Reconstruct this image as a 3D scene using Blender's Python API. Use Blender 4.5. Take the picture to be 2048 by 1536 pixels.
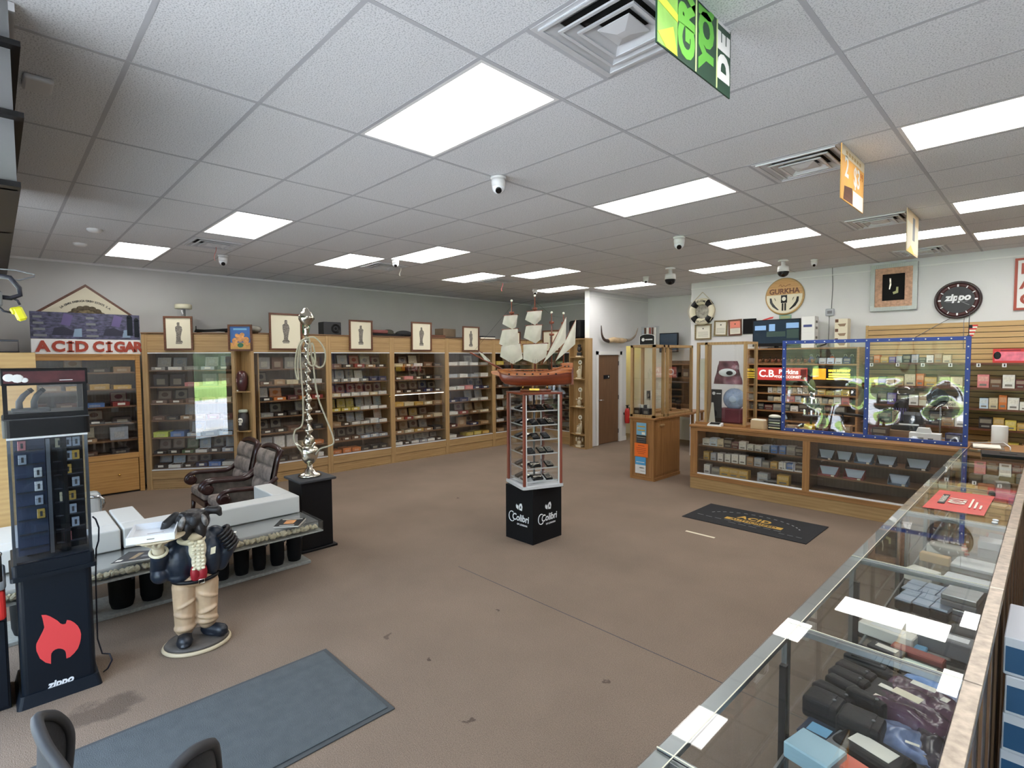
import bpy, bmesh, math, random
from mathutils import Vector, Matrix, Euler
from mathutils import noise as mnoise
random.seed(7)
PI = math.pi
for o in list(bpy.data.objects):
    bpy.data.objects.remove(o, do_unlink=True)
SC = bpy.context.scene
COL = SC.collection

# ---------------------------------------------------------------- camera, world, daylight, exposure
cam_data = bpy.data.cameras.new('camera')
cam = bpy.data.objects.new('camera', cam_data)
COL.objects.link(cam)
cam_data.sensor_fit = 'HORIZONTAL'
cam_data.sensor_width = 36.0
cam_data.lens = 36.0 * 1062.1 / 2048.0
cam_data.clip_start = 0.02
cam_data.clip_end = 200
YAW, PITCH, ROLL = 2.3681156, -0.0497011, -0.0064164
_f = Vector((math.cos(YAW) * math.cos(PITCH), math.sin(YAW) * math.cos(PITCH), math.sin(PITCH)))
_r = Vector((math.sin(YAW), -math.cos(YAW), 0))
_u = _r.cross(_f)
_r2 = _r * math.cos(ROLL) + _u * math.sin(ROLL)
_u2 = _u * math.cos(ROLL) - _r * math.sin(ROLL)
_m = Matrix((_r2, _u2, -_f)).transposed().to_4x4()
_m.translation = Vector((0, 0, 2.0))
cam.matrix_world = _m
SC.camera = cam

world = bpy.data.worlds.new('sky')
SC.world = world
world.use_nodes = True
_bg = world.node_tree.nodes['Background']
_bg.inputs[0].default_value = (0.62, 0.78, 1.0, 1)
_bg.inputs[1].default_value = 7.0
SUN_ENERGY = 37.0

LAMP_STRENGTH = 7.5
# sun on the street outside (it stands behind the building, so none falls straight in)
sun = bpy.data.lights.new('sun', 'SUN'); sun.energy = SUN_ENERGY; sun.angle = .01; sun.color = (1, .96, .9)
sun_o = bpy.data.objects.new('sun', sun); COL.objects.link(sun_o)
sun_o.rotation_euler = (math.radians(-28), math.radians(-12), 0)
# portals: tell the renderer where the sky comes in through the shop front
for px_, sx_ in ((-1.75, 9.2),):
    d = bpy.data.lights.new('window_portal', 'AREA'); d.shape = 'RECTANGLE'; d.size = sx_; d.size_y = 2.3
    d.cycles.is_portal = True
    o = bpy.data.objects.new('window_portal', d); COL.objects.link(o); o.location = (px_, -1.46, 1.6); o.rotation_euler = (PI / 2, 0, 0)

SC.view_settings.view_transform = 'Standard'
SC.view_settings.look = 'None'
SC.view_settings.gamma = 1.0
SC.view_settings.use_curve_mapping = False
SC.view_settings.exposure = 0.65
try:
    SC.cycles.transparent_max_bounces = 24
    SC.cycles.max_bounces = 10
    SC.cycles.sample_clamp_indirect = 6.0
    SC.cycles.caustics_reflective = False
    SC.cycles.caustics_refractive = False
except Exception:
    pass

# ---------------------------------------------------------------- helpers
def lin(c):
    return c / 12.92 if c <= 0.04045 else ((c + 0.055) / 1.055) ** 2.4
def rgb(r, g, b):
    return (lin(r / 255), lin(g / 255), lin(b / 255), 1)

class MB:
    """collects primitives into one mesh"""
    def __init__(self):
        self.bm = bmesh.new()
    def _fin(self, faces, m, smooth=False):
        for f in faces:
            f.material_index = m; f.smooth = smooth
    def box(self, x0, y0, z0, x1, y1, z1, m=0, bev=0.0, M=None):
        if bev > 0:
            b = bmesh.new()
            r = bmesh.ops.create_cube(b, size=1)
            bmesh.ops.transform(b, matrix=Matrix.Translation(((x0 + x1) / 2, (y0 + y1) / 2, (z0 + z1) / 2)) @ Matrix.Diagonal((abs(x1 - x0), abs(y1 - y0), abs(z1 - z0), 1)), verts=b.verts)
            bmesh.ops.bevel(b, geom=list(b.edges), offset=bev, segments=1 if bev < .012 else 3, affect='EDGES', profile=.5)
            vs = [self.bm.verts.new((M @ v.co) if M else v.co) for v in b.verts]
            for f in b.faces:
                g = self.bm.faces.new([vs[v.index] for v in f.verts]); g.material_index = m
            b.free()
            return self
        co = [(x0, y0, z0), (x1, y0, z0), (x1, y1, z0), (x0, y1, z0), (x0, y0, z1), (x1, y0, z1), (x1, y1, z1), (x0, y1, z1)]
        vs = [self.bm.verts.new((M @ Vector(c)) if M else c) for c in co]
        for q in ((3, 2, 1, 0), (4, 5, 6, 7), (0, 1, 5, 4), (1, 2, 6, 5), (2, 3, 7, 6), (3, 0, 4, 7)):
            f = self.bm.faces.new([vs[i] for i in q]); f.material_index = m
        return self
    def cbox(self, c, s, m=0, bev=0.0, rot=None):
        M = None
        if rot:
            M = Matrix.Translation(c) @ Euler(rot).to_matrix().to_4x4()
            c = (0, 0, 0)
        return self.box(c[0] - s[0] / 2, c[1] - s[1] / 2, c[2] - s[2] / 2, c[0] + s[0] / 2, c[1] + s[1] / 2, c[2] + s[2] / 2, m, bev, M)
    def lathe(self, prof, n=24, m=0, c=(0, 0, 0), smooth=True, M=None, sy=1.0, cap=True):
        rings = []
        for (r, z) in prof:
            ring = []
            for i in range(n):
                a = 2 * PI * i / n
                p = Vector((c[0] + r * math.cos(a), c[1] + sy * r * math.sin(a), c[2] + z))
                ring.append(self.bm.verts.new(M @ p if M else p))
            rings.append(ring)
        for a, b in zip(rings[:-1], rings[1:]):
            for i in range(n):
                f = self.bm.faces.new((a[i], a[(i + 1) % n], b[(i + 1) % n], b[i])); f.material_index = m; f.smooth = smooth
        if cap:
            for ring, rev in ((rings[0], True), (rings[-1], False)):
                f = self.bm.faces.new(ring[::-1] if rev else ring); f.material_index = m
        return self
    def tube(self, pts, r, n=8, m=0, smooth=True, closed=False):
        pts = [Vector(p) for p in pts]
        N = len(pts)
        rad = r if isinstance(r, (list, tuple)) else [r] * N
        rings = []
        prev = None
        for i, p in enumerate(pts):
            if closed:
                t = pts[(i + 1) % N] - pts[i - 1]
            else:
                t = (pts[min(i + 1, N - 1)] - pts[max(i - 1, 0)])
            t.normalize()
            if prev is None:
                a = t.orthogonal().normalized()
            else:
                a = (prev - t * prev.dot(t))
                a = a.normalized() if a.length > 1e-6 else t.orthogonal().normalized()
            prev = a
            b = t.cross(a)
            rings.append([self.bm.verts.new(p + (a * math.cos(2 * PI * k / n) + b * math.sin(2 * PI * k / n)) * rad[i]) for k in range(n)])
        prs = list(zip(rings[:-1], rings[1:]))
        if closed:
            prs.append((rings[-1], rings[0]))
        for a, b in prs:
            for i in range(n):
                f = self.bm.faces.new((a[i], a[(i + 1) % n], b[(i + 1) % n], b[i])); f.material_index = m; f.smooth = smooth
        if not closed:
            for ring, rev in ((rings[0], True), (rings[-1], False)):
                f = self.bm.faces.new(ring[::-1] if rev else ring); f.material_index = m
        return self
    def bar(self, p0, p1, r, n=8, m=0):
        return self.tube([p0, p1], r, n, m)
    def prism(self, poly, d, m=0, M=None, smooth=False):
        """poly: (x,z) outline, extruded from y=0 to y=d"""
        a = [self.bm.verts.new((M @ Vector((x, 0, z))) if M else (x, 0, z)) for x, z in poly]
        b = [self.bm.verts.new((M @ Vector((x, d, z))) if M else (x, d, z)) for x, z in poly]
        n = len(poly)
        for i in range(n):
            f = self.bm.faces.new((a[i], a[(i + 1) % n], b[(i + 1) % n], b[i])); f.material_index = m; f.smooth = smooth
        f = self.bm.faces.new(a[::-1]); f.material_index = m
        f = self.bm.faces.new(b); f.material_index = m
        return self
    def grid(self, nx, ny, fn, m=0, smooth=True, thick=0.0):
        v = [[self.bm.verts.new(fn(i / nx, j / ny)) for j in range(ny + 1)] for i in range(nx + 1)]
        for i in range(nx):
            for j in range(ny):
                f = self.bm.faces.new((v[i][j], v[i + 1][j], v[i + 1][j + 1], v[i][j + 1])); f.material_index = m; f.smooth = smooth
        return self
    def ball(self, c, r, m=0, seg=12, s=(1, 1, 1), rot=None):
        M = Matrix.Translation(c) @ (Euler(rot).to_matrix().to_4x4() if rot else Matrix.Identity(4)) @ Matrix.Diagonal((r * s[0], r * s[1], r * s[2], 1))
        res = bmesh.ops.create_uvsphere(self.bm, u_segments=seg, v_segments=max(6, seg * 2 // 3), radius=1, matrix=M)
        for v in res['verts']:
            for f in v.link_faces:
                f.material_index = m; f.smooth = True
        return self
    def mesh(self, name, mats):
        me = bpy.data.meshes.new(name)
        bmesh.ops.recalc_face_normals(self.bm, faces=self.bm.faces)
        self.bm.to_mesh(me); self.bm.free()
        for m in (mats if isinstance(mats, (list, tuple)) else [mats]):
            me.materials.append(m)
        return me
    def build(self, name, mats, parent=None, loc=None, rot=None):
        return put(name, self.mesh(name, mats), parent, loc, rot)

def put(name, me, parent=None, loc=None, rot=None, color=None):
    o = bpy.data.objects.new(name, me); COL.objects.link(o)
    if parent: o.parent = parent
    if loc is not None: o.location = loc
    if rot is not None: o.rotation_euler = rot if isinstance(rot, (tuple, list, Euler)) else (0, 0, rot)
    if color is not None: o.color = color
    return o
def tag(o, label, cat, group=None):
    o['label'] = label; o['category'] = cat
    if group: o['group'] = group
    return o
def thing(name, label, cat, loc=(0, 0, 0), rot=0, group=None):
    o = bpy.data.objects.new(name, None); COL.objects.link(o)
    o.empty_display_size = .1
    o.location = loc; o.rotation_euler = rot if isinstance(rot, (tuple, list)) else (0, 0, rot)
    return tag(o, label, cat, group)
def struct(o):
    o['kind'] = 'structure'
    return o
ORD = ['first', 'second', 'third', 'fourth', 'fifth', 'sixth', 'seventh', 'eighth', 'ninth', 'tenth', 'eleventh', 'twelfth', 'thirteenth', 'fourteenth', 'fifteenth']

_fontmesh = {}
def text(name, s, size, mat, parent=None, loc=(0, 0, 0), rot=(0, 0, 0), ext=.0015, bold=0.0, shear=0.0, sx=1.0, align='CENTER', spacing=1.0):
    cu = bpy.data.curves.new('lettering', 'FONT')
    cu.body = s; cu.size = size; cu.extrude = ext; cu.offset = bold; cu.shear = shear
    cu.align_x = align; cu.align_y = 'CENTER'; cu.space_character = spacing
    cu.resolution_u = 3
    tmp = bpy.data.objects.new('lettering', cu)
    COL.objects.link(tmp)
    dg = bpy.context.evaluated_depsgraph_get()
    dg.update()
    me = bpy.data.meshes.new_from_object(tmp.evaluated_get(dg))
    bpy.data.objects.remove(tmp, do_unlink=True)
    bpy.data.curves.remove(cu)
    if sx != 1.0:
        for v in me.vertices: v.co.x *= sx
    me.materials.clear(); me.materials.append(mat)
    return put(name, me, parent, loc, rot)
UP = (PI / 2, 0, 0)      # lettering standing up, read from the local -y side

# ---------------------------------------------------------------- materials
def mat(name, col, rough=.6, metal=0.0, spec=.5, emit=None, estr=0.0, var=0.0, vscale=8.0, bump=0.0, bscale=60.0, coat=0.0, trans=0.0, sheen=0.0, stretch=(1, 1, 1)):
    m = bpy.data.materials.new(name); m.use_nodes = True
    nt = m.node_tree; b = nt.nodes['Principled BSDF']
    b.inputs['Base Color'].default_value = col
    b.inputs['Roughness'].default_value = rough
    b.inputs['Metallic'].default_value = metal
    b.inputs['Specular IOR Level'].default_value = spec
    if coat: b.inputs['Coat Weight'].default_value = coat
    if emit is not None:
        b.inputs['Emission Color'].default_value = emit
        b.inputs['Emission Strength'].default_value = estr
    if var or bump:
        tc = nt.nodes.new('ShaderNodeTexCoord')
        mp = nt.nodes.new('ShaderNodeMapping'); mp.inputs['Scale'].default_value = stretch
        nt.links.new(tc.outputs['Object'], mp.inputs[0])
    if var:
        n = nt.nodes.new('ShaderNodeTexNoise'); n.inputs['Scale'].default_value = vscale; n.inputs['Detail'].default_value = 6
        nt.links.new(mp.outputs[0], n.inputs['Vector'])
        r = nt.nodes.new('ShaderNodeValToRGB')
        r.color_ramp.elements[0].position = .3; r.color_ramp.elements[1].position = .7
        r.color_ramp.elements[0].color = tuple(c * (1 - var) for c in col[:3]) + (1,)
        r.color_ramp.elements[1].color = tuple(min(1, c * (1 + var)) for c in col[:3]) + (1,)
        nt.links.new(n.outputs['Fac'], r.inputs[0]); nt.links.new(r.outputs[0], b.inputs['Base Color'])
    if bump:
        n2 = nt.nodes.new('ShaderNodeTexNoise'); n2.inputs['Scale'].default_value = bscale; n2.inputs['Detail'].default_value = 4
        nt.links.new(mp.outputs[0], n2.inputs['Vector'])
        bp = nt.nodes.new('ShaderNodeBump'); bp.inputs['Strength'].default_value = bump; bp.inputs['Distance'].default_value = .01
        nt.links.new(n2.outputs['Fac'], bp.inputs['Height']); nt.links.new(bp.outputs[0], b.inputs['Normal'])
    return m

def wood(name, c0, c1, axis='z', rough=.45, scale=1.0, coat=0.0):
    m = bpy.data.materials.new(name); m.use_nodes = True
    nt = m.node_tree; b = nt.nodes['Principled BSDF']
    tc = nt.nodes.new('ShaderNodeTexCoord'); mp = nt.nodes.new('ShaderNodeMapping')
    s = [14 * scale, 14 * scale, 14 * scale]; s['xyz'.index(axis)] = 1.1 * scale
    mp.inputs['Scale'].default_value = s
    nt.links.new(tc.outputs['Object'], mp.inputs[0])
    n = nt.nodes.new('ShaderNodeTexNoise'); n.inputs['Scale'].default_value = 1.6; n.inputs['Detail'].default_value = 8; n.inputs['Roughness'].default_value = .65; n.inputs['Distortion'].default_value = .8
    nt.links.new(mp.outputs[0], n.inputs['Vector'])
    w = nt.nodes.new('ShaderNodeTexWave'); w.wave_type = 'RINGS'; w.rings_direction = axis.upper(); w.inputs['Scale'].default_value = .55; w.inputs['Distortion'].default_value = 5; w.inputs['Detail'].default_value = 3
    nt.links.new(mp.outputs[0], w.inputs['Vector'])
    mx = nt.nodes.new('ShaderNodeMix'); mx.data_type = 'FLOAT'; mx.inputs[0].default_value = .14
    nt.links.new(n.outputs['Fac'], mx.inputs[2]); nt.links.new(w.outputs['Fac'], mx.inputs[3])
    r = nt.nodes.new('ShaderNodeValToRGB')
    r.color_ramp.elements[0].position = .28; r.color_ramp.elements[1].position = .72
    r.color_ramp.elements[0].color = c0; r.color_ramp.elements[1].color = c1
    nt.links.new(mx.outputs[0], r.inputs[0]); nt.links.new(r.outputs[0], b.inputs['Base Color'])
    b.inputs['Roughness'].default_value = rough
    if coat: b.inputs['Coat Weight'].default_value = coat
    return m

def glass(name, tint=(1, 1, 1, 1), ior=1.5, rough=0.0, boost=1.0, bump=0.0, bscale=6.0):
    """thin pane: clear straight through, mirror-like at the surface by Fresnel"""
    m = bpy.data.materials.new(name); m.use_nodes = True
    nt = m.node_tree
    for n in list(nt.nodes): nt.nodes.remove(n)
    out = nt.nodes.new('ShaderNodeOutputMaterial')
    t = nt.nodes.new('ShaderNodeBsdfTransparent'); t.inputs[0].default_value = tint
    g = nt.nodes.new('ShaderNodeBsdfGlossy'); g.inputs['Roughness'].default_value = rough; g.inputs[0].default_value = (1, 1, 1, 1)
    # Schlick reflectance, the same from both faces of the sheet
    ge = nt.nodes.new('ShaderNodeNewGeometry'); dt = nt.nodes.new('ShaderNodeVectorMath'); dt.operation = 'DOT_PRODUCT'
    def ma(op, a=None, b=None, clamp=False):
        n = nt.nodes.new('ShaderNodeMath'); n.operation = op; n.use_clamp = clamp
        for i, v in enumerate((a, b)):
            if v is None: continue
            if isinstance(v, (int, float)): n.inputs[i].default_value = v
            else: nt.links.new(v, n.inputs[i])
        return n.outputs[0]
    nt.links.new(ge.outputs['Normal'], dt.inputs[0]); nt.links.new(ge.outputs['Incoming'], dt.inputs[1])
    f0 = ((ior - 1) / (ior + 1)) ** 2
    fres = ma('ADD', ma('MULTIPLY', ma('POWER', ma('SUBTRACT', 1.0, ma('ABSOLUTE', dt.outputs['Value']), True), 5.0), 1 - f0), f0)
    mu = nt.nodes.new('ShaderNodeMath'); mu.operation = 'MULTIPLY'; mu.inputs[1].default_value = boost; mu.use_clamp = True
    mx = nt.nodes.new('ShaderNodeMixShader')
    nt.links.new(fres, mu.inputs[0]); nt.links.new(mu.outputs[0], mx.inputs[0])
    nt.links.new(t.outputs[0], mx.inputs[1]); nt.links.new(g.outputs[0], mx.inputs[2]); nt.links.new(mx.outputs[0], out.inputs[0])
    if bump:
        tc = nt.nodes.new('ShaderNodeTexCoord')
        n2 = nt.nodes.new('ShaderNodeTexNoise'); n2.inputs['Scale'].default_value = bscale
        nt.links.new(tc.outputs['Object'], n2.inputs['Vector'])
        bp = nt.nodes.new('ShaderNodeBump'); bp.inputs['Strength'].default_value = bump; bp.inputs['Distance'].default_value = .02
        nt.links.new(n2.outputs['Fac'], bp.inputs['Height'])
        nt.links.new(bp.outputs[0], g.inputs['Normal'])
    return m

def objcolor(name, rough=.55, var=.12, vscale=25, metal=0.0):
    """paint whose colour is the object's own colour"""
    m = bpy.data.materials.new(name); m.use_nodes = True
    nt = m.node_tree; b = nt.nodes['Principled BSDF']
    oi = nt.nodes.new('ShaderNodeObjectInfo')
    tc = nt.nodes.new('ShaderNodeTexCoord')
    n = nt.nodes.new('ShaderNodeTexNoise'); n.inputs['Scale'].default_value = vscale; n.inputs['Detail'].default_value = 3
    nt.links.new(tc.outputs['Object'], n.inputs['Vector'])
    mr = nt.nodes.new('ShaderNodeMapRange'); mr.inputs[1].default_value = .3; mr.inputs[2].default_value = .7; mr.inputs[3].default_value = 1 - var; mr.inputs[4].default_value = 1 + var
    nt.links.new(n.outputs['Fac'], mr.inputs[0])
    vm = nt.nodes.new('ShaderNodeVectorMath'); vm.operation = 'SCALE'
    nt.links.new(oi.outputs['Color'], vm.inputs[0]); nt.links.new(mr.outputs[0], vm.inputs['Scale'])
    nt.links.new(vm.outputs[0], b.inputs['Base Color'])
    b.inputs['Roughness'].default_value = rough; b.inputs['Metallic'].default_value = metal
    return m

M = {}
M['oak'] = wood('oak', rgb(146, 114, 74), rgb(182, 150, 104), 'z')
M['oak_h'] = wood('oak_across', rgb(146, 114, 74), rgb(182, 150, 104), 'x')
M['oak_orange'] = wood('oak_orange', rgb(160, 114, 60), rgb(192, 146, 86), 'x')
M['oak_counter'] = wood('oak_counter', rgb(134, 92, 52), rgb(172, 126, 78), 'x')
M['oak_counter_v'] = wood('oak_counter_upright', rgb(134, 92, 52), rgb(172, 126, 78), 'z')
M['oak_dark'] = wood('oak_shelf', rgb(104, 74, 48), rgb(134, 98, 64), 'x')
M['shelf_back'] = wood('cabinet_back', rgb(78, 62, 50), rgb(100, 82, 66), 'z')
M['maple'] = wood('maple_slat', rgb(176, 142, 92), rgb(200, 166, 112), 'x', rough=.4)
M['mahogany'] = wood('mahogany', rgb(38, 18, 16), rgb(58, 28, 25), 'x', rough=.32, coat=.4)
M['ship_wood'] = wood('ship_wood', rgb(142, 74, 32), rgb(184, 108, 56), 'x', rough=.3, coat=.3)
M['ship_dark'] = wood('ship_wood_dark', rgb(100, 42, 24), rgb(134, 62, 34), 'x', rough=.3, coat=.3)
M['frame_wood'] = wood('frame_wood', rgb(78, 44, 28), rgb(110, 66, 42), 'x', rough=.4)
M['door_wood'] = wood('door_wood', rgb(104, 76, 54), rgb(128, 96, 70), 'z', rough=.4)
M['red_post'] = wood('red_post', rgb(118, 58, 44), rgb(150, 80, 62), 'z', rough=.35)
M['glass'] = glass('pane_glass', (.985, .985, .985, 1), boost=1.5)
M['glass_green'] = glass('counter_glass', (.965, .975, .97, 1), boost=.95)
M['acrylic'] = glass('acrylic', (.97, .98, .985, 1), boost=1.1)
M['vinyl'] = glass('clear_vinyl', (.97, .98, .99, 1), rough=.02, boost=2.2)
M['smoked'] = glass('smoked_acrylic', (.80, .83, .87, 1), boost=1.0)
M['wall'] = mat('wall_paint', rgb(216, 216, 216), .85, var=.02, vscale=3, bump=.05, bscale=120)
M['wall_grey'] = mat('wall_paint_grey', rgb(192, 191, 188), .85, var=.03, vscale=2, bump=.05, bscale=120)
M['white'] = mat('white_enamel', rgb(228, 228, 226), .5)
M['white_gloss'] = mat('white_gloss', rgb(236, 238, 240), .25)
M['foam'] = mat('white_vinyl', rgb(206, 205, 199), .5, var=.02, vscale=3)
M['tee'] = mat('ceiling_tee', rgb(178, 180, 184), .6)
M['black'] = mat('black_plastic', rgb(15, 15, 17), .45, spec=.3)
M['black_matte'] = mat('black_matte', rgb(13, 13, 15), .75, spec=.25)
M['navy_black'] = mat('navy_laminate', rgb(15, 22, 31), .42, spec=.3, var=.1, vscale=2)
M['dark_grey'] = mat('dark_grey', rgb(52, 53, 56), .6)
M['mid_grey'] = mat('mid_grey', rgb(120, 122, 124), .6)
M['lens'] = mat('camera_lens', rgb(10, 10, 14), .08)
M['chrome'] = mat('chrome', rgb(210, 210, 210), .12, 1.0)
M['silver'] = mat('hookah_silver', rgb(206, 200, 186), .16, 1.0, bump=.25, bscale=45)
M['alu'] = mat('aluminium', rgb(150, 154, 156), .32, 1.0)
M['alu_white'] = mat('white_aluminium', rgb(214, 216, 218), .4, .2)
M['steel_old'] = mat('worn_steel', rgb(172, 160, 146), .35, .75, var=.3, vscale=30)
M['brass'] = mat('brass', rgb(200, 160, 84), .25, 1.0)
M['gold'] = mat('gold_print', rgb(206, 164, 70), .4, .2)
M['paper'] = mat('paper', rgb(232, 228, 214), .8)
M['cream'] = mat('cream_paper', rgb(222, 214, 190), .8)
M['tape'] = mat('masking_tape', rgb(224, 216, 190), .7, var=.03, vscale=10)
M['ink'] = mat('ink', rgb(60, 58, 56), .8)
M['ink_light'] = mat('grey_ink', rgb(126, 122, 114), .8)
M['red'] = mat('red_print', rgb(206, 52, 50), .5)
M['red_paint'] = mat('red_paint', rgb(186, 40, 36), .4)
M['brick_red'] = mat('sign_red_brown', rgb(160, 62, 42), .5)
M['blue'] = mat('blue_frame', rgb(34, 62, 140), .45)
M['green'] = mat('green_print', rgb(104, 178, 64), .5)
M['dkgreen'] = mat('dark_green_print', rgb(34, 66, 48), .5)
M['ltgreen'] = mat('light_green_print', rgb(140, 196, 84), .5, var=.3, vscale=6)
M['yellow'] = mat('yellow_plastic', rgb(226, 222, 40), .35)
M['yellow_print'] = mat('yellow_print', rgb(232, 190, 60), .5)
M['orange'] = mat('orange_print', rgb(240, 116, 40), .6)
M['ltblue'] = mat('light_blue_print', rgb(120, 176, 210), .6)
M['skyblue'] = mat('sky_blue_print', rgb(80, 158, 208), .6)
M['purple'] = mat('purple_print', rgb(92, 78, 140), .5)
M['cigar'] = mat('cigar_leaf', rgb(92, 58, 34), .8, var=.3, vscale=60)
M['canvas'] = mat('sail_canvas', rgb(196, 190, 176), .9, var=.06, vscale=14, bump=.25, bscale=30)
M['bone'] = mat('horn_bone', rgb(198, 172, 136), .5, var=.2, vscale=8)
M['carpet_mat'] = mat('grey_mat', rgb(80, 86, 89), .95, var=.10, vscale=14, bump=.5, bscale=160)
M['mat_edge'] = mat('rubber_edge', rgb(66, 70, 72), .8)
M['black_mat'] = mat('black_carpet_mat', rgb(28, 29, 32), .9, var=.15, vscale=60, bump=.4, bscale=200)
M['tapestry'] = mat('tapestry', rgb(132, 120, 112), .9, var=.42, vscale=11, bump=.25, bscale=80)
M['tapestry_dark'] = mat('tapestry_dark', rgb(86, 76, 66), .9, var=.5, vscale=12)
M['rock'] = mat('rock', rgb(196, 184, 154), .8, var=.4, vscale=20, bump=.5, bscale=40)
M['granite'] = mat('slab', rgb(150, 150, 143), .35, var=.2, vscale=40)
M['ottoman'] = mat('dog_black', rgb(34, 30, 30), .45, var=.4, vscale=14)
M['dog_face'] = mat('dog_muzzle', rgb(128, 124, 120), .5, var=.8, vscale=30)
M['dog_chin'] = mat('dog_chin', rgb(196, 180, 150), .5)
M['jacket'] = mat('statue_jacket', rgb(24, 34, 48), .4, var=.3, vscale=8)
M['jacket_back'] = mat('statue_sleeve', rgb(32, 28, 28), .45, var=.3, vscale=10)
M['shirt'] = mat('statue_shirt', rgb(226, 216, 188), .5, var=.06, vscale=20)
M['cummer'] = mat('statue_sash', rgb(146, 24, 36), .45)
M['trouser'] = mat('statue_trousers', rgb(184, 156, 126), .5, var=.16, vscale=9)
M['shoe'] = mat('statue_shoe', rgb(26, 30, 38), .4)
M['glovec'] = mat('statue_hand', rgb(216, 204, 178), .5)
M['stone_base'] = mat('statue_base', rgb(84, 78, 72), .6, var=.3, vscale=14)
M['mesh_black'] = mat('office_mesh', rgb(40, 41, 44), .8, var=.3, vscale=120)
M['card'] = objcolor('card')
M['shiny'] = objcolor('shiny_pack', rough=.25, var=.06)
M['card_plain'] = objcolor('card_plain', var=.03)
M['screen'] = mat('screen', rgb(12, 16, 20), .12, emit=rgb(60, 80, 96), estr=.25, var=.0)
M['rope'] = mat('rope', rgb(190, 180, 156), .8)
M['cable'] = mat('cable', rgb(120, 122, 126), .5)
M['darkcable'] = mat('dark_cable', rgb(28, 30, 44), .5)
M['hose'] = mat('hose', rgb(178, 170, 150), .5, var=.12, vscale=60)
M['rubberhose'] = mat('hose_brown', rgb(140, 112, 84), .6)
M['plastic_bag'] = mat('blue_film', rgb(120, 136, 170), .22, var=.35, vscale=18, bump=.6, bscale=14)
M['maroon_film'] = mat('maroon_film', rgb(84, 58, 76), .22, var=.45, vscale=16, bump=.6, bscale=12)
M['leather'] = mat('black_leather', rgb(17, 19, 24), .45, spec=.3, bump=.2, bscale=70)
M['lamp'] = mat('lamp_panel', rgb(255, 255, 250), .5, emit=(1.0, .98, .955, 1), estr=LAMP_STRENGTH)
M['led'] = mat('led_strip', rgb(255, 255, 240), .5, emit=(1, .98, .84, 1), estr=3.0)
M['led_blue'] = mat('cool_led', rgb(235, 245, 255), .5, emit=(.82, .92, 1, 1), estr=2.0)
M['sign_red_lit'] = mat('lit_red', rgb(178, 48, 44), .5, emit=rgb(186, 60, 54), estr=.35)
M['sign_white_lit'] = mat('lit_white', rgb(240, 240, 236), .5, emit=rgb(240, 240, 236), estr=.5)
M['sign_yellow_lit'] = mat('lit_yellow', rgb(252, 214, 70), .5, emit=rgb(252, 214, 70), estr=.9)
M['sign_orange_lit'] = mat('lit_orange', rgb(244, 140, 26), .5, emit=rgb(244, 140, 26), estr=.9, var=.3, vscale=14)
M['near_black'] = mat('dark_recess', rgb(14, 13, 12), .8)  # near-black for vent throats, ship ports, slat backing and shelf back
# ---------------------------------------------------------------- the room
HC = 3.4547                      # ceiling height
def ux(u): return (u - 10.537) * .3048
def vy(v): return (v + 3.741) * .3048

# floor: brown loop carpet with a seam, a damp stain by the lighter stand and a few specks
cm = bpy.data.materials.new('carpet'); cm.use_nodes = True
nt = cm.node_tree; b = nt.nodes['Principled BSDF']
geo = nt.nodes.new('ShaderNodeNewGeometry')
def N(t, **k):
    n = nt.nodes.new(t)
    for a, v in k.items(): setattr(n, a, v)
    return n
n1 = N('ShaderNodeTexNoise'); n1.inputs['Scale'].default_value = 170; n1.inputs['Detail'].default_value = 4
n2 = N('ShaderNodeTexNoise'); n2.inputs['Scale'].default_value = 1.3; n2.inputs['Detail'].default_value = 5
nt.links.new(geo.outputs['Position'], n1.inputs['Vector']); nt.links.new(geo.outputs['Position'], n2.inputs['Vector'])
r1 = N('ShaderNodeValToRGB')
r1.color_ramp.elements[0].position = .3; r1.color_ramp.elements[1].position = .72
r1.color_ramp.elements[0].color = rgb(112, 97, 84); r1.color_ramp.elements[1].color = rgb(146, 129, 113)
nt.links.new(n1.outputs['Fac'], r1.inputs[0])
r2 = N('ShaderNodeMapRange'); r2.inputs[1].default_value = .3; r2.inputs[2].default_value = .7; r2.inputs[3].default_value = .9; r2.inputs[4].default_value = 1.08
nt.links.new(n2.outputs['Fac'], r2.inputs[0])
v1 = N('ShaderNodeVectorMath', operation='SCALE'); nt.links.new(r1.outputs[0], v1.inputs[0]); nt.links.new(r2.outputs[0], v1.inputs['Scale'])
col = v1.outputs[0]
n3 = N('ShaderNodeTexNoise'); n3.inputs['Scale'].default_value = 7; n3.inputs['Detail'].default_value = 5
nt.links.new(geo.outputs['Position'], n3.inputs['Vector'])
dv = N('ShaderNodeVectorMath', operation='SUBTRACT'); nt.links.new(n3.outputs['Color'], dv.inputs[0]); dv.inputs[1].default_value = (.5, .5, .5)
ds = N('ShaderNodeVectorMath', operation='SCALE'); ds.inputs['Scale'].default_value = .30; nt.links.new(dv.outputs[0], ds.inputs[0])
da = N('ShaderNodeVectorMath', operation='ADD'); nt.links.new(geo.outputs['Position'], da.inputs[0]); nt.links.new(ds.outputs[0], da.inputs[1])
spots = [(-3.745, .36, .15, .26, .62), (-3.30, 1.95, .035, .035, .6), (-2.85, 2.0, .03, .03, .45), (-3.0, 2.75, .022, .022, .5), (-2.2, 1.8, .03, .02, .5), (-1.9, 2.6, .02, .02, .5), (-5.9, 4.7, .03, .03, .5)]
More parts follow.
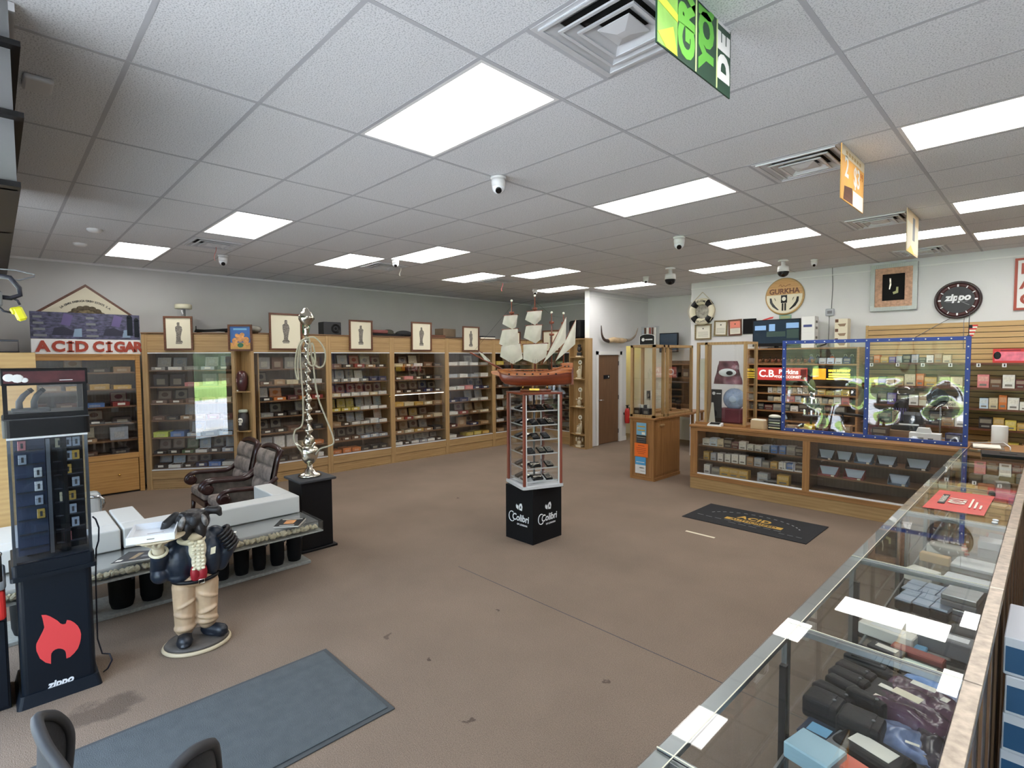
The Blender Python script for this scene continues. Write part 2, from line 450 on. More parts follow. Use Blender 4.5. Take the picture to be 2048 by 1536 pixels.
for (sx, sy, ax, ay, dark) in spots:
    s = N('ShaderNodeVectorMath', operation='SUBTRACT'); nt.links.new(da.outputs[0], s.inputs[0]); s.inputs[1].default_value = (sx, sy, 0)
    q = N('ShaderNodeVectorMath', operation='MULTIPLY'); nt.links.new(s.outputs[0], q.inputs[0]); q.inputs[1].default_value = (1 / ax, 1 / ay, 0)
    l = N('ShaderNodeVectorMath', operation='LENGTH'); nt.links.new(q.outputs[0], l.inputs[0])
    mr = N('ShaderNodeMapRange'); mr.inputs[1].default_value = .7; mr.inputs[2].default_value = 1.0; mr.inputs[3].default_value = dark; mr.inputs[4].default_value = 1.0
    nt.links.new(l.outputs['Value'], mr.inputs[0])
    sc = N('ShaderNodeVectorMath', operation='SCALE'); nt.links.new(col, sc.inputs[0]); nt.links.new(mr.outputs[0], sc.inputs['Scale'])
    col = sc.outputs[0]
nt.links.new(col, b.inputs['Base Color']); b.inputs['Roughness'].default_value = .95; b.inputs['Specular IOR Level'].default_value = .15
bp = N('ShaderNodeBump'); bp.inputs['Strength'].default_value = .5; bp.inputs['Distance'].default_value = .01
nt.links.new(n1.outputs['Fac'], bp.inputs['Height']); nt.links.new(bp.outputs[0], b.inputs['Normal'])
floor = struct(MB().box(-10.3, -1.5, -.12, 3.1, 12.1, 0).build('floor', cm))
m = MB(); m.box(-3.95, 3.117, 0, -.71, 3.123, .0012); m.build('carpet_seam', M['dark_grey'], floor)

# walls
XL, XE, YR, YF = -10.15, 2.9, 10.03, -1.3
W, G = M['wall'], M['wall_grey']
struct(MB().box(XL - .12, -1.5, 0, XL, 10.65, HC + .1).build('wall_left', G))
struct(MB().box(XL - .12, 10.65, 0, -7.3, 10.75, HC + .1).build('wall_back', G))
m = MB()                                             # partition with the brown door and an opening beyond it
m.box(-7.3, 9.42, 0, -7.2, 9.74, HC + .1); m.box(-7.3, 9.74, 2.05, -7.2, 10.58, HC + .1)
m.box(-7.3, 10.58, 0, -7.2, 10.86, HC + .1); m.box(-7.3, 10.86, 2.26, -7.2, 11.82, HC + .1)
struct(m.build('wall_partition', W))
struct(MB().box(-9.2, 11.82, 0, -3.0, 11.92, HC + .1).build('wall_alcove', W))
struct(MB().box(-5.13, YR, 0, XE, YR + .12, HC + .1).build('wall_right', W))
struct(MB().box(-3.0, YR + .12, 0, -2.9, 11.92, HC + .1).build('wall_office', W))
struct(MB().box(XE, -1.5, 0, XE + .12, YR + .12, HC + .1).build('wall_east', W))
yel = mat('wall_yellow', rgb(226, 206, 112), .8)
m = MB(); m.box(-9.3, 10.75, 0, -9.2, 11.92, HC); m.box(-9.2, 10.75, 0, -7.3, 10.8, HC)
struct(m.build('wall_stockroom', yel))
m = MB()                                             # front wall with the shop windows
m.box(-10.2, YF - .15, 0, -6.4, YF, HC + .1); m.box(2.8, YF - .15, 0, XE, YF, HC + .1)
m.box(-6.4, YF - .15, 0, 2.8, YF, .1); m.box(-6.4, YF - .15, 2.7, 2.8, YF, HC + .1)
struct(m.build('wall_front', W))
for k in range(5):
    x0 = -6.4 + k * 1.84; x1 = x0 + 1.84
    m = MB()
    m.box(x0, YF - .1, .1, x0 + .05, YF - .05, 2.7); m.box(x1 - .05, YF - .1, .1, x1, YF - .05, 2.7)
    m.box(x0 + .05, YF - .1, .1, x1 - .05, YF - .05, .15); m.box(x0 + .05, YF - .1, 2.65, x1 - .05, YF - .05, 2.7)
    w = struct(m.build('window_%d' % (k + 1), M['alu']))
    MB().box(x0 + .05, YF - .08, .15, x1 - .05, YF - .074, 2.65).build('pane', M['glass'], w)
# the street outside those windows
asph = mat('asphalt', rgb(182, 183, 186), .9, var=.1, vscale=3); lawn = mat('lawn', rgb(126, 156, 84), .95, var=.3, vscale=2); walk = mat('pavement', rgb(196, 192, 184), .9, var=.06)
struct(MB().box(-40, -14, -.16, 30, -4, -.06).build('street', asph))
struct(MB().box(-40, -4, -.16, 30, -1.45, -.02).build('pavement', walk))
struct(MB().box(-40, -22, -.16, 30, -14, .5).build('lawn', lawn))
struct(MB().box(-60, -30, -.16, 50, -22, 7).build('backdrop_hedge', mat('backdrop_hedge', rgb(60, 70, 56), .95, var=.6, vscale=1.2)))  # unseen; added dark so eye-level reflections in the shop stay dim

# trims
def trim(n, *b):
    struct(MB().box(*b).build('trim_%d' % n, M['white']))
trim(1, -5.13, YR - .012, HC - .13, XE, YR, HC - .11)
trim(2, -7.2, 9.42, HC - .11, -7.188, 11.82, HC - .09)
trim(3, -10.15, 10.638, HC - .12, -7.3, 10.65, HC - .1)
trim(4, -7.2, 9.66, 0, -7.18, 9.74, 2.13); trim(5, -7.2, 10.58, 0, -7.18, 10.66, 2.13); trim(6, -7.2, 9.66, 2.05, -7.18, 10.66, 2.13)
trim(7, -7.312, 9.405, 0, -7.188, 9.42, HC)
struct(MB().box(-7.2, 10.66, 0, -7.188, 10.86, .1).build('baseboard_partition', M['white']))
trim(8, -10.15, -1.3, HC - .03, -10.13, 10.65, HC)
# door
d = struct(MB().box(-7.27, 9.745, .01, -7.225, 10.575, 2.045, bev=.003).build('door_1', M['door_wood']))
m = MB(); m.bar((-7.225, 9.81, 1.02), (-7.17, 9.81, 1.02), .012, 10); m.bar((-7.175, 9.81, 1.02), (-7.175, 9.92, 1.02), .01, 10); m.lathe([(.028, 0), (.028, .006)], 14, 0, M=Matrix.Translation((-7.225, 9.81, 1.02)) @ Matrix.Rotation(PI / 2, 4, 'Y'))
m.build('door_handle', M['chrome'], d)
for z in (.25, 1.05, 1.85):
    MB().box(-7.226, 10.562, z - .05, -7.215, 10.578, z + .05).build('hinge', M['dark_grey'], d)
pl = MB().box(-7.226, 9.98, 1.50, -7.219, 10.22, 1.585).build('door_sign', M['navy_black'], d)
text('lettering', '\u25A0', .05, M['white'], pl, (-7.2185, 10.17, 1.542), (PI / 2, 0, PI / 2))

# ceiling: slab, tees and lay-in tiles
ceil = struct(MB().box(-10.3, -1.5, HC + .03, 3.1, 12.1, HC + .16).build('ceiling', M['dark_grey']))
tm = bpy.data.materials.new('ceiling_tile'); tm.use_nodes = True
nt = tm.node_tree; b = nt.nodes['Principled BSDF']; b.inputs['Roughness'].default_value = .95; b.inputs['Specular IOR Level'].default_value = .1
geo = N('ShaderNodeNewGeometry')
n1 = N('ShaderNodeTexNoise'); n1.inputs['Scale'].default_value = 130; n1.inputs['Detail'].default_value = 3; nt.links.new(geo.outputs['Position'], n1.inputs['Vector'])
r1 = N('ShaderNodeValToRGB'); r1.color_ramp.elements[0].position = .36; r1.color_ramp.elements[1].position = .50
r1.color_ramp.elements[0].color = rgb(186, 188, 190); r1.color_ramp.elements[1].color = rgb(226, 227, 228)
nt.links.new(n1.outputs['Fac'], r1.inputs[0]); nt.links.new(r1.outputs[0], b.inputs['Base Color'])
bp = N('ShaderNodeBump'); bp.inputs['Strength'].default_value = .35; bp.inputs['Distance'].default_value = .004
nt.links.new(n1.outputs['Fac'], bp.inputs['Height']); nt.links.new(bp.outputs[0], b.inputs['Normal'])
LIGHTS = [(0, 2), (-12, 2), (-20, 0), (-16, 8), (-12, 10), (-16, 16), (-12, 18), (-16, 24), (-12, 26), (0, 10), (0, 18), (-4, 24), (8, 10), (8, 18), (4, 22), (8, 24), (8, 2), (-4, 32)]  # last panel: unseen, added to brighten the alcove
VENTS = [(5, 2), (5, 10), (5, 18), (5, 26), (-15, 2), (-15, 10), (-15, 18)]
RX0, RX1, RY0, RY1 = -10.15, 2.9, -1.3, 11.82
meshes = {}
def clipped(x0, x1, y0, y1):
    return max(x0, RX0), min(x1, RX1), max(y0, RY0), min(y1, RY1)
def tile(x0, x1, y0, y1, parent=ceil):
    x0, x1, y0, y1 = clipped(x0, x1, y0, y1)
    sx, sy = x1 - x0 - .024, y1 - y0 - .024
    if sx < .04 or sy < .04: return
    cx, cy = (x0 + x1) / 2, (y0 + y1) / 2
    if cy > 10.65 and cx < -7.9: return
    k = (round(sx, 3), round(sy, 3))
    if k not in meshes:
        mm = MB(); mm.box(-sx / 2, -sy / 2, -.004, sx / 2, sy / 2, .022)
        meshes[k] = mm.mesh('ceiling_tile', tm)
    put('ceiling_tile', meshes[k], parent, (cx, cy, HC + .003))
vents = set((u - 1, v) for u, v in VENTS); lights = set(LIGHTS)
for u in range(-24, 24, 4):
    for v in range(-18, 36, 2):
        y0, y1 = vy(v), vy(v + 2)
        if y1 < RY0 or y0 > RY1: continue
        if (u, v) in lights: continue
        if (u, v) in vents:
            tile(ux(u), ux(u + 1), y0, y1); tile(ux(u + 3), ux(u + 4), y0, y1)
        else:
            tile(ux(u), ux(u + 4), y0, y1)
for u in range(-20, 24, 4):
    x = ux(u)
    if RX0 < x < RX1: MB().box(x - .012, RY0, HC - .003, x + .012, RY1, HC + .03).build('ceiling_tee', M['tee'], ceil)
for v in range(-16, 36, 2):
    y = vy(v)
    if RY0 < y < RY1: MB().box(RX0, y - .012, HC - .002, RX1, y + .012, HC + .03).build('ceiling_tee', M['tee'], ceil)
for u, v in VENTS:
    for uu in (u, u + 2):
        x = ux(uu); MB().box(x - .012, vy(v), HC - .003, x + .012, vy(v + 2), HC + .03).build('ceiling_tee', M['tee'], ceil)

# lay-in lamps
lab = {(0, 2): 'large ceiling light panel nearest the camera, left of the big air vent', (-12, 2): 'ceiling light panel beside the vent with a red ribbon, at left',
       (-20, 0): 'leftmost ceiling light panel, near the left wall', (-16, 8): 'ceiling light panel above the second framed print, left of a vent', (-12, 10): 'ceiling light panel with a small white camera at its left end',
       (-16, 16): 'ceiling light panel left of the far vent, over the ship sails', (-12, 18): 'ceiling light panel just right of the far vent', (-16, 24): 'ceiling light panel above the black speaker and ship masts',
       (-12, 26): 'ceiling light panel touching the white partition wall by the door', (0, 10): 'long ceiling light panel in the middle, left of the second vent', (0, 18): 'ceiling light panel over the framed certificates, left of the third vent',
       (-4, 24): 'ceiling light panel above the life ring, left of the dome camera', (8, 10): 'large ceiling light panel cut by the right picture edge', (8, 18): 'ceiling light panel at right edge above the hanging price signs',
       (4, 22): 'ceiling light panel half hidden by the smallest hanging sign', (8, 24): 'ceiling light panel near the right wall above the round clock', (8, 2): 'ceiling light panel over the glass counter, outside the picture', (-4, 32): 'unseen ceiling light panel added behind the right wall to brighten the alcove'}
fm = MB(); L2, W2 = 1.2192 / 2 - .012, .6096 / 2 - .012
for s in (-1, 1):
    fm.box(s * L2, -W2, -.006, s * (L2 - .022), W2, .02); fm.box(-L2 + .022, s * W2, -.006, L2 - .022, s * (W2 - .022), .02)
fm = fm.mesh('frame', M['white'])
dm = MB().box(-L2 + .022, -W2 + .022, -.002, L2 - .022, W2 - .022, .012).mesh('diffuser', M['lamp'])
for (u, v) in LIGHTS:
    t = thing('ceiling_light', lab[(u, v)], 'light', (ux(u + 2), vy(v + 1), HC + .004), 0, 'recessed ceiling light panels')
    put('frame', fm, t); put('diffuser', dm, t)

# supply vents: square stepped cones
vl = {(5, 2): 'large square air vent beside the green hanging sign', (5, 10): 'square air vent behind the orange price sign', (5, 18): 'square air vent behind the small hanging card, near right wall', (5, 26): 'farthest right air vent, above the framed knife display',
      (-15, 2): 'air vent with a short red ribbon hanging from it', (-15, 10): 'air vent between two light panels, above the third framed print', (-15, 18): 'far air vent with pink ribbon, above the ship sails'}
vpan = MB()
h = .6096 / 2 - .012
for s in (-1, 1):
    vpan.box(s * h, -h, -.004, s * (h - .03), h, .01); vpan.box(-h + .03, s * h, -.004, h - .03, s * (h - .03), .01)
vpan = vpan.mesh('frame', M['alu_white'])
def cone(r0, r1, z0, z1):
    mm = MB(); lip = .016
    for s in (-1, 1): mm.box(s * r0, -r0, z0 - .009, s * (r0 - lip), r0, z0 - .004); mm.box(-r0 + lip, s * r0, z0 - .009, r0 - lip, s * (r0 - lip), z0 - .004)
    a = [(-r0, -r0, z0), (r0, -r0, z0), (r0, r0, z0), (-r0, r0, z0)]; bq = [(-r1, -r1, z1), (r1, -r1, z1), (r1, r1, z1), (-r1, r1, z1)]
    va = [mm.bm.verts.new(p) for p in a]; vb = [mm.bm.verts.new(p) for p in bq]
    va2 = [mm.bm.verts.new((p[0], p[1], p[2] - .008)) for p in a]; vb2 = [mm.bm.verts.new((p[0], p[1], p[2] - .004)) for p in bq]
    for i in range(4):
        j = (i + 1) % 4
        mm.bm.faces.new((va[i], va[j], vb[j], vb[i])); mm.bm.faces.new((va2[j], va2[i], vb2[i], vb2[j])); mm.bm.faces.new((va[i], va2[i], va2[j], va[j]))
        mm.bm.faces.new((vb[i], vb[j], vb2[j], vb2[i]))
    return mm.mesh('louvre', M['alu_white'])
cones = [cone(.268, .20, -.004, .026), cone(.205, .14, -.010, .022), cone(.145, .08, -.016, .018)]
cap = MB(); cap.lathe([(.115, 0), (.03, -.016), (.0, -.016)], 4, M=Matrix.Translation((0, 0, -.014)) @ Matrix.Rotation(PI / 4, 4, 'Z'), smooth=False, cap=False); cap.lathe([(.115, .001), (.115, .006)], 4, M=Matrix.Translation((0, 0, -.014)) @ Matrix.Rotation(PI / 4, 4, 'Z'), smooth=False)
cap = cap.mesh('centre_plate', M['alu_white'])
throat = MB().box(-.265, -.265, .0265, .265, .265, .0295).mesh('throat', M['near_black'])
for (u, v) in VENTS:
    t = thing('air_vent', vl[(u, v)], 'vent', (ux(u + 1), vy(v + 1), HC), 0, 'ceiling air vents')
    put('frame', vpan, t); put('centre_plate', cap, t); put('throat', throat, t)
    for c in cones: put('louvre', c, t)
def ribbon(x, y, z0, L, m, label):
    mm = MB(); mm.grid(1, 8, lambda a, q: (x + (a - .5) * .022 + .008 * math.sin(q * 6), y + .012 * math.sin(q * 5 + 1), z0 - q * L), 0)
    mm.grid(1, 8, lambda a, q: (x + (a - .5) * .022 + .008 * math.sin(q * 6), y + .001 + .012 * math.sin(q * 5 + 1), z0 - q * L), 0)
    tag(mm.build('ribbon', m), label, 'ribbon')
ribbon(ux(-14.2), vy(3.1), HC - .022, .17, M['red_paint'], 'red ribbon hanging from the left ceiling vent')
ribbon(ux(-14), vy(19.4), HC - .022, .16, mat('pink_ribbon', rgb(216, 120, 120), .6), 'pink ribbon hanging from the far ceiling vent')
ribbon(ux(-13.6), vy(11.7), HC - .022, .12, M['paper'], 'thin white strip hanging from the middle vent')

# security cameras
def dome(x, y, s, label, yaw, long=False):
    t = thing('security_camera', label, 'camera', (x, y, HC - .004), yaw, 'ceiling security cameras')
    mm = MB(); mm.lathe([(.055 * s, 0), (.055 * s, -.012 * s), (.05 * s, -.018 * s)], 20); mm.build('mounting_plate', M['white'], t)
    mm = MB()
    if long:
        mm.lathe([(.022 * s, -.018 * s), (.022 * s, -.06 * s), (.055 * s, -.07 * s), (.062 * s, -.13 * s)], 20)
    else:
        mm.lathe([(.048 * s, -.018 * s), (.05 * s, -.04 * s), (.046 * s, -.07 * s)], 20)
    mm.build('housing', M['white'], t)
    zc = -.13 * s if long else -.07 * s; rr = .06 * s if long else .046 * s
    mm = MB(); mm.ball((0, 0, zc), rr, seg=18, m=0); mm.build('ball', M['black'] if long else M['white_gloss'], t)
    dv = Vector((0, -.75, -.66)).normalized()
    mm = MB(); q = dv.to_track_quat('Z', 'Y').to_matrix().to_4x4()
    mm.lathe([(.022 * s, 0), (.022 * s, .010 * s), (.016 * s, .012 * s)], 16, M=Matrix.Translation(Vector((0, 0, zc)) + dv * (rr - .004)) @ q)
    mm.build('lens', M['lens'], t)
def face_cam(x, y): return math.atan2(-y, -x) + PI / 2
for (u, v, s, lb, lg) in [(.1, 6.0, 1.15, 'white turret camera on the ceiling right of the nearest light panel', 0), (-16.3, 4.0, 1.2, 'white turret camera below the left ceiling vent', 0), (-11.8, 10.3, 1.0, 'white turret camera over the left end of a light panel', 0),
                      (-.1, 16.0, 1.3, 'white bullet-style ceiling camera above the certificates', 0), (.9, 24.6, 1.35, 'large white dome camera with dark bubble above the carved round sign', 1), (2.0, 25.6, .9, 'small white ceiling camera right of the large dome camera', 0),
                      (-4.1, 22.5, 1.45, 'dome camera on a drop stem above the life ring', 1), (-6.7, 24.3, 1.0, 'small white ceiling camera near the partition wall', 0), (-15.0, 23.5, 1.0, 'small white camera over the ship main mast', 0)]:
    x, y = ux(u), vy(v); dome(x, y, s, lb, face_cam(x, y), lg)
def plate(x, y, label):
    t = MB().lathe([(.07, 0), (.072, -.015), (.05, -.035), (.0, -.036)], 20, cap=False).build('smoke_detector', M['white'], None, (x, y, HC))
    tag(t, label, 'detector')
plate(ux(-17.5), vy(-1.0), 'round white smoke detector on the ceiling at far left')
plate(ux(-14.1), vy(-.9), 'faint round sensor plate on the ceiling at left')
t = tag(MB().box(-.09, -.06, -.028, .09, .06, 0, bev=.012).build('exit_light', M['alu_white'], None, (ux(-1.8), vy(-3.0), HC)), 'clear plastic emergency light on the ceiling at upper left', 'light')
# ---------------------------------------------------------------- cigar cabinets along the left wall
SH_Z = [.312, .535, .80, 1.065, 1.325, 1.585, 1.84]     # bottom to top shelf surfaces
def cabinet(label, loc, rot, Wd, D=.46, H=2.40, pl=.05, pr=.05, glass_z=(.31, 2.10), shelves=SH_Z, inset=0.0):
    t = thing('cigar_cabinet', label, 'cabinet', loc, rot, 'oak cigar cabinets')
    o, oh = M['oak'], M['oak_h']
    MB().box(0, 0, 0, pl, .05, H, bev=.003).build('post', o, t)
    MB().box(Wd - pr, 0, 0, Wd, .05, H, bev=.003).build('post', o, t)
    MB().box(pl, .004, glass_z[1] + .012, Wd - pr, .04, H - .005, bev=.002).build('header_panel', oh, t)
    MB().box(pl, .004, .155, Wd - pr, .04, glass_z[0] - .016, bev=.002).build('bottom_rail', oh, t)
    MB().box(pl, .016, 0.012, Wd - pr, .04, .15, bev=.002).build('kick_panel', oh, t)
    MB().box(-.0, -.006, 0, Wd, .003, .012).build('base_strip', o, t)
    MB().box(inset, .05, .28, inset + .018, D, H).build('side_panel', o, t)
    MB().box(Wd - .018, .05, .28, Wd, D, H).build('side_panel', o, t)
    MB().box(inset + .018, D - .015, .28, Wd - .018, D, H - .02).build('back_panel', M['shelf_back'], t)
    MB().box(inset, -.012, H, Wd, D, H + .018).build('top_panel', M['oak_dark'], t)
    MB().box(pl, .006, glass_z[1] - .004, Wd - pr, .034, glass_z[1] + .012).build('upper_track', M['alu_white'], t)
    MB().box(pl, .000, glass_z[0] - .016, Wd - pr, .04, glass_z[0]).build('lower_track', M['alu_white'], t)
    mid = Wd / 2
    for i, (a, b_, y) in enumerate(((pl, mid + .03, .024), (mid - .03, Wd - pr, .012))):
        MB().box(a, y, glass_z[0] + .001, b_, y + .005, glass_z[1] - .005).build('glass_door', M['glass'], t)
    for i, z in enumerate(shelves):
        MB().box(inset + .019, .05, z - .02, Wd - .019, D - .016, z).build('shelf', M['oak_dark'], t)
    return t

PAL = dict(grey=(136, 134, 128), white=(222, 220, 212), cream=(206, 192, 158), tan=(160, 128, 92), brown=(98, 66, 46), dark=(48, 38, 34), black=(26, 26, 28), red=(142, 46, 42), maroon=(92, 36, 40),
           navy=(36, 42, 84), blue=(88, 124, 180), yellow=(206, 184, 82), orange=(196, 112, 48), green=(92, 112, 72), lime=(190, 206, 84), silver=(170, 176, 182), gold=(196, 158, 76), pink=(210, 130, 130), pale=(184, 200, 214), purple=(98, 84, 146))
PALW = dict(dark='dark brown', tan='tan wooden', brown='brown wooden', pale='pale blue', cream='cream', silver='silver grey')
def pc(n): return rgb(*PAL[n])
_bx = {}
def open_box_mesh(w, d, h):
    k = ('o', round(w, 2), round(d, 2), round(h, 2))
    if k not in _bx:
        w, d, h = k[1:]
        m = MB(); th = .007
        m.box(-w / 2, 0, 0, w / 2, d, .006, 0)
        m.box(-w / 2, 0, .006, w / 2, th, h, 0); m.box(-w / 2, d - th, .006, w / 2, d, h, 0)
        m.box(-w / 2, th, .006, -w / 2 + th, d - th, h, 0); m.box(w / 2 - th, th, .006, w / 2, d - th, h, 0)
        n = 5
        for i in range(n):
            x0 = -w / 2 + th + (w - 2 * th) * i / n; x1 = -w / 2 + th + (w - 2 * th) * (i + 1) / n
            m.prism([(x0, h * .6), (x0 + (x1 - x0) * .3, h * .84), (x0 + (x1 - x0) * .7, h * .84), (x1, h * .6)], d - 2 * th, 1, M=Matrix.Translation((0, th, 0)))
        m.box(-w * .22, -.0012, h * .25, w * .22, 0, h * .8, 2)
        _bx[k] = m.mesh('cigar_box', [M['card'], M['cigar'], M['paper']])
    return _bx[k]
def lid_mesh(w, h):
    k = ('l', round(w, 2), round(h, 2))
    if k not in _bx:
        w, h = k[1:]
        m = MB(); m.box(-w / 2, 0, 0, w / 2, .009, h, 0)
        m.box(-w / 2 + .012, -.0012, .014, w / 2 - .012, 0, h - .014, 1)
        pts = [(math.cos(a) * w * .24, h * .52 + math.sin(a) * h * .24) for a in [2 * PI * i / 12 for i in range(12)]]
        m.prism(pts, .0008, 0, M=Matrix.Translation((0, -.0022, 0)))
        _bx[k] = m.mesh('lid', [M['card'], M['lid_print'], M['paper']])
    return _bx[k]
def closed_box_mesh(w, d, h):
    k = ('c', round(w, 2), round(d, 2), round(h, 2))
    if k not in _bx:
        w, d, h = k[1:]
        m = MB(); m.box(-w / 2, 0, 0, w / 2, d, h * .8, 0); m.box(-w / 2 - .002, -.002, h * .8, w / 2 + .002, d + .002, h, 0)
        m.box(-w * .28, -.0026, h * .15, w * .28, -.002, h * .62, 1)
        _bx[k] = m.mesh('cigar_box', [M['card'], M['lid_print']])
    return _bx[k]
lp = objcolor('lid_print', var=.3, vscale=40)
_nt = lp.node_tree
_b = _nt.nodes['Principled BSDF']; _src = _b.inputs['Base Color'].links[0].from_socket
_mx = _nt.nodes.new('ShaderNodeMix'); _mx.data_type = 'RGBA'; _mx.inputs[0].default_value = .30
_nt.links.new(_src, _mx.inputs[6]); _mx.inputs[7].default_value = rgb(216, 206, 180); _nt.links.new(_mx.outputs[2], _b.inputs['Base Color'])
M['lid_print'] = lp

def jit(c, a=.12):
    k = 1 + random.uniform(-a, a)
    return (c[0] * k, c[1] * k, c[2] * k, 1)
def fill_shelf(cab, row, z, Wd, x0, x1, label_tail, D=.40, gap=.26, grp='cigar boxes in the wall cabinets', noun='cigar box'):
    """row: list like 'o:grey', 'c:navy', 't:white', '-'; positions spread along the shelf in the cabinet's local frame"""
    n = len(row); step = (x1 - x0) / n
    idx = 0
    mw = cab.matrix_basis if False else Matrix.Translation(cab.location) @ cab.rotation_euler.to_matrix().to_4x4()
    for i, s in enumerate(row):
        if s == '-': continue
        kind, cname = s.split(':'); lidc = cname
        if '/' in cname: cname, lidc = cname.split('/')
        w = min(step * .90, .23); w *= random.uniform(.90, 1.0); w = round(w, 2)
        if w > step * .97: w = round(step * .97 - .005, 2)
        cx = x0 + step * (i + .5); yaw = random.uniform(-.04, .04)
        idx += 1
        o1 = ORD[i] + ' from left'
        cw = PALW.get(cname, cname)
        if kind == 'o':
            h = round(random.choice([.05, .06]), 2); d = .2
            lh = round(min(gap - .085, .17) * random.uniform(.9, 1), 2)
            y0 = .085
            o = put('cigar_box', open_box_mesh(w, d, h), None, mw @ Vector((cx, y0, z + .0005)), (0, 0, cab.rotation_euler.z + yaw), jit(pc(cname)))
            l = put('lid', lid_mesh(w, lh), o, (0, d + .002, h - .004), (-.20, 0, 0), jit(pc(lidc)))
            tag(o, '%s open %s, %s, %s' % (cw, noun, o1, label_tail), 'box', grp)
        elif kind == 'c':
            h = round(random.choice([.07, .08, .06]), 2); d = .22
            o = put('cigar_box', closed_box_mesh(w, d, h), None, mw @ Vector((cx, .08, z + .0005)), (0, 0, cab.rotation_euler.z + yaw), jit(pc(cname)))
            tag(o, '%s closed %s, %s, %s' % (cw, noun, o1, label_tail), 'box', grp)
        elif kind == 'd':
            h = .05; d = .22
            o = put('cigar_box', closed_box_mesh(w, d, h), None, mw @ Vector((cx, .08, z + .0005)), (0, 0, cab.rotation_euler.z + yaw), jit(pc(cname)))
            tag(o, '%s %s under another, %s, %s' % (cw, noun, o1, label_tail), 'box', grp)
            o = put('cigar_box', closed_box_mesh(round(w * .94, 2), d, h), None, mw @ Vector((cx, .09, z + .051)), (0, 0, cab.rotation_euler.z - yaw), jit(pc(lidc)))
            tag(o, '%s %s on top of another, %s, %s' % (PALW.get(lidc, lidc), noun, o1, label_tail), 'box', grp)
        elif kind == 't':
            h = round(min(gap - .05, .19), 2); d = .08
            o = put('cigar_box', closed_box_mesh(w, d, h), None, mw @ Vector((cx, .16, z + .0005)), (0, 0, cab.rotation_euler.z + yaw), jit(pc(cname)))
            tag(o, '%s upright %s, %s, %s' % (cw, noun, o1, label_tail), 'box', grp)

SHN = ['top shelf'] + [w + ' shelf down' for w in ORD[1:]]
ROWS = dict(
 slant=['o:grey/white o:white/silver c:grey o:silver/white o:dark/silver'.split(), 't:dark t:dark/grey c:pink t:grey t:tan'.split(), 'o:brown o:brown/dark c:brown c:tan c:cream'.split(), 'c:brown c:black o:tan/silver c:tan c:red c:maroon'.split(),
        'c:lime c:blue o:pale/pale c:dark o:pale/pale'.split(), 'o:dark/brown o:dark/brown o:green/green o:white/pale o:dark/dark o:silver/silver'.split(), 'o:dark/silver o:white/pale o:dark/brown o:navy/dark c:blue c:white'.split()],
 a=['t:grey t:brown/grey t:grey t:grey t:brown'.split(), 'o:brown/dark c:tan c:cream o:grey c:white'.split(), 'o:black/white o:orange/orange c:maroon o:orange/maroon o:red/maroon'.split(), 'c:grey o:dark/dark c:dark o:black/grey o:dark/brown'.split(),
    'o:dark/black o:dark/black c:brown c:brown c:black'.split(), 't:silver t:white t:white c:cream c:orange'.split(), 'c:black c:black c:dark c:dark c:white'.split()],
 b=['c:brown o:dark/silver o:red/red o:tan/grey o:dark/dark'.split(), 'o:grey/grey o:grey/silver o:white/grey o:grey/white c:navy c:navy'.split(), 'o:cream/red o:white/red o:white/red o:white/red o:cream/maroon o:white/maroon'.split(),
    'o:yellow/yellow o:yellow/yellow o:yellow/yellow o:white/silver o:white/silver o:white/silver'.split(), 'c:tan o:dark/dark o:white/silver o:white/silver c:white o:white/white'.split(), 'o:brown/dark o:brown/dark o:brown/dark o:pale/grey o:silver/grey o:silver/grey'.split(),
    'c:orange c:orange c:orange c:black c:black c:black'.split()],
 c=['c:cream o:tan/brown o:white/cream c:brown c:dark'.split(), 'o:brown/brown c:pink o:brown/dark o:dark/brown c:dark'.split(), 'o:brown/tan o:dark/brown o:dark/brown o:navy/navy o:dark/dark'.split(), 'c:gold c:cream c:gold o:cream/brown c:tan'.split(),
    'o:tan/tan o:red/tan o:cream/gold o:tan/brown c:cream'.split(), 'o:tan/brown o:cream/tan o:gold/brown o:tan/grey c:black'.split(), 'o:white/grey o:dark/grey o:white/grey o:silver/grey o:white/grey o:dark/grey'.split()],
 d=['c:white c:white o:white/grey c:grey'.split(), 'c:silver c:white c:silver c:white'.split(), 'c:white c:white c:pink o:navy/navy o:navy/navy'.split(), 'o:navy/navy c:navy o:white/silver o:white/silver'.split(),
    'c:white o:red/maroon o:tan/tan o:cream/tan'.split(), 'o:maroon/maroon t:tan o:navy/dark c:tan'.split(), 'c:white - c:yellow c:yellow c:gold'.split()],
 e=['c:yellow o:tan/tan c:brown'.split(), 'o:grey/tan c:tan c:brown'.split(), 'o:brown/tan c:grey o:tan/brown'.split(), 'c:white o:tan/grey c:brown'.split(), 'o:white/grey o:cream/white c:tan'.split(), 'o:white/cream c:grey o:tan/tan'.split(), 'c:tan c:grey c:brown'.split()],
 f=['c:tan c:brown c:green c:dark'.split(), 'c:tan c:grey c:tan o:grey/tan'.split(), 'o:tan/grey c:dark c:grey c:black'.split(), 'c:white c:tan c:dark c:dark'.split(), 'o:tan/cream c:green o:dark/dark c:dark'.split(), 'c:maroon c:dark o:maroon/dark c:black'.split(), 'c:tan c:dark o:dark/silver c:black'.split()])
CABS = []
ang = math.atan2(2.72 - 1.62, -9.02 + 9.70)
CABS.append(('slant', 'slanted end cabinet', cabinet('slanted oak cigar cabinet at the left end, glass reflecting the street', (-9.70, 1.62, 0), ang, 1.293, pl=.075, pr=.05), 1.293))
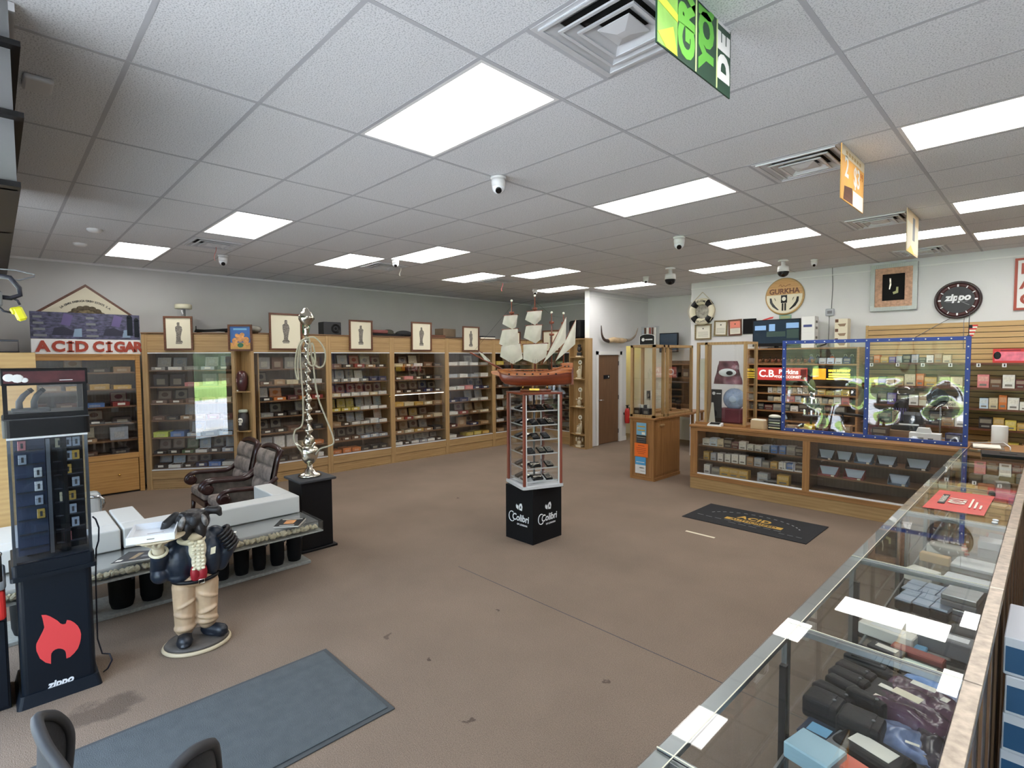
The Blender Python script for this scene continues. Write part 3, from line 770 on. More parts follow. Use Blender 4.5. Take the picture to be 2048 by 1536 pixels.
for key, nm, y0, y1, lb in [('a', 'cabinet behind the hookah', 2.885, 4.16, 'tall oak cigar cabinet behind the silver hookah and armchairs'), ('b', 'cabinet right of the hookah', 4.16, 5.42, 'tall oak cigar cabinet just right of the hookah, with yellow boxes'),
                            ('c', 'cabinet with lit shelf', 5.42, 6.72, 'tall oak cigar cabinet with a glowing strip light on its middle shelf'), ('d', 'cabinet left of the ship', 6.72, 8.03, 'tall oak cigar cabinet left of the model ship, bluish boxes'),
                            ('e', 'corner cabinet behind sails', 8.03, 9.33, 'tall oak cigar cabinet in the corner, hidden behind the ship sails')]:
    CABS.append((key, nm, cabinet(lb, (-8.8, y0, 0), PI / 2, y1 - y0, inset=.12 if key == 'a' else 0), y1 - y0))
CABS.append(('f', 'back cabinet by trophy shelf', cabinet('tall oak cigar cabinet on the back side, left of the trophy shelf', (-8.78, 9.36, 0), 0, 1.17), 1.17))
for key, nm, t, Wd in CABS:
    for i, row in enumerate(ROWS[key]):
        zs = SH_Z[::-1][i]
        fill_shelf(t, row, zs, Wd, .15 if key == 'a' else .07, Wd - .07, '%s, %s' % (SHN[i], nm), gap=.20 if i == 6 else .26)
# glowing strip under the fourth shelf
for key, nm, t, Wd in CABS:
    if key == 'c':
        MB().box(.06, .052, 1.286, Wd - .06, .066, 1.296).build('strip_light', M['led'], t)
        for z, a, b_ in ((1.325, .35, .8), (1.06, .0, .0)):
            pass
# knob-like lock on one door edge
for key, nm, t, Wd in CABS:
    if key == 'b': MB().ball((Wd - .06, .006, 1.27), .014, seg=10).build('door_lock', M['brass'], t)

# corner niche between the slanted cabinet and the next, with two shelves
ang2 = math.atan2(2.885 - 2.725, -8.8 + 9.02)
t = thing('corner_niche', 'narrow open oak niche between two cabinets, holding a vase and a jar', 'shelf', (-9.018, 2.724, 0), ang2)
Wn = math.hypot(.218, .161)
PR = Matrix.Rotation(PI / 2, 4, 'X')
def plan(nm, pts, z0, z1, m): MB().prism([(x, -y) for x, y in pts], z1 - z0, M=Matrix.Translation((0, 0, z0)) @ PR).build(nm, m, t)
plan('back_panel', [(.012, .14), (.163, .074), (.158, .064), (.012, .128)], .02, 2.39, M['oak'])
MB().box(0, .0, .02, .012, .14, 2.39).build('side_panel', M['oak'], t); plan('side_panel', [(Wn - .001, 0), (.1635, .0735), (.159, .063), (Wn - .016, 0)], .02, 2.39, M['oak'])
MB().box(.012, .005, 2.13, Wn - .012, .02, 2.39).build('header_panel', M['oak_h'], t); plan('base', [(.0, 0), (Wn - .002, 0), (.163, .074), (0, .14)], 0, .02, M['oak_h'])
for z in (.88, 1.5): plan('shelf', [(.012, -.07), (Wn - .03, -.07), (Wn - .017, .0), (.158, .063), (.0125, .127)], z - .016, z, M['oak_h'])
def in_niche(x, y, z): return Matrix.Translation((-9.018, 2.724, 0)) @ Matrix.Rotation(ang2, 4, 'Z') @ Vector((x, y, z))
v = MB(); v.lathe([(.04, 0), (.062, .03), (.082, .12), (.086, .2), (.074, .27), (.045, .315), (.0, .325)], 24, cap=False)
v = v.build('vase', mat('vase_brown', rgb(70, 34, 36), .3, coat=.4), None, in_niche(Wn / 2 - .02, -.005, 1.501))
tag(v, 'dark brown egg-shaped vase on the upper niche shelf', 'vase')
mm = MB()
for k in range(5): mm.ball((.01 + .018 * math.cos(k * 1.3), -.083, .17 + .02 * math.sin(k * 1.3)), .013, seg=8, s=(1, .3, 1))
mm.build('flower', mat('pink_flower', rgb(178, 140, 140), .6), v)
MB().box(-.03, -.075, .0, .03, -.07, .02).build('price_tag', M['paper'], v)
j = thing('skull_jar', 'patterned dark jar with pale lid on the lower niche shelf', 'jar', in_niche(Wn / 2 - .02, .0, .881), ang2)
mm = MB(); mm.lathe([(.07, 0), (.078, .02), (.078, .24), (.06, .27), (.06, .285)], 24); mm.build('body', mat('jar_dark', rgb(48, 44, 44), .35, var=.5, vscale=16), j)
mm = MB(); mm.lathe([(.066, .285), (.068, .29), (.068, .32), (.05, .33)], 24); mm.build('lid', mat('jar_lid', rgb(168, 176, 160), .35), j)
mm = MB(); mm.ball((0, -.072, .16), .042, seg=12, s=(1, .3, 1.15)); mm.box(-.02, -.085, .09, .02, -.07, .12); mm.build('skull_emblem', M['paper'], j)
mm = MB()
for s in (-1, 1): mm.ball((s * .016, -.084, .165), .011, seg=8, s=(1, .3, 1))
mm.build('eye_socket', M['ink'], j)

# low cabinet under the ACID CIGAR sign
t = thing('low_cabinet', 'darker oak glass-front cabinet at far left under the ACID CIGAR sign', 'cabinet', (-9.72, -.45, 0), PI / 2)
Wl = 2.05
o = M['oak_orange']
MB().box(0, 0, 0, .045, .05, 2.07).build('post', o, t); MB().box(Wl - .06, 0, 0, Wl, .05, 2.07, bev=.003).build('post', o, t)
MB().box(.045, 0, 2.0, Wl - .06, .05, 2.07).build('top_rail', o, t); MB().box(.045, 0, .52, Wl - .06, .05, .60, bev=.003).build('middle_rail', o, t)
MB().box(0, .345, 0, Wl, .36, 2.07).build('back_panel', M['shelf_back'], t); MB().box(0, .05, 0, .015, .345, 2.07).build('side_panel', o, t); MB().box(Wl - .015, .05, 0, Wl, .345, 2.07).build('side_panel', o, t)
MB().box(-.01, -.01, 2.07, Wl + .01, .36, 2.088).build('top_panel', o, t)
for k, (a, b_) in enumerate(((.05, 1.0), (1.0, Wl - .065))):
    d_ = MB().box(a, -.008, .03, b_ - .006, .01, .515, bev=.003).build('door', o, t)
    MB().ball(((b_ - .25) if k else (a + .6), -.02, .29), .017, seg=10).build('knob', M['brass'], d_)
    MB().box(a, .015, .602, b_ + .02, .02, 1.998).build('glass_door', M['glass'], t)
LZ = [.60, .80, 1.06, 1.31, 1.565, 1.82]
for z in LZ: MB().box(.016, .05, z - .018, Wl - .016, .344, z).build('shelf', M['oak_dark'], t)
LR = ['- - c:tan c:tan o:cream/tan c:dark c:tan'.split(), '- - c:dark c:tan c:gold c:gold c:gold'.split(), '- - c:brown c:brown c:blue o:red/maroon'.split(), '- - c:dark c:dark o:dark/brown c:dark'.split(), '- - o:grey/grey o:tan/cream t:silver'.split(), '- - c:dark c:brown c:dark'.split()]
for i, row in enumerate(LR):
    fill_shelf(t, row, LZ[::-1][i], Wl, .06, Wl - .08, '%s, far left low cabinet' % SHN[i], gap=.19 if i == 5 else .24)

# signs above it
s = tag(MB().box(-.62, 0, 0, .62, .02, .21, bev=.002).build('letter_sign', M['white'], None, (-9.75, 1.0, 2.09), PI / 2), 'white board with red wooden letters reading ACID CIGAR', 'sign')
for ch, x in zip('ACID', (-.50, -.335, -.205, -.08)):
    text('letter', ch, .20, M['brick_red'], s, (x, -.004, .10), UP, ext=.008, bold=.010, sx=1.0)
for ch, x in zip('CIGAR', (.11, .235, .36, .485, .60)):
    text('letter', ch, .20, M['brick_red'], s, (x if ch != 'R' else .585, -.004, .10), UP, ext=.008, bold=.010, sx=.92)
for x in (-.205, .235):
    for z in (.028, .150): MB().box(x - .04, -.012, z, x + .04, -.002, z + .020).build('serif', M['brick_red'], s)
pb = mat('photo_collage', rgb(72, 72, 96), .35, var=.75, vscale=16, stretch=(1, 1, 2.2))
p = tag(MB().box(-.62, 0, 0, .62, .018, .37, bev=.002).build('photo_banner', pb, None, (-9.76, 1.0, 2.305), PI / 2), 'blue grey photo collage banner standing on the ACID CIGAR sign', 'banner')
random.seed(3)
for k in range(2):
    ox = -.60 + k * .57
    for i in range(4): MB().box(ox + .01, -.002, .03 + i * .085, ox + .15 - .015 * i, 0, .06 + i * .085).build('print_strip', M['silver' if False else 'mid_grey'], p)
    mm = MB(); mm.prism([(ox + .2, .05), (ox + .42, .05), (ox + .45, .11), (ox + .33, .17), (ox + .23, .15)], .0015, M=Matrix.Translation((0, -.002, 0))); mm.build('car_print', mat('car_print', rgb(40, 40, 58), .4), p)
    mm = MB(); mm.prism([(ox + .3, .2), (ox + .4, .18), (ox + .44, .33), (ox + .34, .36)], .0015, M=Matrix.Translation((0, -.002, 0))); mm.build('figure_print', mat('figure_print', rgb(96, 84, 128), .4), p)
    mm = MB(); mm.prism([(ox + .43, .03), (ox + .53, .03), (ox + .53, .15), (ox + .45, .14)], .0015, M=Matrix.Translation((0, -.002, 0))); mm.build('panel_print', mat('panel_print', rgb(128, 150, 172), .4), p)
for (x0, z0, x1, z1) in ((.46, .06, .53, .34), (.55, .04, .61, .3)):
    mm = MB(); mm.box(x0, -.0025, z0, x1, 0, z1); mm.ball(((x0 + x1) / 2, -.002, z1), .03, seg=10, s=(1, .1, 1)); mm.build('figure_print', M['navy_black'], p)
s = thing('diamond_sign', 'cream diamond sign in brown frame, LA GRAN FABRICA DREW ESTATE, behind banner', 'sign', (-10.128, 1.03, 2.42), PI / 2)
def diamond(k, h): return [(-.60 * k, .254), (0, .254 - .456 * k), (.60 * k, .254), (0, .254 + .456 * k)]
mm = MB(); mm.prism([(x, z) for x, z in diamond(1, 0)], .02); mm.build('frame', M['frame_wood'], s)
mm = MB(); mm.prism([(x, z) for x, z in diamond(.91, 0)], .004, M=Matrix.Translation((0, -.003, 0))); mm.build('panel', M['cream'], s)
def arc_text(txt, r, cz, a0, a1, size, m, parent, y=-.006):
    n = len(txt)
    for i, ch in enumerate(txt):
        if ch == ' ': continue
        a = a0 + (a1 - a0) * i / (n - 1)
        text('letter', ch, size, m, parent, (r * math.cos(a), y, cz + r * math.sin(a)), Euler((PI / 2, -(a - PI / 2), 0)), ext=.0008, bold=.001)
arc_text('LA GRAN FABRICA DREW ESTATE S.A.', .44, .02, PI * .73, PI * .27, .040, M['ink'], s)
mm = MB(); mm.lathe([(.26, 0), (.26, .002)], 32, M=Matrix.Translation((0, -.003, .12)) @ Matrix.Rotation(PI / 2, 4, 'X')); mm.build('medallion', mat('engraving', rgb(126, 112, 84), .7, var=.5, vscale=26), s)
for k in range(7):
    a = PI * (.2 + .1 * k); mm = MB(); mm.ball((.22 * math.cos(a), -.006, .13 + .23 * math.sin(a)), .05, seg=10, s=(1, .05, .7)); mm.build('scroll', mat('engraving_dark', rgb(92, 80, 60), .7, var=.5, vscale=30), s)

# jar with white lid, on the cabinet top
j = thing('lidded_jar', 'tall clear jar with off-white lid on cabinet top, behind leftmost print', 'jar', (-9.72, 2.20, 2.419))
mm = MB(); mm.lathe([(.085, 0), (.09, .01), (.09, .36), (.075, .385)], 24); mm.build('body', M['acrylic'], j)
mm = MB(); mm.lathe([(.115, .386), (.12, .392), (.12, .45), (.10, .46)], 24); mm.build('lid', mat('lid_offwhite', rgb(198, 194, 170), .5), j)
mm = MB(); mm.lathe([(.03, .0105), (.03, .38)], 12); mm.build('stem', M['mid_grey'], j)

# framed prints hanging on the cabinet headers
def framed(label, y0, y1, z0, z1, X=-8.796, art='statue', grp='framed engravings of carved statues', rot=PI / 2, loc=None, seed=0):
    w, h = y1 - y0, z1 - z0
    t = thing('framed_print', label, 'picture', loc or (X, (y0 + y1) / 2, z0), (.012, 0, rot), grp)
    fw = .028
    mm = MB()
    for s in (-1, 1):
        mm.box(s * w / 2, -.028, 0, s * (w / 2 - fw), -.004, h)
    mm.box(-w / 2 + fw, -.028, 0, w / 2 - fw, -.004, fw); mm.box(-w / 2 + fw, -.028, h - fw, w / 2 - fw, -.004, h)
    mm.build('frame', M['frame_wood'], t)
    MB().box(-w / 2 + fw, -.012, fw, w / 2 - fw, -.006, h - fw).build('paper', M['cream'], t)
    rr = random.Random(seed)
    if art == 'statue':
        mm = MB(); k = h / .54
        z = h * .22; prof = []
        prof = [(-.05, .0), (.05, .0), (.045, .03), (.032, .035), (.03, .10), (.042, .16), (.05, .2), (.045, .25), (.02, .275), (.022, .30), (.016, .325), (-.014, .325), (-.02, .30), (-.018, .275), (-.045, .25), (-.04, .2), (-.035, .15), (-.03, .10), (-.032, .035), (-.045, .03)]
        prof = [(x * k * rr.uniform(.85, 1.2), z + q * k) for x, q in prof]
        mm.prism(prof, .001, M=Matrix.Translation((0, -.0135, 0)))
        mm.build('engraving', mat('engraving_%d' % seed, rgb(118, 112, 104), .8, var=.55, vscale=55), t)
        MB().box(-.045 * k, -.0135, z - .018 * k, .045 * k, -.0122, z - .003 * k).build('plinth_print', M['ink_light'], t)
    return t
framed('leftmost framed statue engraving, on the slanted cabinet', 0, .40, 2.14, 2.66, rot=ang, loc=(-9.70 + .52 * math.cos(ang) * 1.0 + .0, 1.62 + .52 * math.sin(ang), 2.145), seed=1)
framed('framed statue engraving partly behind the hookah top', 3.17, 3.70, 2.145, 2.74, seed=2)
framed('framed statue engraving right of the grey speaker', 4.54, 5.0, 2.15, 2.69, seed=3)
framed('framed engraving of a feathered statue above the lit-shelf cabinet', 5.84, 6.32, 2.14, 2.71, seed=4)
framed('framed statue engraving just left of the ship bow', 7.12, 7.58, 2.14, 2.67, seed=5)
framed('framed print half hidden behind the ship foresail', 8.45, 8.85, 2.13, 2.60, seed=6)
framed('framed print behind the ship mizzen mast', 0, .52, 2.12, 2.62, rot=0, loc=(-8.25, 9.354, 2.13), seed=7)
t = framed('small framed colour poster, blue with orange figures, over the niche', 2.6, 2.96, 2.13, 2.54, art='', grp=None, rot=ang2 + .25, loc=(-8.895, 2.78, 2.13))
MB().box(-.15, -.0135, .03, .15, -.0125, .38).build('poster_ground', mat('poster_blue', rgb(62, 104, 168), .4, var=.12, vscale=8), t)
MB().box(-.15, -.0145, .03, .15, -.0136, .13).build('poster_sand', mat('poster_sand', rgb(206, 160, 90), .4, var=.2, vscale=14), t)
MB().box(-.10, -.0146, .325, .10, -.0137, .352).build('poster_title', M['ltblue'], t)
mm = MB()
for (x, z, r) in ((0, .2, .06), (-.08, .16, .045), (.085, .17, .05), (.03, .25, .035), (-.05, .24, .03), (.1, .11, .03), (-.1, .1, .03)): mm.ball((x, -.0146, z), r, seg=12, s=(1, .02, 1))
mm.build('poster_figure', mat('poster_orange', rgb(212, 150, 92), .4, var=.35, vscale=26), t)
mm = MB(); mm.ball((0, -.0156, .09), .045, seg=12, s=(1, .02, .8)); mm.build('poster_cloth', mat('poster_green', rgb(46, 110, 76), .4), t)

# clutter on the cabinet tops (z 2.418)
TZ = 2.419
t = thing('bookshelf_speaker', 'grey box speaker lying on the cabinet top', 'speaker', (-9.12, 4.36, TZ), PI / 2)
MB().box(-.165, -.08, 0, .165, .14, .235, bev=.008).build('body', M['dark_grey'], t)
mm = MB(); mm.lathe([(.085, 0), (.078, .012), (.07, .006), (.03, -.005), (.02, .004), (.0, .004)], 24, M=Matrix.Translation((.06, -.081, .12)) @ Matrix.Rotation(PI / 2, 4, 'X'), cap=False); mm.build('cone', M['black'], t)
t = thing('loudspeaker', 'large black loudspeaker on top of the trophy corner shelf', 'speaker', (-7.62, 9.62, TZ), -.35)
MB().box(-.24, -.16, 0, .22, .2, .42, bev=.05).build('body', M['black_matte'], t); MB().box(-.20, -.166, .04, .18, -.158, .38, bev=.003).build('grille', M['black'], t)
def clutter(name, label, cat, me_fn, mats, loc, rot=0):
    mm = MB(); me_fn(mm); return tag(mm.build(name, mats, None, loc, rot), label, cat)
def stickbundle(mm):
    for k in range(5): mm.bar((-.25, .02 * k, .02 + .016 * (k % 3)), (.25, .02 * k + .05, .03 + .02 * ((k + 1) % 3)), .010)
    mm.bar((-.2, -.02, 0.012), (-.2, .15, .0120), .01); mm.bar((.2, -.02, .012), (.2, .15, .012), .01); mm.bar((-.24, .04, .012), (-.24, .04, .11), .008); mm.bar((.24, .04, .012), (.24, .06, .12), .008)
clutter('folded_rack', 'black folded wire rack on the slanted cabinet top', 'rack', stickbundle, M['black'], (-9.35, 2.5, TZ), ang)
def ped(mm):
    mm.lathe([(.05, 0), (.09, .02), (.12, .06), (.10, .1), (.04, .12)], 16, sy=1.7)
clutter('driftwood_bowl', 'grey shell-like bowl on cabinet top beside the colour poster', 'bowl', ped, mat('shell_grey', rgb(150, 146, 136), .6, var=.3), (-9.05, 3.02, TZ), PI / 2)
t = thing('hat_plant', 'dark leafy ornament in green pot behind the hookah top', 'ornament', (-9.05, 3.86, TZ), 0)
mm = MB(); mm.lathe([(.05, 0), (.07, .02), (.09, .16)], 16); mm.build('pot', mat('pot_green', rgb(40, 116, 72), .5), t)
mm = MB()
for k in range(9):
    a = k * .7; mm.ball((.07 * math.cos(a), .1 * math.sin(a), .23 + .03 * (k % 3)), .06, seg=8, s=(1.3, .6, .5), rot=(0, .3, a))
mm.build('leaves', mat('dark_leaf', rgb(38, 48, 30), .6), t)
def rifle(mm):
    mm.box(-.35, -.02, 0, .2, .02, .05, bev=.006); mm.box(.2, -.03, -.0, .42, .03, .10, bev=.02); mm.bar((-.62, 0, .03), (-.35, 0, .035), .014)
clutter('long_case', 'long black case lying on the cabinet top by third print', 'case', lambda mm: mm.box(-.42, -.09, 0, .42, .09, .05, bev=.01), M['black'], (-9.0, 5.35, TZ), PI / 2)
clutter('soft_bag', 'olive grey soft bag on the cabinet top right of third print', 'bag', lambda mm: (mm.ball((0, 0, .055), .3, seg=16, s=(1, .4, .18)), mm.ball((.15, .02, .1), .12, seg=12, s=(1, .6, .4))), mat('olive', rgb(74, 74, 60), .8, var=.25), (-9.2, 5.45, TZ + .002), PI / 2)
clutter('pink_cloth_roll', 'rolled red cloth on the cabinet top behind the long case', 'cloth', lambda mm: mm.tube([(-.2, 0, .035), (0, .01, .035), (.2, 0, .035)], .034, 12), mat('pink_cloth', rgb(140, 84, 80), .8), (-8.93, 5.2, TZ + .051), PI / 2)
clutter('dark_cover', 'black curved cover on the cabinet top left of fourth print', 'cover', lambda mm: mm.ball((0, 0, .071), .2, seg=16, s=(1, .5, .35)), M['dark_grey'], (-9.25, 5.98, TZ), PI / 2)
clutter('carton', 'brown cardboard carton on the cabinet top right of fourth print', 'box', lambda mm: mm.box(-.2, -.12, 0, .2, .12, .2, bev=.003), mat('cardboard', rgb(122, 104, 84), .8, var=.08), (-9.15, 6.95, TZ), PI / 2 + .2)
clutter('flat_box', 'flat dark box on the cabinet top behind fourth print', 'box', lambda mm: mm.box(-.2, -.12, 0, .2, .12, .055, bev=.003), M['frame_wood'], (-9.0, 6.55, TZ), PI / 2)
clutter('white_folder', 'white folder lying on the cabinet top near the ship', 'folder', lambda mm: mm.box(-.22, -.12, 0, .22, .12, .035, bev=.003), M['paper'], (-9.02, 7.95, TZ), PI / 2)
clutter('dark_folder', 'dark folder on top of the white folder', 'folder', lambda mm: mm.box(-.2, -.12, 0, .2, .12, .03, bev=.003), M['dark_grey'], (-9.04, 8.0, TZ + .0355), PI / 2 + .1)
clutter('long_rod', 'long thin rod leaning over cabinet tops near fifth print', 'rod', lambda mm: mm.bar((0, -.6, .012), (0, .6, .012), .01), M['dark_grey'], (-8.92, 7.3, TZ), 0)

# corner trophy shelf in front of the partition end
t = thing('trophy_shelf', 'tall narrow oak corner shelf with trophies, left of the door', 'shelf', (-7.59, 9.1, 0), 0)
MB().box(0, .235, 0, .53, .25, 2.41).build('back_panel', M['oak'], t); MB().box(.515, .0, 0, .53, .235, 2.41).build('side_panel', M['oak'], t); MB().box(0, 0.1, 0, .015, .235, 2.41).build('side_panel', M['oak'], t)
TS = [.012, .30, .90, 1.52, 2.0]
def qshelf(z, n='shelf'):
    mm = MB(); pts = [(0.016, .234), (.514, .234), (.514, .02)] + [(.514 - .42 * math.sin(a), .02 + .10 * (1 - math.cos(a))) for a in [PI / 2 * i / 6 for i in range(1, 7)]] + [(.016, .12)]
    a = [mm.bm.verts.new((x, y, z - .018)) for x, y in pts]; b_ = [mm.bm.verts.new((x, y, z)) for x, y in pts]
    k = len(pts)
    for i in range(k): mm.bm.faces.new((a[i], a[(i + 1) % k], b_[(i + 1) % k], b_[i]))
    mm.bm.faces.new(a[::-1]); mm.bm.faces.new(b_); mm.build(n, M['oak_h'], t)
for z in TS: qshelf(z + .006)
qshelf(2.405, 'top_panel')
def trophy(z, label, kind):
    g = thing('trophy', label, 'trophy', (-7.36 + .04, 9.22, z + .0065), 0, 'trophies on the corner shelf')
    MB().box(-.07, -.04, 0, .07, .04, .025).build('base', M['cream'], g)
    st = mat('figurine', rgb(206, 192, 166), .5, var=.15) if kind != 'd' else M['dark_grey']
    mm = MB()
    if kind == 'a':
        mm.lathe([(.05, .025), (.045, .08), (.03, .17), (.02, .22)], 12); mm.ball((0, 0, .25), .028, seg=10); mm.ball((-.035, -.01, .14), .03, seg=8, s=(1, 1, 1.6)); mm.bar((.05, 0, .03), (.055, 0, .30), .012)
    elif kind == 'b':
        mm.ball((0, 0, .09), .055, seg=10, s=(1, .8, 1.2)); mm.ball((0, 0, .18), .035, seg=10); mm.bar((-.03, 0, .14), (-.08, -.02, .17), .012); mm.bar((.03, 0, .14), (.08, -.02, .19), .012)
    elif kind == 'c':
        for x, h_ in ((-.045, .18), (0, .22), (.05, .28)): mm.lathe([(.03, .025), (.026, h_ * .6), (.015, h_ - .03)], 10, c=(x, 0, 0)); mm.ball((x, 0, h_ - .01), .02, seg=8)
    elif kind == 'd':
        mm.box(-.055, -.03, .025, .055, .03, .1, bev=.01); mm.ball((0, 0, .17), .055, seg=10, s=(1, .7, 1.2)); mm.ball((0, 0, .25), .04, seg=10, s=(1.2, .7, .6))
    else:
        mm.ball((0, 0, .09), .06, seg=10, s=(1, .7, 1)); mm.ball((-.08, 0, .16), .035, seg=8, s=(.8, .6, 1.5)); mm.ball((.09, 0, .17), .035, seg=8, s=(.8, .6, 1.5)); mm.ball((0, 0, .19), .035, seg=8); mm.box(-.1, -.04, .025, .1, .04, .04)
    mm.build('figure', st, g)
    if kind in 'abc':
        zt = {'a': .36, 'b': .38, 'c': .37}[kind]
        mm = MB(); mm.lathe([(.05, 0), (.05, .012), (.04, .016)], 18, M=Matrix.Translation((.03, 0, zt)) @ Matrix.Rotation(PI / 2, 4, 'X')); mm.build('clock_disc', M['paper'], g)
        mm = MB(); mm.lathe([(.02, .016), (.02, .020)], 12, M=Matrix.Translation((.03, 0, zt)) @ Matrix.Rotation(PI / 2, 4, 'X')); mm.build('disc_centre', M['ink_light'], g)
        MB().bar((.03, .012, .025), (.03, .012, zt - .04), .008).build('stem', st, g)
trophy(2.0, 'dark bust figurine on the top level of the trophy shelf', 'd'); trophy(1.52, 'pale figurine with round disc, second level of trophy shelf', 'a'); trophy(.90, 'small seated figurine with disc, third level of trophy shelf', 'b')
trophy(.30, 'three-figure trophy with disc, fourth level of trophy shelf', 'c'); trophy(.012, 'silvery group figurine on the bottom of the trophy shelf', 'e')
# ---------------------------------------------------------------- lounge corner, left
IMG = math.radians(45.6)          # heading that faces the shop door

def blob(name, prims, voxel, m, parent=None, smooth=3, loc=None):
    """organic solid: spheres, ellipsoids and tapered capsules fused to one continuous skin"""
    mm = MB()
    for p in prims:
        if p[0] == 'e':
            mm.ball(p[1], 1, seg=16, s=p[2], rot=p[3] if len(p) > 3 else None)
        elif p[0] == 'c':
            a, b_, r0, r1 = Vector(p[1]), Vector(p[2]), p[3], p[4]
            n = max(3, int((b_ - a).length / min(r0, r1) * 2.2))
            mm.tube([a.lerp(b_, i / n) for i in range(n + 1)], [r0 + (r1 - r0) * i / n for i in range(n + 1)], 12)
            mm.ball(a, r0, seg=12); mm.ball(b_, r1, seg=12)
    me0 = mm.mesh('tmp', [m])
    tmp = bpy.data.objects.new('tmp', me0); COL.objects.link(tmp)
    r = tmp.modifiers.new('r', 'REMESH'); r.mode = 'VOXEL'; r.voxel_size = voxel; r.use_smooth_shade = True
    s = tmp.modifiers.new('s', 'SMOOTH'); s.factor = .5; s.iterations = smooth
    dg = bpy.context.evaluated_depsgraph_get(); dg.update()
    me = bpy.data.meshes.new_from_object(tmp.evaluated_get(dg))
    bpy.data.objects.remove(tmp, do_unlink=True); bpy.data.meshes.remove(me0)
    me.name = name; me.materials.clear(); me.materials.append(m)
    for f in me.polygons: f.use_smooth = True
    return put(name, me, parent, loc)

# lighter display stand (far left)
Z = thing('lighter_stand', 'tall dark lighter display stand with red flame and zippo lettering', 'display stand', (-4.08, .215, 0), PI / 2)
nb = M['navy_black']
def rrect(w, d, r, z0, z1, mm, m=0, n=4, y0=0.0, taper=0.0):
    pts = []
    for (sx, sy, a0) in ((1, 1, 0), (-1, 1, PI / 2), (-1, -1, PI), (1, -1, 3 * PI / 2)):
        for i in range(n + 1):
            a = a0 + PI / 2 * i / n
            pts.append((sx * (w / 2 - r) + r * math.cos(a), sy * (d / 2 - r) + r * math.sin(a)))
    a = [mm.bm.verts.new((x * (1 + taper), y0 + d / 2 + y * (1 + taper), z0)) for x, y in pts]; b_ = [mm.bm.verts.new((x, y0 + d / 2 + y, z1)) for x, y in pts]
    k = len(pts)
    for i in range(k):
        f = mm.bm.faces.new((a[i], a[(i + 1) % k], b_[(i + 1) % k], b_[i])); f.smooth = False; f.material_index = m
    f = mm.bm.faces.new(a[::-1]); f.material_index = m
    f = mm.bm.faces.new(b_); f.material_index = m
mm = MB(); rrect(.36, .40, .02, 0, .07, mm, taper=.09); mm.build('base_plinth', nb, Z)
mm = MB(); rrect(.34, .38, .03, .07, .745, mm, y0=.01); mm.build('pedestal', nb, Z)
mm = MB(); rrect(.39, .42, .02, .745, .77, mm, y0=-.015); rrect(.37, .40, .02, .77, .835, mm, y0=-.005); mm.build('collar', nb, Z)
fl = [(-0.07, 0.518), (-0.05, .512), (-0.033, 0.498), (-0.002, 0.462), (0.012, .438), (0.023, 0.429), (0.036, 0.428), (0.042, 0.449), (.058, .440), (0.075, 0.421), (.09, .396), (0.1, 0.367), (.104, .34), (0.102, 0.313), (.096, .285), (0.086, 0.257), (.068, .235), (0.048, 0.219), (0.031, 0.217), (0.03, 0.253), (.026, .268), (0.017, 0.28), (.006, .288), (-0.005, 0.292), (-.018, .291), (-0.028, 0.285), (-.035, .275), (-0.037, 0.263), (-0.039, 0.213), (-0.062, 0.23), (-0.086, 0.265), (-0.099, 0.314), (-.1, .336), (-0.098, 0.356), (-0.081, 0.392), (-0.067, 0.421), (-0.06, 0.44), (-.063, .47), (-.066, .495)]
mm = MB(); mm.prism(fl, .003, M=Matrix.Translation((0, .0072, 0))); mm.build('flame_emblem', mat('flame_red', rgb(222, 70, 72), .45), Z)
text('lettering', 'zippo', .058, M['white_gloss'], Z, (.0, .0085, .085), (PI / 2, math.radians(-0), 0), bold=.0022, shear=.25, sx=.92)
# tower: clear panels round a dark carousel
MB().box(-.178, .006, .836, .178, .010, 1.565).build('clear_panel', M['smoked'], Z); MB().box(-.178, .376, .836, .178, .38, 1.565).build('clear_panel', M['smoked'], Z)
MB().box(-.178, .010, .836, -.174, .376, 1.565).build('clear_panel', M['acrylic'], Z); MB().box(.174, .010, .836, .178, .376, 1.565).build('clear_panel', M['acrylic'], Z)
for sx in (-.17, .17): MB().box(sx - .007, .012, .836, sx + .007, .026, 1.565).build('corner_post', M['alu'], Z)
MB().box(-.179, .004, 1.553, .179, .012, 1.565).build('bright_edge', M['white_gloss'], Z)
mm = MB(); mm.box(-.14, -.012, .85, .14, .012, 1.54, M=Matrix.Translation((-.0, .19, 0)) @ Matrix.Rotation(.55, 4, 'Z')); mm.box(-.14, -.012, .85, .14, .012, 1.54, M=Matrix.Translation((-.0, .19, 0)) @ Matrix.Rotation(.55 + PI / 2, 4, 'Z')); mm.build('carousel', M['black'], Z)
MB().box(-.165, .02, .836, .165, .37, .845).build('tray', M['dark_grey'], Z)
for (x0, x1) in ((-.145, -.02), (.02, .155)):
    for i in range(8):
        z = .90 + i * .082; MB().box(x0, .075, z, x1, .10, z + .006).build('ledge', M['dark_grey'], Z)
    MB().box(x0 - .006, .10, .86, x1 + .006, .112, 1.54).build('display_board', M['black'] if x0 > 0 else mat('blue_board', rgb(52, 62, 84), .5), Z)
MB().box(-.012, .05, .86, .006, .07, 1.54).build('divider', M['alu'], Z)
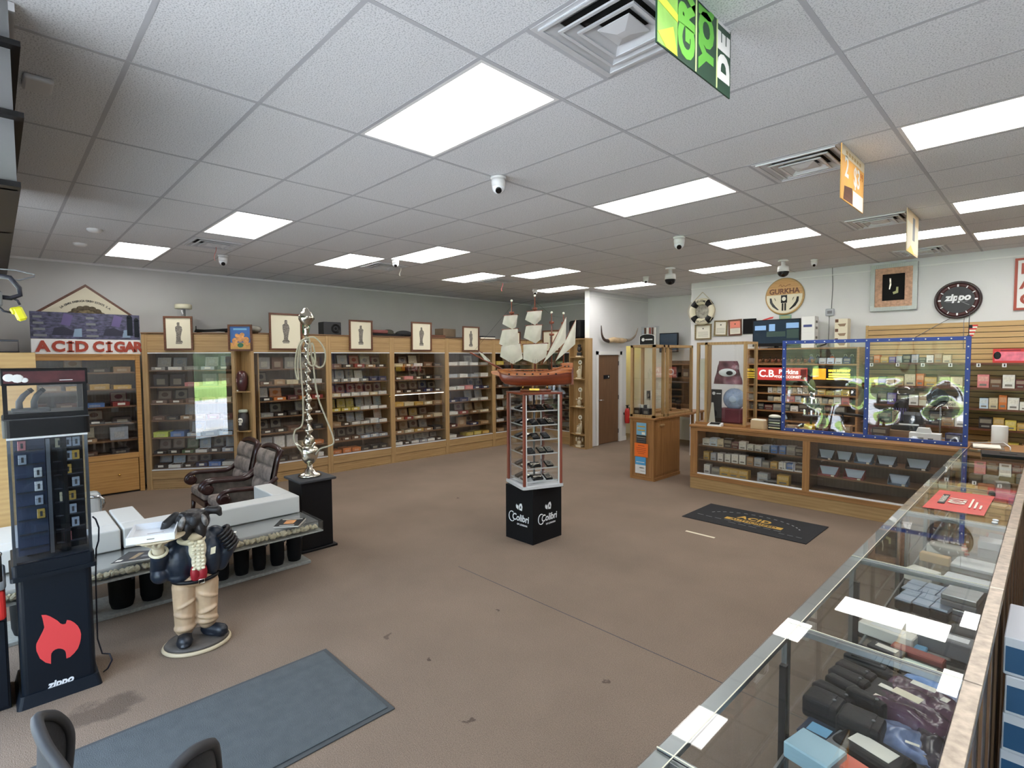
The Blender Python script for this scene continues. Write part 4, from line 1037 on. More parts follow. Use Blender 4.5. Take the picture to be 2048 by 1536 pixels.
lc = [(-.115, 1, 7, 'pink'), (-.115, 1, 6, 'silver'), (-.05, 0, 5, 'white'), (-.05, 0, 4, 'white'), (-.05, 0, 3, 'silver'), (-.045, 0, 2, 'gold'),
      (.05, 0, 7, 'cream'), (.09, 0, 7, 'silver'), (.13, 0, 7, 'silver'), (.09, 0, 6, 'silver'), (.125, 0, 6, 'gold'), (.085, 0, 5, 'gold'), (.12, 0, 4, 'silver'), (.06, 0, 3, 'cream'), (.10, 0, 3, 'gold'), (.10, 0, 2, 'silver'), (.11, 0, 1, 'silver'), (.07, 0, 0, 'pink')]
lm = MB(); lm.box(-.018, -.006, 0, .018, .006, .034, 0, bev=.002); lm.box(-.018, -.006, .0345, .018, .006, .056, 0, bev=.002); lm.box(-.005, -.0072, .012, .006, -.006, .042, 1); lm = lm.mesh('pocket_lighter', [M['shiny'], M['ink']])
for n_, (x, _, row, c) in enumerate(lc):
    p = Matrix.Translation((-4.08, .215, 0)) @ Matrix.Rotation(PI / 2, 4, 'Z') @ Vector((x, .086, .9065 + row * .082))
    o = put('pocket_lighter', lm, None, p, (0, 0, PI / 2), pc(c))
    side = 'left' if x < 0 else 'right'
    tag(o, '%s lighter in the tower, %s half, %s row from bottom, %s' % (PALW.get(c, c), side, ORD[row], 'outer' if abs(x) > .1 else 'inner' if abs(x) < .07 else 'middle'), 'lighter', 'lighters in the flame-emblem stand')
mm = MB(); rrect(.385, .40, .03, 1.566, 1.665, mm, y0=-.01); mm.build('cap', M['black'], Z)
MB().box(-.19, -.012, 1.665, .19, .38, 1.672).build('cap_top', M['dark_grey'], Z)
mm = MB(); mm.box(-.185, -.002, 1.673, .185, .33, 1.70); mm.build('upper_case_base', M['black'], Z)
for x in (-.185, .165): 
    MB().box(x, 0, 1.70, x + .02, .02, 1.86).build('upper_post', M['black'], Z); MB().box(x, .31, 1.70, x + .02, .33, 1.86).build('upper_post', M['black'], Z)
mm = MB(); mm.box(-.165, .004, 1.70, .165, .007, 1.86); mm.box(-.185, .02, 1.70, -.182, .31, 1.86); mm.box(.182, .02, 1.70, .185, .31, 1.86); mm.build('upper_glass', M['glass'], Z)
mm = MB(); mm.box(-.19, -.004, 1.86, .19, .335, 1.955, bev=.004); mm.build('header', M['black'], Z)
sgn = mat('header_picture', rgb(72, 34, 38), .35, var=.4, vscale=14)
MB().box(-.178, -.006, 1.873, .178, -.0042, 1.94).build('header_picture', sgn, Z)
mm = MB()
for (x, z, r) in ((-.155, 1.905, .022), (-.12, 1.90, .024), (-.09, 1.89, .014)): mm.ball((x, -.0062, z), r, seg=10, s=(1.2, .04, 1))
mm.build('header_smoke', M['white'], Z)
MB().box(.06, -.0066, 1.884, .12, -.006, 1.888).build('header_line', M['white'], Z)
for k, (x, tilt) in enumerate(((-.115, .5), (-.05, .15))):
    p = Matrix.Translation((-4.08, .215, 0)) @ Matrix.Rotation(PI / 2, 4, 'Z') @ Vector((x, .12, 1.7205))
    g = thing('pipe_lighter', ['dark curved lighter standing left in the upper glass case', 'dark straight-backed lighter standing right in the upper glass case'][k], 'lighter', p, PI / 2)
    mm = MB(); mm.tube([(0, 0, 0), (0, 0, .04), (.01 + .02 * tilt, 0, .075), (.03 + .03 * tilt, 0, .10)], [.017, .016, .015, .013], 10); mm.build('body', M['dark_grey'], g)
    mm = MB(); mm.tube([(.030 + .03 * tilt, 0, .10), (.042 + .04 * tilt, 0, .112)], [.016, .012], 10); mm.build('tip', M['black'], g)
MB().box(-.15, .06, 1.7001, .02, .2, 1.72, bev=.004).build('lighter_plinth', M['dark_grey'], Z)
# cord at its side
tag(MB().tube([(-4.2, .41, 1.02), (-4.2, .425, 1.0), (-4.21, .44, .94), (-4.2, .435, .86), (-4.24, .425, .8), (-4.28, .42, .6), (-4.28, .415, .2), (-4.22, .43, .12), (-4.16, .46, .13), (-4.15, .47, .09), (-4.18, .45, .03), (-4.2, .43, .008)], .005, 6).build('power_cord', M['darkcable']), 'thin dark cord looping beside the lighter stand', 'cord')
# red cooler on dark cabinet at the very edge
t = thing('dark_cabinet', 'dark low cabinet left of the lighter stand', 'cabinet', (-4.15, -.20, 0), PI / 2)
MB().box(-.2, 0, 0, .2, .35, .535, bev=.004).build('body', nb, t); MB().box(-.19, -.008, .02, .19, 0, .52, bev=.002).build('door', nb, t)
t = thing('red_cooler', 'red and grey cooler box at the left picture edge', 'cooler', (-4.1, -.19, .536), PI / 2)
MB().box(-.18, 0, 0, .19, .25, .17, bev=.02).build('body', M['red_paint'], t); MB().box(-.185, -.005, .171, .195, .255, .26, bev=.02).build('lid', M['mid_grey'], t); MB().box(-.05, -.014, .14, .03, -.004, .22, bev=.004).build('latch', M['chrome'], t)
t = thing('wire_basket', 'dark upright bracket with bright tip at left edge', 'bracket', (-3.98, -.02, .80)); 
MB().bar((0, 0, -.0), (0, 0, .14), .012).build('rod', M['black'], t); MB().ball((0, 0, .15), .016, seg=8).build('tip', M['chrome'], t)

# tall glass unit under the ceiling, edge-on at upper left
t = thing('overhead_shelf', 'dark glass overhead display unit along the left picture edge', 'shelf', (-4.55, .10, 2.70))
MB().box(-1.6, -.35, 0, 1.55, -.33, HC - 2.705).build('back_panel', M['near_black'], t)
for x in (-1.6, -.6, .5, 1.52): MB().box(x, -.33, 0, x + .03, 0, HC - 2.705).build('upright', M['mid_grey'], t)
for z, k in ((0, 0), (.28, 1), (.56, 1)): MB().box(-1.62, -.33, z, 1.6, .03 if k else .01, z + .022).build('shelf', M['black'], t)
MB().box(-1.6, .0, HC - 2.74, 1.55, .02, HC - 2.705).build('top_rail', M['alu_white'], t)
for k in range(7):
    g = put('carton', closed_box_mesh(.24, .2, .22), None, ((-5.9, -5.5, -4.9, -4.5, -3.85, -3.55, -3.25)[k], -.02, 2.7225), (0, 0, PI), pc(['navy', 'dark', 'blue', 'black', 'grey', 'navy', 'dark'][k]))
    tag(g, '%s carton on the overhead glass shelf, %s along' % (['navy', 'dark', 'blue', 'black', 'grey', 'deep navy', 'dark brown'][k], ORD[k]), 'box', 'cartons on the overhead shelf')
g = thing('cable_loop', 'loose dark cables with a yellow plug hanging at left edge', 'cable', (0, 0, 0))
MB().tube([(-2.6, .03, 2.322), (-2.6, .07, 2.322), (-2.6, .122, 2.312), (-2.6, .12, 2.305), (-2.6, .08, 2.288), (-2.6, .03, 2.292)], .0025, 6).build('thin_wire', M['cable'], g)
MB().tube([(-2.6, .02, 2.30), (-2.6, .055, 2.295), (-2.6, .078, 2.26), (-2.6, .08, 2.235), (-2.6, .055, 2.222), (-2.6, .02, 2.225)], .008, 8).build('thick_cable', M['darkcable'], g)
MB().tube([(-2.6, .015, 2.20), (-2.6, .035, 2.175), (-2.6, .06, 2.17)], .004, 6).build('lead', M['darkcable'], g)
MB().tube([(-2.6, .06, 2.222), (-2.6, .072, 2.215), (-2.6, .078, 2.20)], .004, 6).build('lead', M['darkcable'], g)
MB().box(-2.63, -.02, 2.19, -2.57, .033, 2.245, bev=.006).build('adapter_box', M['mid_grey'], g)
mm = MB(); mm.cbox((-2.6, .076, 2.168), (.03, .028, .05), bev=.006, rot=(.35, 0, 0)); mm.cbox((-2.6, .062, 2.178), (.026, .02, .024), bev=.004, rot=(.35, 0, 0)); mm.build('yellow_plug', M['yellow'], g)
MB().tube([(-2.6, .02, 2.30), (-2.75, -.1, 2.36), (-3.02, -.2, 2.45), (-3.03, -.22, 2.702)], .008, 6).build('thick_cable', M['darkcable'], g)
# pale wooden cabinet behind
t = thing('maple_cabinet', 'pale maple cabinet standing behind the lighter stand', 'cabinet', (-6.02, -.25, 0), PI / 2)
MB().box(-.30, 0, .0, .510, .18, 2.068, bev=.003).build('body', M['maple'], t); MB().box(-.29, -.012, 1.945, .508, 0, 2.063).build('top_board', M['maple'], t)
for a, b_ in ((-.29, .10), (.105, .506)): MB().box(a, -.014, .06, b_, 0, 1.93, bev=.003).build('door', M['maple'], t)
g = thing('wire_rack', 'small wire frame rack on the pale cabinet at far left', 'rack', (-6.035, .04, 2.0685))
MB().tube([(0, -.25, .005), (0, .12, .005), (0, .12, .10), (0, -.25, .10)], .006, 6, closed=True).build('wire_frame', M['darkcable'], g); MB().tube([(-.15, -.25, .005), (-.15, .12, .005), (-.15, .12, .10), (-.15, -.25, .10)], .006, 6, closed=True).build('wire_frame', M['darkcable'], g)
MB().bar((0, .12, .0065), (-.15, .12, .0065), .005).build('wire', M['darkcable'], g)

# glass-topped rock table with the white foam trays
t = thing('rock_table', 'long low glass coffee table filled with rocks, behind the dog statue', 'table', (-4.72, .9, 0))
Y0, Y1 = -1.0, 1.24; D0 = -1.2
MB().box(D0, Y0, .485, 0, Y1, .497).build('glass_top', M['glass'], t)
MB().box(D0, Y0, .40, 0, Y1, .412).build('bottom_board', M['granite'], t)
for a in ((-.008, Y0, 0, Y1), (D0, Y0, D0 + .008, Y1)): MB().box(a[0], a[1], .412, a[2], a[3], .485).build('glass_side', M['glass_green'], t)
for y in (Y0, Y1 - .008): MB().box(D0 + .008, y, .412, -.008, y + .008, .485).build('glass_side', M['glass_green'], t)
MB().box(D0 + .15, Y0 + .01, .412, -.085, Y1 - .01, .48).build('inner_tray', mat('tray_grey', rgb(150, 152, 148), .5), t)
random.seed(11)
rocks = []
for v in range(6):
    bm = bmesh.new(); bmesh.ops.create_icosphere(bm, subdivisions=1, radius=1)
    for q in bm.verts: q.co *= random.uniform(.75, 1.15)
    me = bpy.data.meshes.new('rock'); bm.to_mesh(me); bm.free(); me.materials.append(M['rock']); rocks.append(me)
y = Y0 + .04
while y < Y1 - .04:
    for row in range(2):
        o = put('rock', rocks[random.randrange(6)], t, (-.025 - .035 * row, y + random.uniform(-.012, .012), .446), (random.uniform(0, 6), random.uniform(0, 6), random.uniform(0, 6)))
        o.scale = (random.uniform(.021, .029),) * 2 + (random.uniform(.017, .024),)
        if row: o.location.z = .444
    y += .034
st = tag(MB().box(-.42, -1.1, 0, .02, 1.26, .028, bev=.003).build('floor_slab', M['granite'], None, (-5.07, .9, 0)), 'thin grey slab on the carpet under the rock table', 'slab')
for i, (y, r) in enumerate([(2.05, .07), (1.885, .065), (1.72, .06), (1.565, .065), (1.40, .06), (.87, .085), (.67, .09), (.40, .085), (.1, .085), (1.15, .07)]):
    g = thing('dark_pot', ['dark pot under the table, nearest the black pedestal', 'dark pot under the table, second from the pedestal', 'dark pot under the table, third from the pedestal', 'dark pot under the table, fourth from the pedestal', 'dark pot under the table just right of the dog', 'dark pot under the table just left of the dog', 'fat dark pot under the table, second left of the dog', 'dark pot under the table behind the lighter stand', 'hidden dark pot under the far left of the table', 'dark pot under the table hidden behind the dog'][i], 'pot', (-5.16 - r * .3, y, .0285))
    mm = MB(); mm.lathe([(r * .8, 0), (r * .95, .05), (r, .2), (r * .9, .30), (r * .7, .365)], 20); mm.build('body', M['black_matte'], g)
    mm = MB(); mm.lathe([(.035, 0), (.038, .01)], 14, M=Matrix.Translation((r * .6, r * .6, .25)) @ Euler((PI / 2, 0, PI / 3)).to_matrix().to_4x4()); mm.build('round_cap', M['dark_grey'], g)
    mm = MB(); mm.lathe([(r * .7, .366), (r * .7, .3705)], 20); mm.build('lid', M['dark_grey'], g)
def utray(label, y0, y1, left=True, right=True, loc=(-4.72, 0, .4975)):
    g = thing('foam_tray', label, 'foam block', loc)
    MB().box(-.62, y0, 0, -.42, y1, .165, bev=.012).build('back', M['foam'], g)
    if left: MB().box(-1.17, y0, 0, -.621, y0 + .18, .165, bev=.012).build('arm', M['foam'], g)
    if right: MB().box(-1.17, y1 - .18, 0, -.621, y1, .165, bev=.012).build('arm', M['foam'], g)
utray('long white U-shaped foam block on the rock table', .69, 2.10)
utray('white U-shaped foam block behind the lighter stand, left on the table', -.08, .672)
t = thing('white_tub_chair', 'white tub chair with chrome trim, behind the lighter stand', 'chair', (-6.33, .36, 0), PI / 2)
MB().box(-.3, -.02, .1, .33, .05, .76, bev=.05).build('backrest', M['foam'], t)
mm = MB(); mm.tube([(.33, -.02, .60), (.345, -.03, .64), (.34, -.03, .68), (.31, -.03, .71), (.2, -.03, .72)], .014, 8); mm.build('chrome_trim', M['chrome'], t)
MB().box(-.25, -.02, 0, .28, .05, .1).build('base', M['mid_grey'], t)
def magazine(label, pts, m, art):
    c = sum((Vector(p) for p in pts), Vector((0, 0))) / 4
    g = thing('magazine', label, 'magazine', (c.x, c.y, .4975))
    mm = MB(); a = [mm.bm.verts.new((p[0] - c.x, p[1] - c.y, 0)) for p in pts]; b_ = [mm.bm.verts.new((p[0] - c.x, p[1] - c.y, .009)) for p in pts]
    for i in range(4): mm.bm.faces.new((a[i], a[(i + 1) % 4], b_[(i + 1) % 4], b_[i]))
    mm.bm.faces.new(a[::-1]); mm.bm.faces.new(b_); mm.build('pages', M['paper'], g)
    mm = MB(); a = [mm.bm.verts.new(((p[0] - c.x) * 1.0, (p[1] - c.y) * 1.0, .0093)) for p in pts]; b_ = [mm.bm.verts.new((p[0] - c.x, p[1] - c.y, .0108)) for p in pts]
    for i in range(4): mm.bm.faces.new((a[i], a[(i + 1) % 4], b_[(i + 1) % 4], b_[i]))
    mm.bm.faces.new(a[::-1]); mm.bm.faces.new(b_); mm.build('cover', m, g)
    P = [Vector((p[0] - c.x, p[1] - c.y, 0)) for p in pts]
    def bil(u, v): return P[0] * (1 - u) * (1 - v) + P[3] * u * (1 - v) + P[1] * (1 - u) * v + P[2] * u * v
    for (u0, v0, u1, v1, mt) in art:
        mm = MB(); q = [bil(u0, v0), bil(u1, v0), bil(u1, v1), bil(u0, v1)]
        a = [mm.bm.verts.new((p.x, p.y, .0109)) for p in q]; b_ = [mm.bm.verts.new((p.x, p.y, .0113)) for p in q]
        for i in range(4): mm.bm.faces.new((a[i], a[(i + 1) % 4], b_[(i + 1) % 4], b_[i]))
        mm.bm.faces.new(b_); mm.build('cover_print', mt, g)
warm = mat('cover_warm', rgb(206, 140, 80), .4, var=.4, vscale=20)
magazine('black glossy magazine with orange picture, right end of the rock table', [(-4.832, 1.733), (-5.009, 1.866), (-4.887, 2.051), (-4.70, 1.90)], M['black'], [(.3, .3, .7, .75, warm), (.1, .86, .9, .92, M['paper']), (.2, .08, .8, .14, M['paper'])])
magazine('dark magazine with faint pictures, left part of the rock table', [(-4.80, .56), (-5.0, .70), (-4.86, .92), (-4.735, .80)], M['dark_grey'], [(.35, .2, .5, .8, mat('cover_tan', rgb(150, 128, 96), .5)), (.05, .1, .2, .25, M['paper']), (.6, .3, .95, .5, M['mid_grey'])])
magazine('pale magazine just right of the dog statue', [(-4.76, 1.22), (-4.95, 1.33), (-4.94, 1.46), (-4.74, 1.36)], M['paper'], [(.2, .2, .8, .4, M['ink_light']), (.2, .6, .8, .7, M['ink_light'])])

# bulldog butler statue
B = thing('bulldog_statue', 'standing bulldog butler statue in jacket and tan trousers, holding a tray', 'statue', (-4.17, .955, 0), math.radians(77.3))
mm = MB(); mm.lathe([(.205, 0), (.215, .012), (.205, .028)], 36, sy=.86); mm.build('base_rim', M['dog_chin'], B)
mm = MB(); mm.lathe([(.20, .0285), (.185, .045), (.16, .05)], 36, sy=.86); mm.build('base_mound', M['stone_base'], B)
blob('trousers', [('e', (0, .0, .475), (.135, .105, .05)), ('c', (-.065, 0, .43), (-.072, -.01, .14), .078, .06), ('c', (.068, 0, .43), (.066, .0, .16), .078, .062),
                  ('e', (-.07, -.02, .15), (.07, .068, .03)), ('e', (.066, -.01, .17), (.072, .07, .03)), ('e', (-.075, -.035, .24), (.065, .05, .02), (.0, .3, 0)), ('e', (.07, -.035, .25), (.065, .052, .02), (0, -.3, 0)), ('e', (-.06, -.035, .32), (.07, .052, .018), (0, -.4, 0)), ('e', (.07, -.03, .36), (.072, .055, .02), (0, .35, 0)), ('e', (.066, -.03, .2), (.07, .055, .016), (0, .2, 0))], .007, M['trouser'], B, 2)
blob('shoe', [('c', (-.07, .02, .085), (-.075, -.10, .078), .042, .048), ('e', (-.075, -.06, .065), (.052, .1, .02))], .006, M['shoe'], B, 2)
blob('shoe', [('c', (.06, .02, .09), (.145, -.06, .085), .042, .046), ('e', (.11, -.025, .068), (.1, .052, .02), (0, 0, -.7))], .006, M['shoe'], B, 2)
blob('jacket', [('e', (0, .02, .64), (.155, .12, .16)), ('e', (0, .03, .74), (.15, .10, .08)), ('e', (-.09, -.03, .62), (.085, .085, .13)), ('e', (-.09, -.03, .52), (.07, .07, .05)), ('e', (.10, -.01, .62), (.065, .085, .15)),
                ('c', (-.13, .02, .74), (-.20, -.0, .58), .06, .062), ('c', (-.20, 0, .58), (-.20, -.10, .70), .06, .05), ('e', (-.2, -.03, .55), (.06, .07, .06)),
                ('c', (.13, .03, .76), (.22, .04, .66), .058, .056), ('c', (.22, .04, .66), (.16, .03, .53), .055, .046)], .008, M['jacket'], B, 3)
mm = MB()
for k in range(6):
    a = k / 5; p = Vector((.175, .02, .77)).lerp(Vector((.235, .04, .65)), a)
    mm.tube([(p.x + .052 * math.cos(q) * .8, p.y + .062 * math.sin(q), p.z + .03 * math.cos(q)) for q in [2 * PI * i / 12 for i in range(12)]], .011, 6, closed=True)
mm.build('sleeve_folds', M['jacket_back'], B)
blob('shirt_front', [('e', (.02, -.085, .70), (.055, .045, .085)), ('e', (.025, -.10, .62), (.045, .04, .07)), ('e', (0, -.06, .765), (.075, .05, .03)), ('e', (-.05, -.05, .755), (.055, .045, .025), (0, .3, 0))], .006, M['shirt'], B, 2)
mm = MB()
for x in (-.005, .025, .05):
    for k in range(7): mm.ball((x, -.132 - .006 * math.sin(k * .5), .58 + .026 * k), .013, seg=8, s=(1, .5, .7))
mm.build('ruffles', M['shirt'], B)
blob('sash', [('e', (.0, -.10, .54), (.029, .03, .062)), ('e', (.046, -.095, .54), (.029, .03, .062)), ('e', (.023, -.09, .50), (.05, .03, .022))], .005, M['cummer'], B, 2)
mm = MB(); mm.tube([(.135 * math.cos(a), .108 * math.sin(a), .483) for a in [2 * PI * i / 28 for i in range(28)]], .014, 8, closed=True); mm.build('belt', M['black'], B)
mm = MB(); mm.tube([(.02, -.121, .470), (.055, -.117, .470), (.055, -.117, .497), (.02, -.121, .497)], .004, 6, closed=True); mm.build('buckle', M['silver'], B)
mm = MB(); mm.prism([(.095, .65), (.125, .655), (.13, .70), (.10, .695)], .008, M=Matrix.Translation((0, -.098, 0))); mm.build('pocket_square', M['shirt'], B)
mm = MB(); mm.ball((-.015, -.115, .758), .02, seg=8, s=(1.2, .6, .8)); mm.ball((.035, -.115, .758), .02, seg=8, s=(1.2, .6, .8)); mm.ball((.01, -.122, .757), .011, seg=8); mm.build('bow_tie', M['shirt'], B)
hd = blob('head', [('e', (.0, -.01, .875), (.105, .10, .09)), ('e', (0, -.085, .905), (.075, .06, .06)), ('e', (-.04, -.10, .85), (.036, .045, .075), (0, .15, 0)), ('e', (.042, -.10, .85), (.036, .045, .075), (0, -.15, 0)), ('e', (0, -.125, .905), (.035, .03, .045)),
              ('e', (-.05, -.055, .945), (.035, .03, .02)), ('e', (.045, -.055, .945), (.035, .03, .02)), ('c', (0, .01, .80), (0, .01, .86), .07, .08),
              ('c', (-.10, .0, .93), (-.155, -.02, .885), .028, .03), ('c', (-.155, -.02, .885), (-.175, -.03, .855), .03, .018), ('c', (.095, .0, .94), (.15, -.01, .935), .028, .03), ('c', (.15, -.01, .935), (.165, -.02, .905), .03, .016)], .006, M['ottoman'], B, 2)
blob('chin', [('e', (.01, -.10, .795), (.052, .05, .028))], .005, M['dog_chin'], B, 2)
blob('cheek_marking', [('e', (-.066, -.118, .895), (.022, .036, .052), (0, .3, 0))], .005, M['dog_face'], B, 2)
blob('cheek_marking', [('e', (.066, -.110, .90), (.02, .033, .045), (0, -.3, 0))], .005, M['dog_face'], B, 2)
mm = MB(); mm.ball((0.0, -.150, .915), .022, seg=12, s=(1.0, .7, 1.5)); mm.build('nose', M['dark_grey'], B)
for s in (-1, 1):
    mm = MB(); mm.ball((s * .048, -.082, .940), .013, seg=10); mm.build('eye', M['lens'], B)
# hand under the tray, fingers spread
hm = [('e', (-.205, -.17, .795), (.04, .045, .022)), ('c', (-.2, -.115, .725), (-.205, -.15, .785), .036, .034)]
for k, a in enumerate((-2.9, -2.3, -1.75, -1.2)): hm.append(('c', (-.205 + .035 * math.cos(a), -.17 + .035 * math.sin(a), .80), (-.205 + (.085 - .006 * k) * math.cos(a), -.17 + (.085 - .006 * k) * math.sin(a), .822), .013, .010))
hm.append(('c', (-.175, -.155, .795), (-.135, -.15, .815), .014, .011))
blob('hand', hm, .005, M['glovec'], B, 1)
mm = MB(); mm.tube([(-.2 + .048 * math.cos(a), -.125 + .048 * math.sin(a), .735 + .02 * math.sin(a)) for a in [2 * PI * i / 16 for i in range(16)]], .010, 6, closed=True); mm.build('cuff', M['shirt'], B)
mm = MB(); mm.lathe([(.05, .832), (.14, .842), (.155, .850), (.15, .852), (.05, .846)], 32, c=(-.20, -.17, 0)); mm.build('round_tray', M['dog_chin'], B)
q = thing('white_tray', 'white open box tray held up by the bulldog statue', 'tray', (-4.093, .712, .8545), math.radians(73))
wt = M['white_gloss']; wx, wy = .128, .158
MB().box(-wx, -wy, 0, wx, wy, .006).build('bottom', wt, q)
for s in (-1, 1):
    MB().box(s * wx, -wy, 0.006, s * (wx - .008), wy, .045).build('side', wt, q); MB().box(-wx + .008, s * wy, .006, wx - .008, s * (wy - .008), .045).build('side', wt, q)
MB().box(-.04, .02, .0062, .05, .028, .0068).build('printed_line', M['ink_light'], q); MB().box(.02, -.06, .0062, .09, -.045, .0068).build('printed_logo', M['ink'], q)
MB().box(-.02, -wy - .0008, .018, .02, -wy, .024).build('printed_logo', M['ink_light'], q)

# hookah on black pedestal
P = thing('black_pedestal', 'black square pedestal carrying the silver hookah', 'pedestal', (-5.53, 2.375, 0))
MB().box(-.2, -.2, 0, .2, .2, .025, bev=.004).build('base_plate', M['black'], P); MB().box(-.165, -.165, .025, .165, .165, .725, bev=.003).build('column', M['black'], P); MB().box(-.215, -.195, .725, .215, .195, .75, bev=.006).build('top_plate', M['dark_grey'], P)
H = thing('hookah', 'tall silver hookah with coiled hoses on the black pedestal', 'hookah', (-5.53, 2.375, .751), IMG)
S = M['silver']
mm = MB(); mm.lathe([(.115, 0), (.12, .01), (.10, .03), (.06, .045), (.05, .07), (.03, .085), (.028, .13)], 28); mm.build('foot', S, H)
mm = MB(); mm.lathe([(.028, .13), (.05, .145), (.085, .20), (.098, .26), (.092, .30), (.06, .325), (.045, .33)], 28); mm.build('water_bowl', S, H)
mm = MB(); mm.lathe([(.045, .33), (.062, .36), (.05, .41), (.028, .44)], 24); mm.build('neck', S, H)
mm = MB(); z = .44; k = 0; prof = [(.026, z)]
while z < 1.46:
    h = .115 - .004 * k; r = .047 - .0012 * k
    prof += [(.016, z + h * .12), (r, z + h * .42), (r * .95, z + h * .52), (.022, z + h * .78), (.018, z + h)]
    z += h; k += 1
mm.lathe(prof, 20); mm.build('stem', S, H)
mm = MB(); mm.lathe([(.018, z), (.03, z + .02), (.022, z + .06), (.03, z + .075), (.03, z + .10), (.02, z + .11)], 20); mm.build('upper_neck', S, H); zt = z + .11
mm = MB(); mm.lathe([(.02, zt), (.05, zt + .02), (.075, zt + .07), (.076, zt + .10), (.055, zt + .14), (.035, zt + .155), (.03, zt + .175), (.012, zt + .19)], 24); mm.build('bowl_cap', S, H)
def hk(px, py, d=0.0): return ((px - 604) * .00527, d, 2.0 - (py - 716) * .00527 - .751)
def sm(pts, n=6):
    pts = [Vector(p) for p in pts]; out = []
    for i in range(len(pts) - 1):
        p0 = pts[max(i - 1, 0)]; p1 = pts[i]; p2 = pts[i + 1]; p3 = pts[min(i + 2, len(pts) - 1)]
        for k in range(n):
            t_ = k / n
            out.append(.5 * ((2 * p1) + (-p0 + p2) * t_ + (2 * p0 - 5 * p1 + 4 * p2 - p3) * t_ * t_ + (-p0 + 3 * p1 - 3 * p2 + p3) * t_ ** 3))
    return out + [pts[-1]]
MB().tube(sm([hk(599, 907, -.07), hk(590, 893, -.09), hk(581, 876, -.09), hk(583, 858, -.08), hk(596, 846, -.06), hk(598, 800, -.05), hk(596, 750, -.05), hk(595, 700, -.05), hk(600, 680, -.03), hk(606, 674, 0)]), .0085, 8).build('hose', M['hose'], H)
MB().tube(sm([hk(622, 907, -.07), hk(632, 895, -.09), hk(648, 890, -.08), hk(658, 884, -.07), hk(655, 866, -.06), hk(642, 833, -.05), hk(630, 800, -.05), hk(624, 770, -.05), hk(620, 730, -.05), hk(616, 700, -.05), hk(617, 686, -.05), hk(622, 690, -.06), hk(626, 722, -.07), hk(620, 730, -.08), hk(613, 722, -.08), hk(612, 700, -.07), hk(614, 684, -.05), hk(609, 676, 0)]), .0085, 8).build('hose', M['hose'], H)
MB().tube(sm([hk(606, 675, -.03), hk(622, 673, -.05), hk(636, 684, -.06), hk(645, 704, -.06), hk(643, 725, -.06), hk(634, 733, -.06), hk(625, 728, -.06), hk(620, 712, -.06)]), .0085, 8).build('coiled_hose', M['hose'], H)
MB().tube(sm([hk(604, 675, -.02), hk(594, 684, -.05), hk(587, 710, -.06), hk(585, 735, -.06), hk(588, 754, -.06), hk(591, 755, -.06), hk(590, 730, -.06), hk(593, 700, -.06), hk(599, 680, -.04)]), .0085, 8).build('coiled_hose', M['hose'], H)
for (a, b_, zz) in (((-.02, -.06), (-.105, -.10), .33), ((.03, -.06), (.10, -.10), .33)):
    MB().tube([(a[0], a[1] * .6, .29), (b_[0] * .7, b_[1] * .8, .335), (b_[0], b_[1], .375)], [.014, .013, .009], 8).build('mouthpiece', S, H)

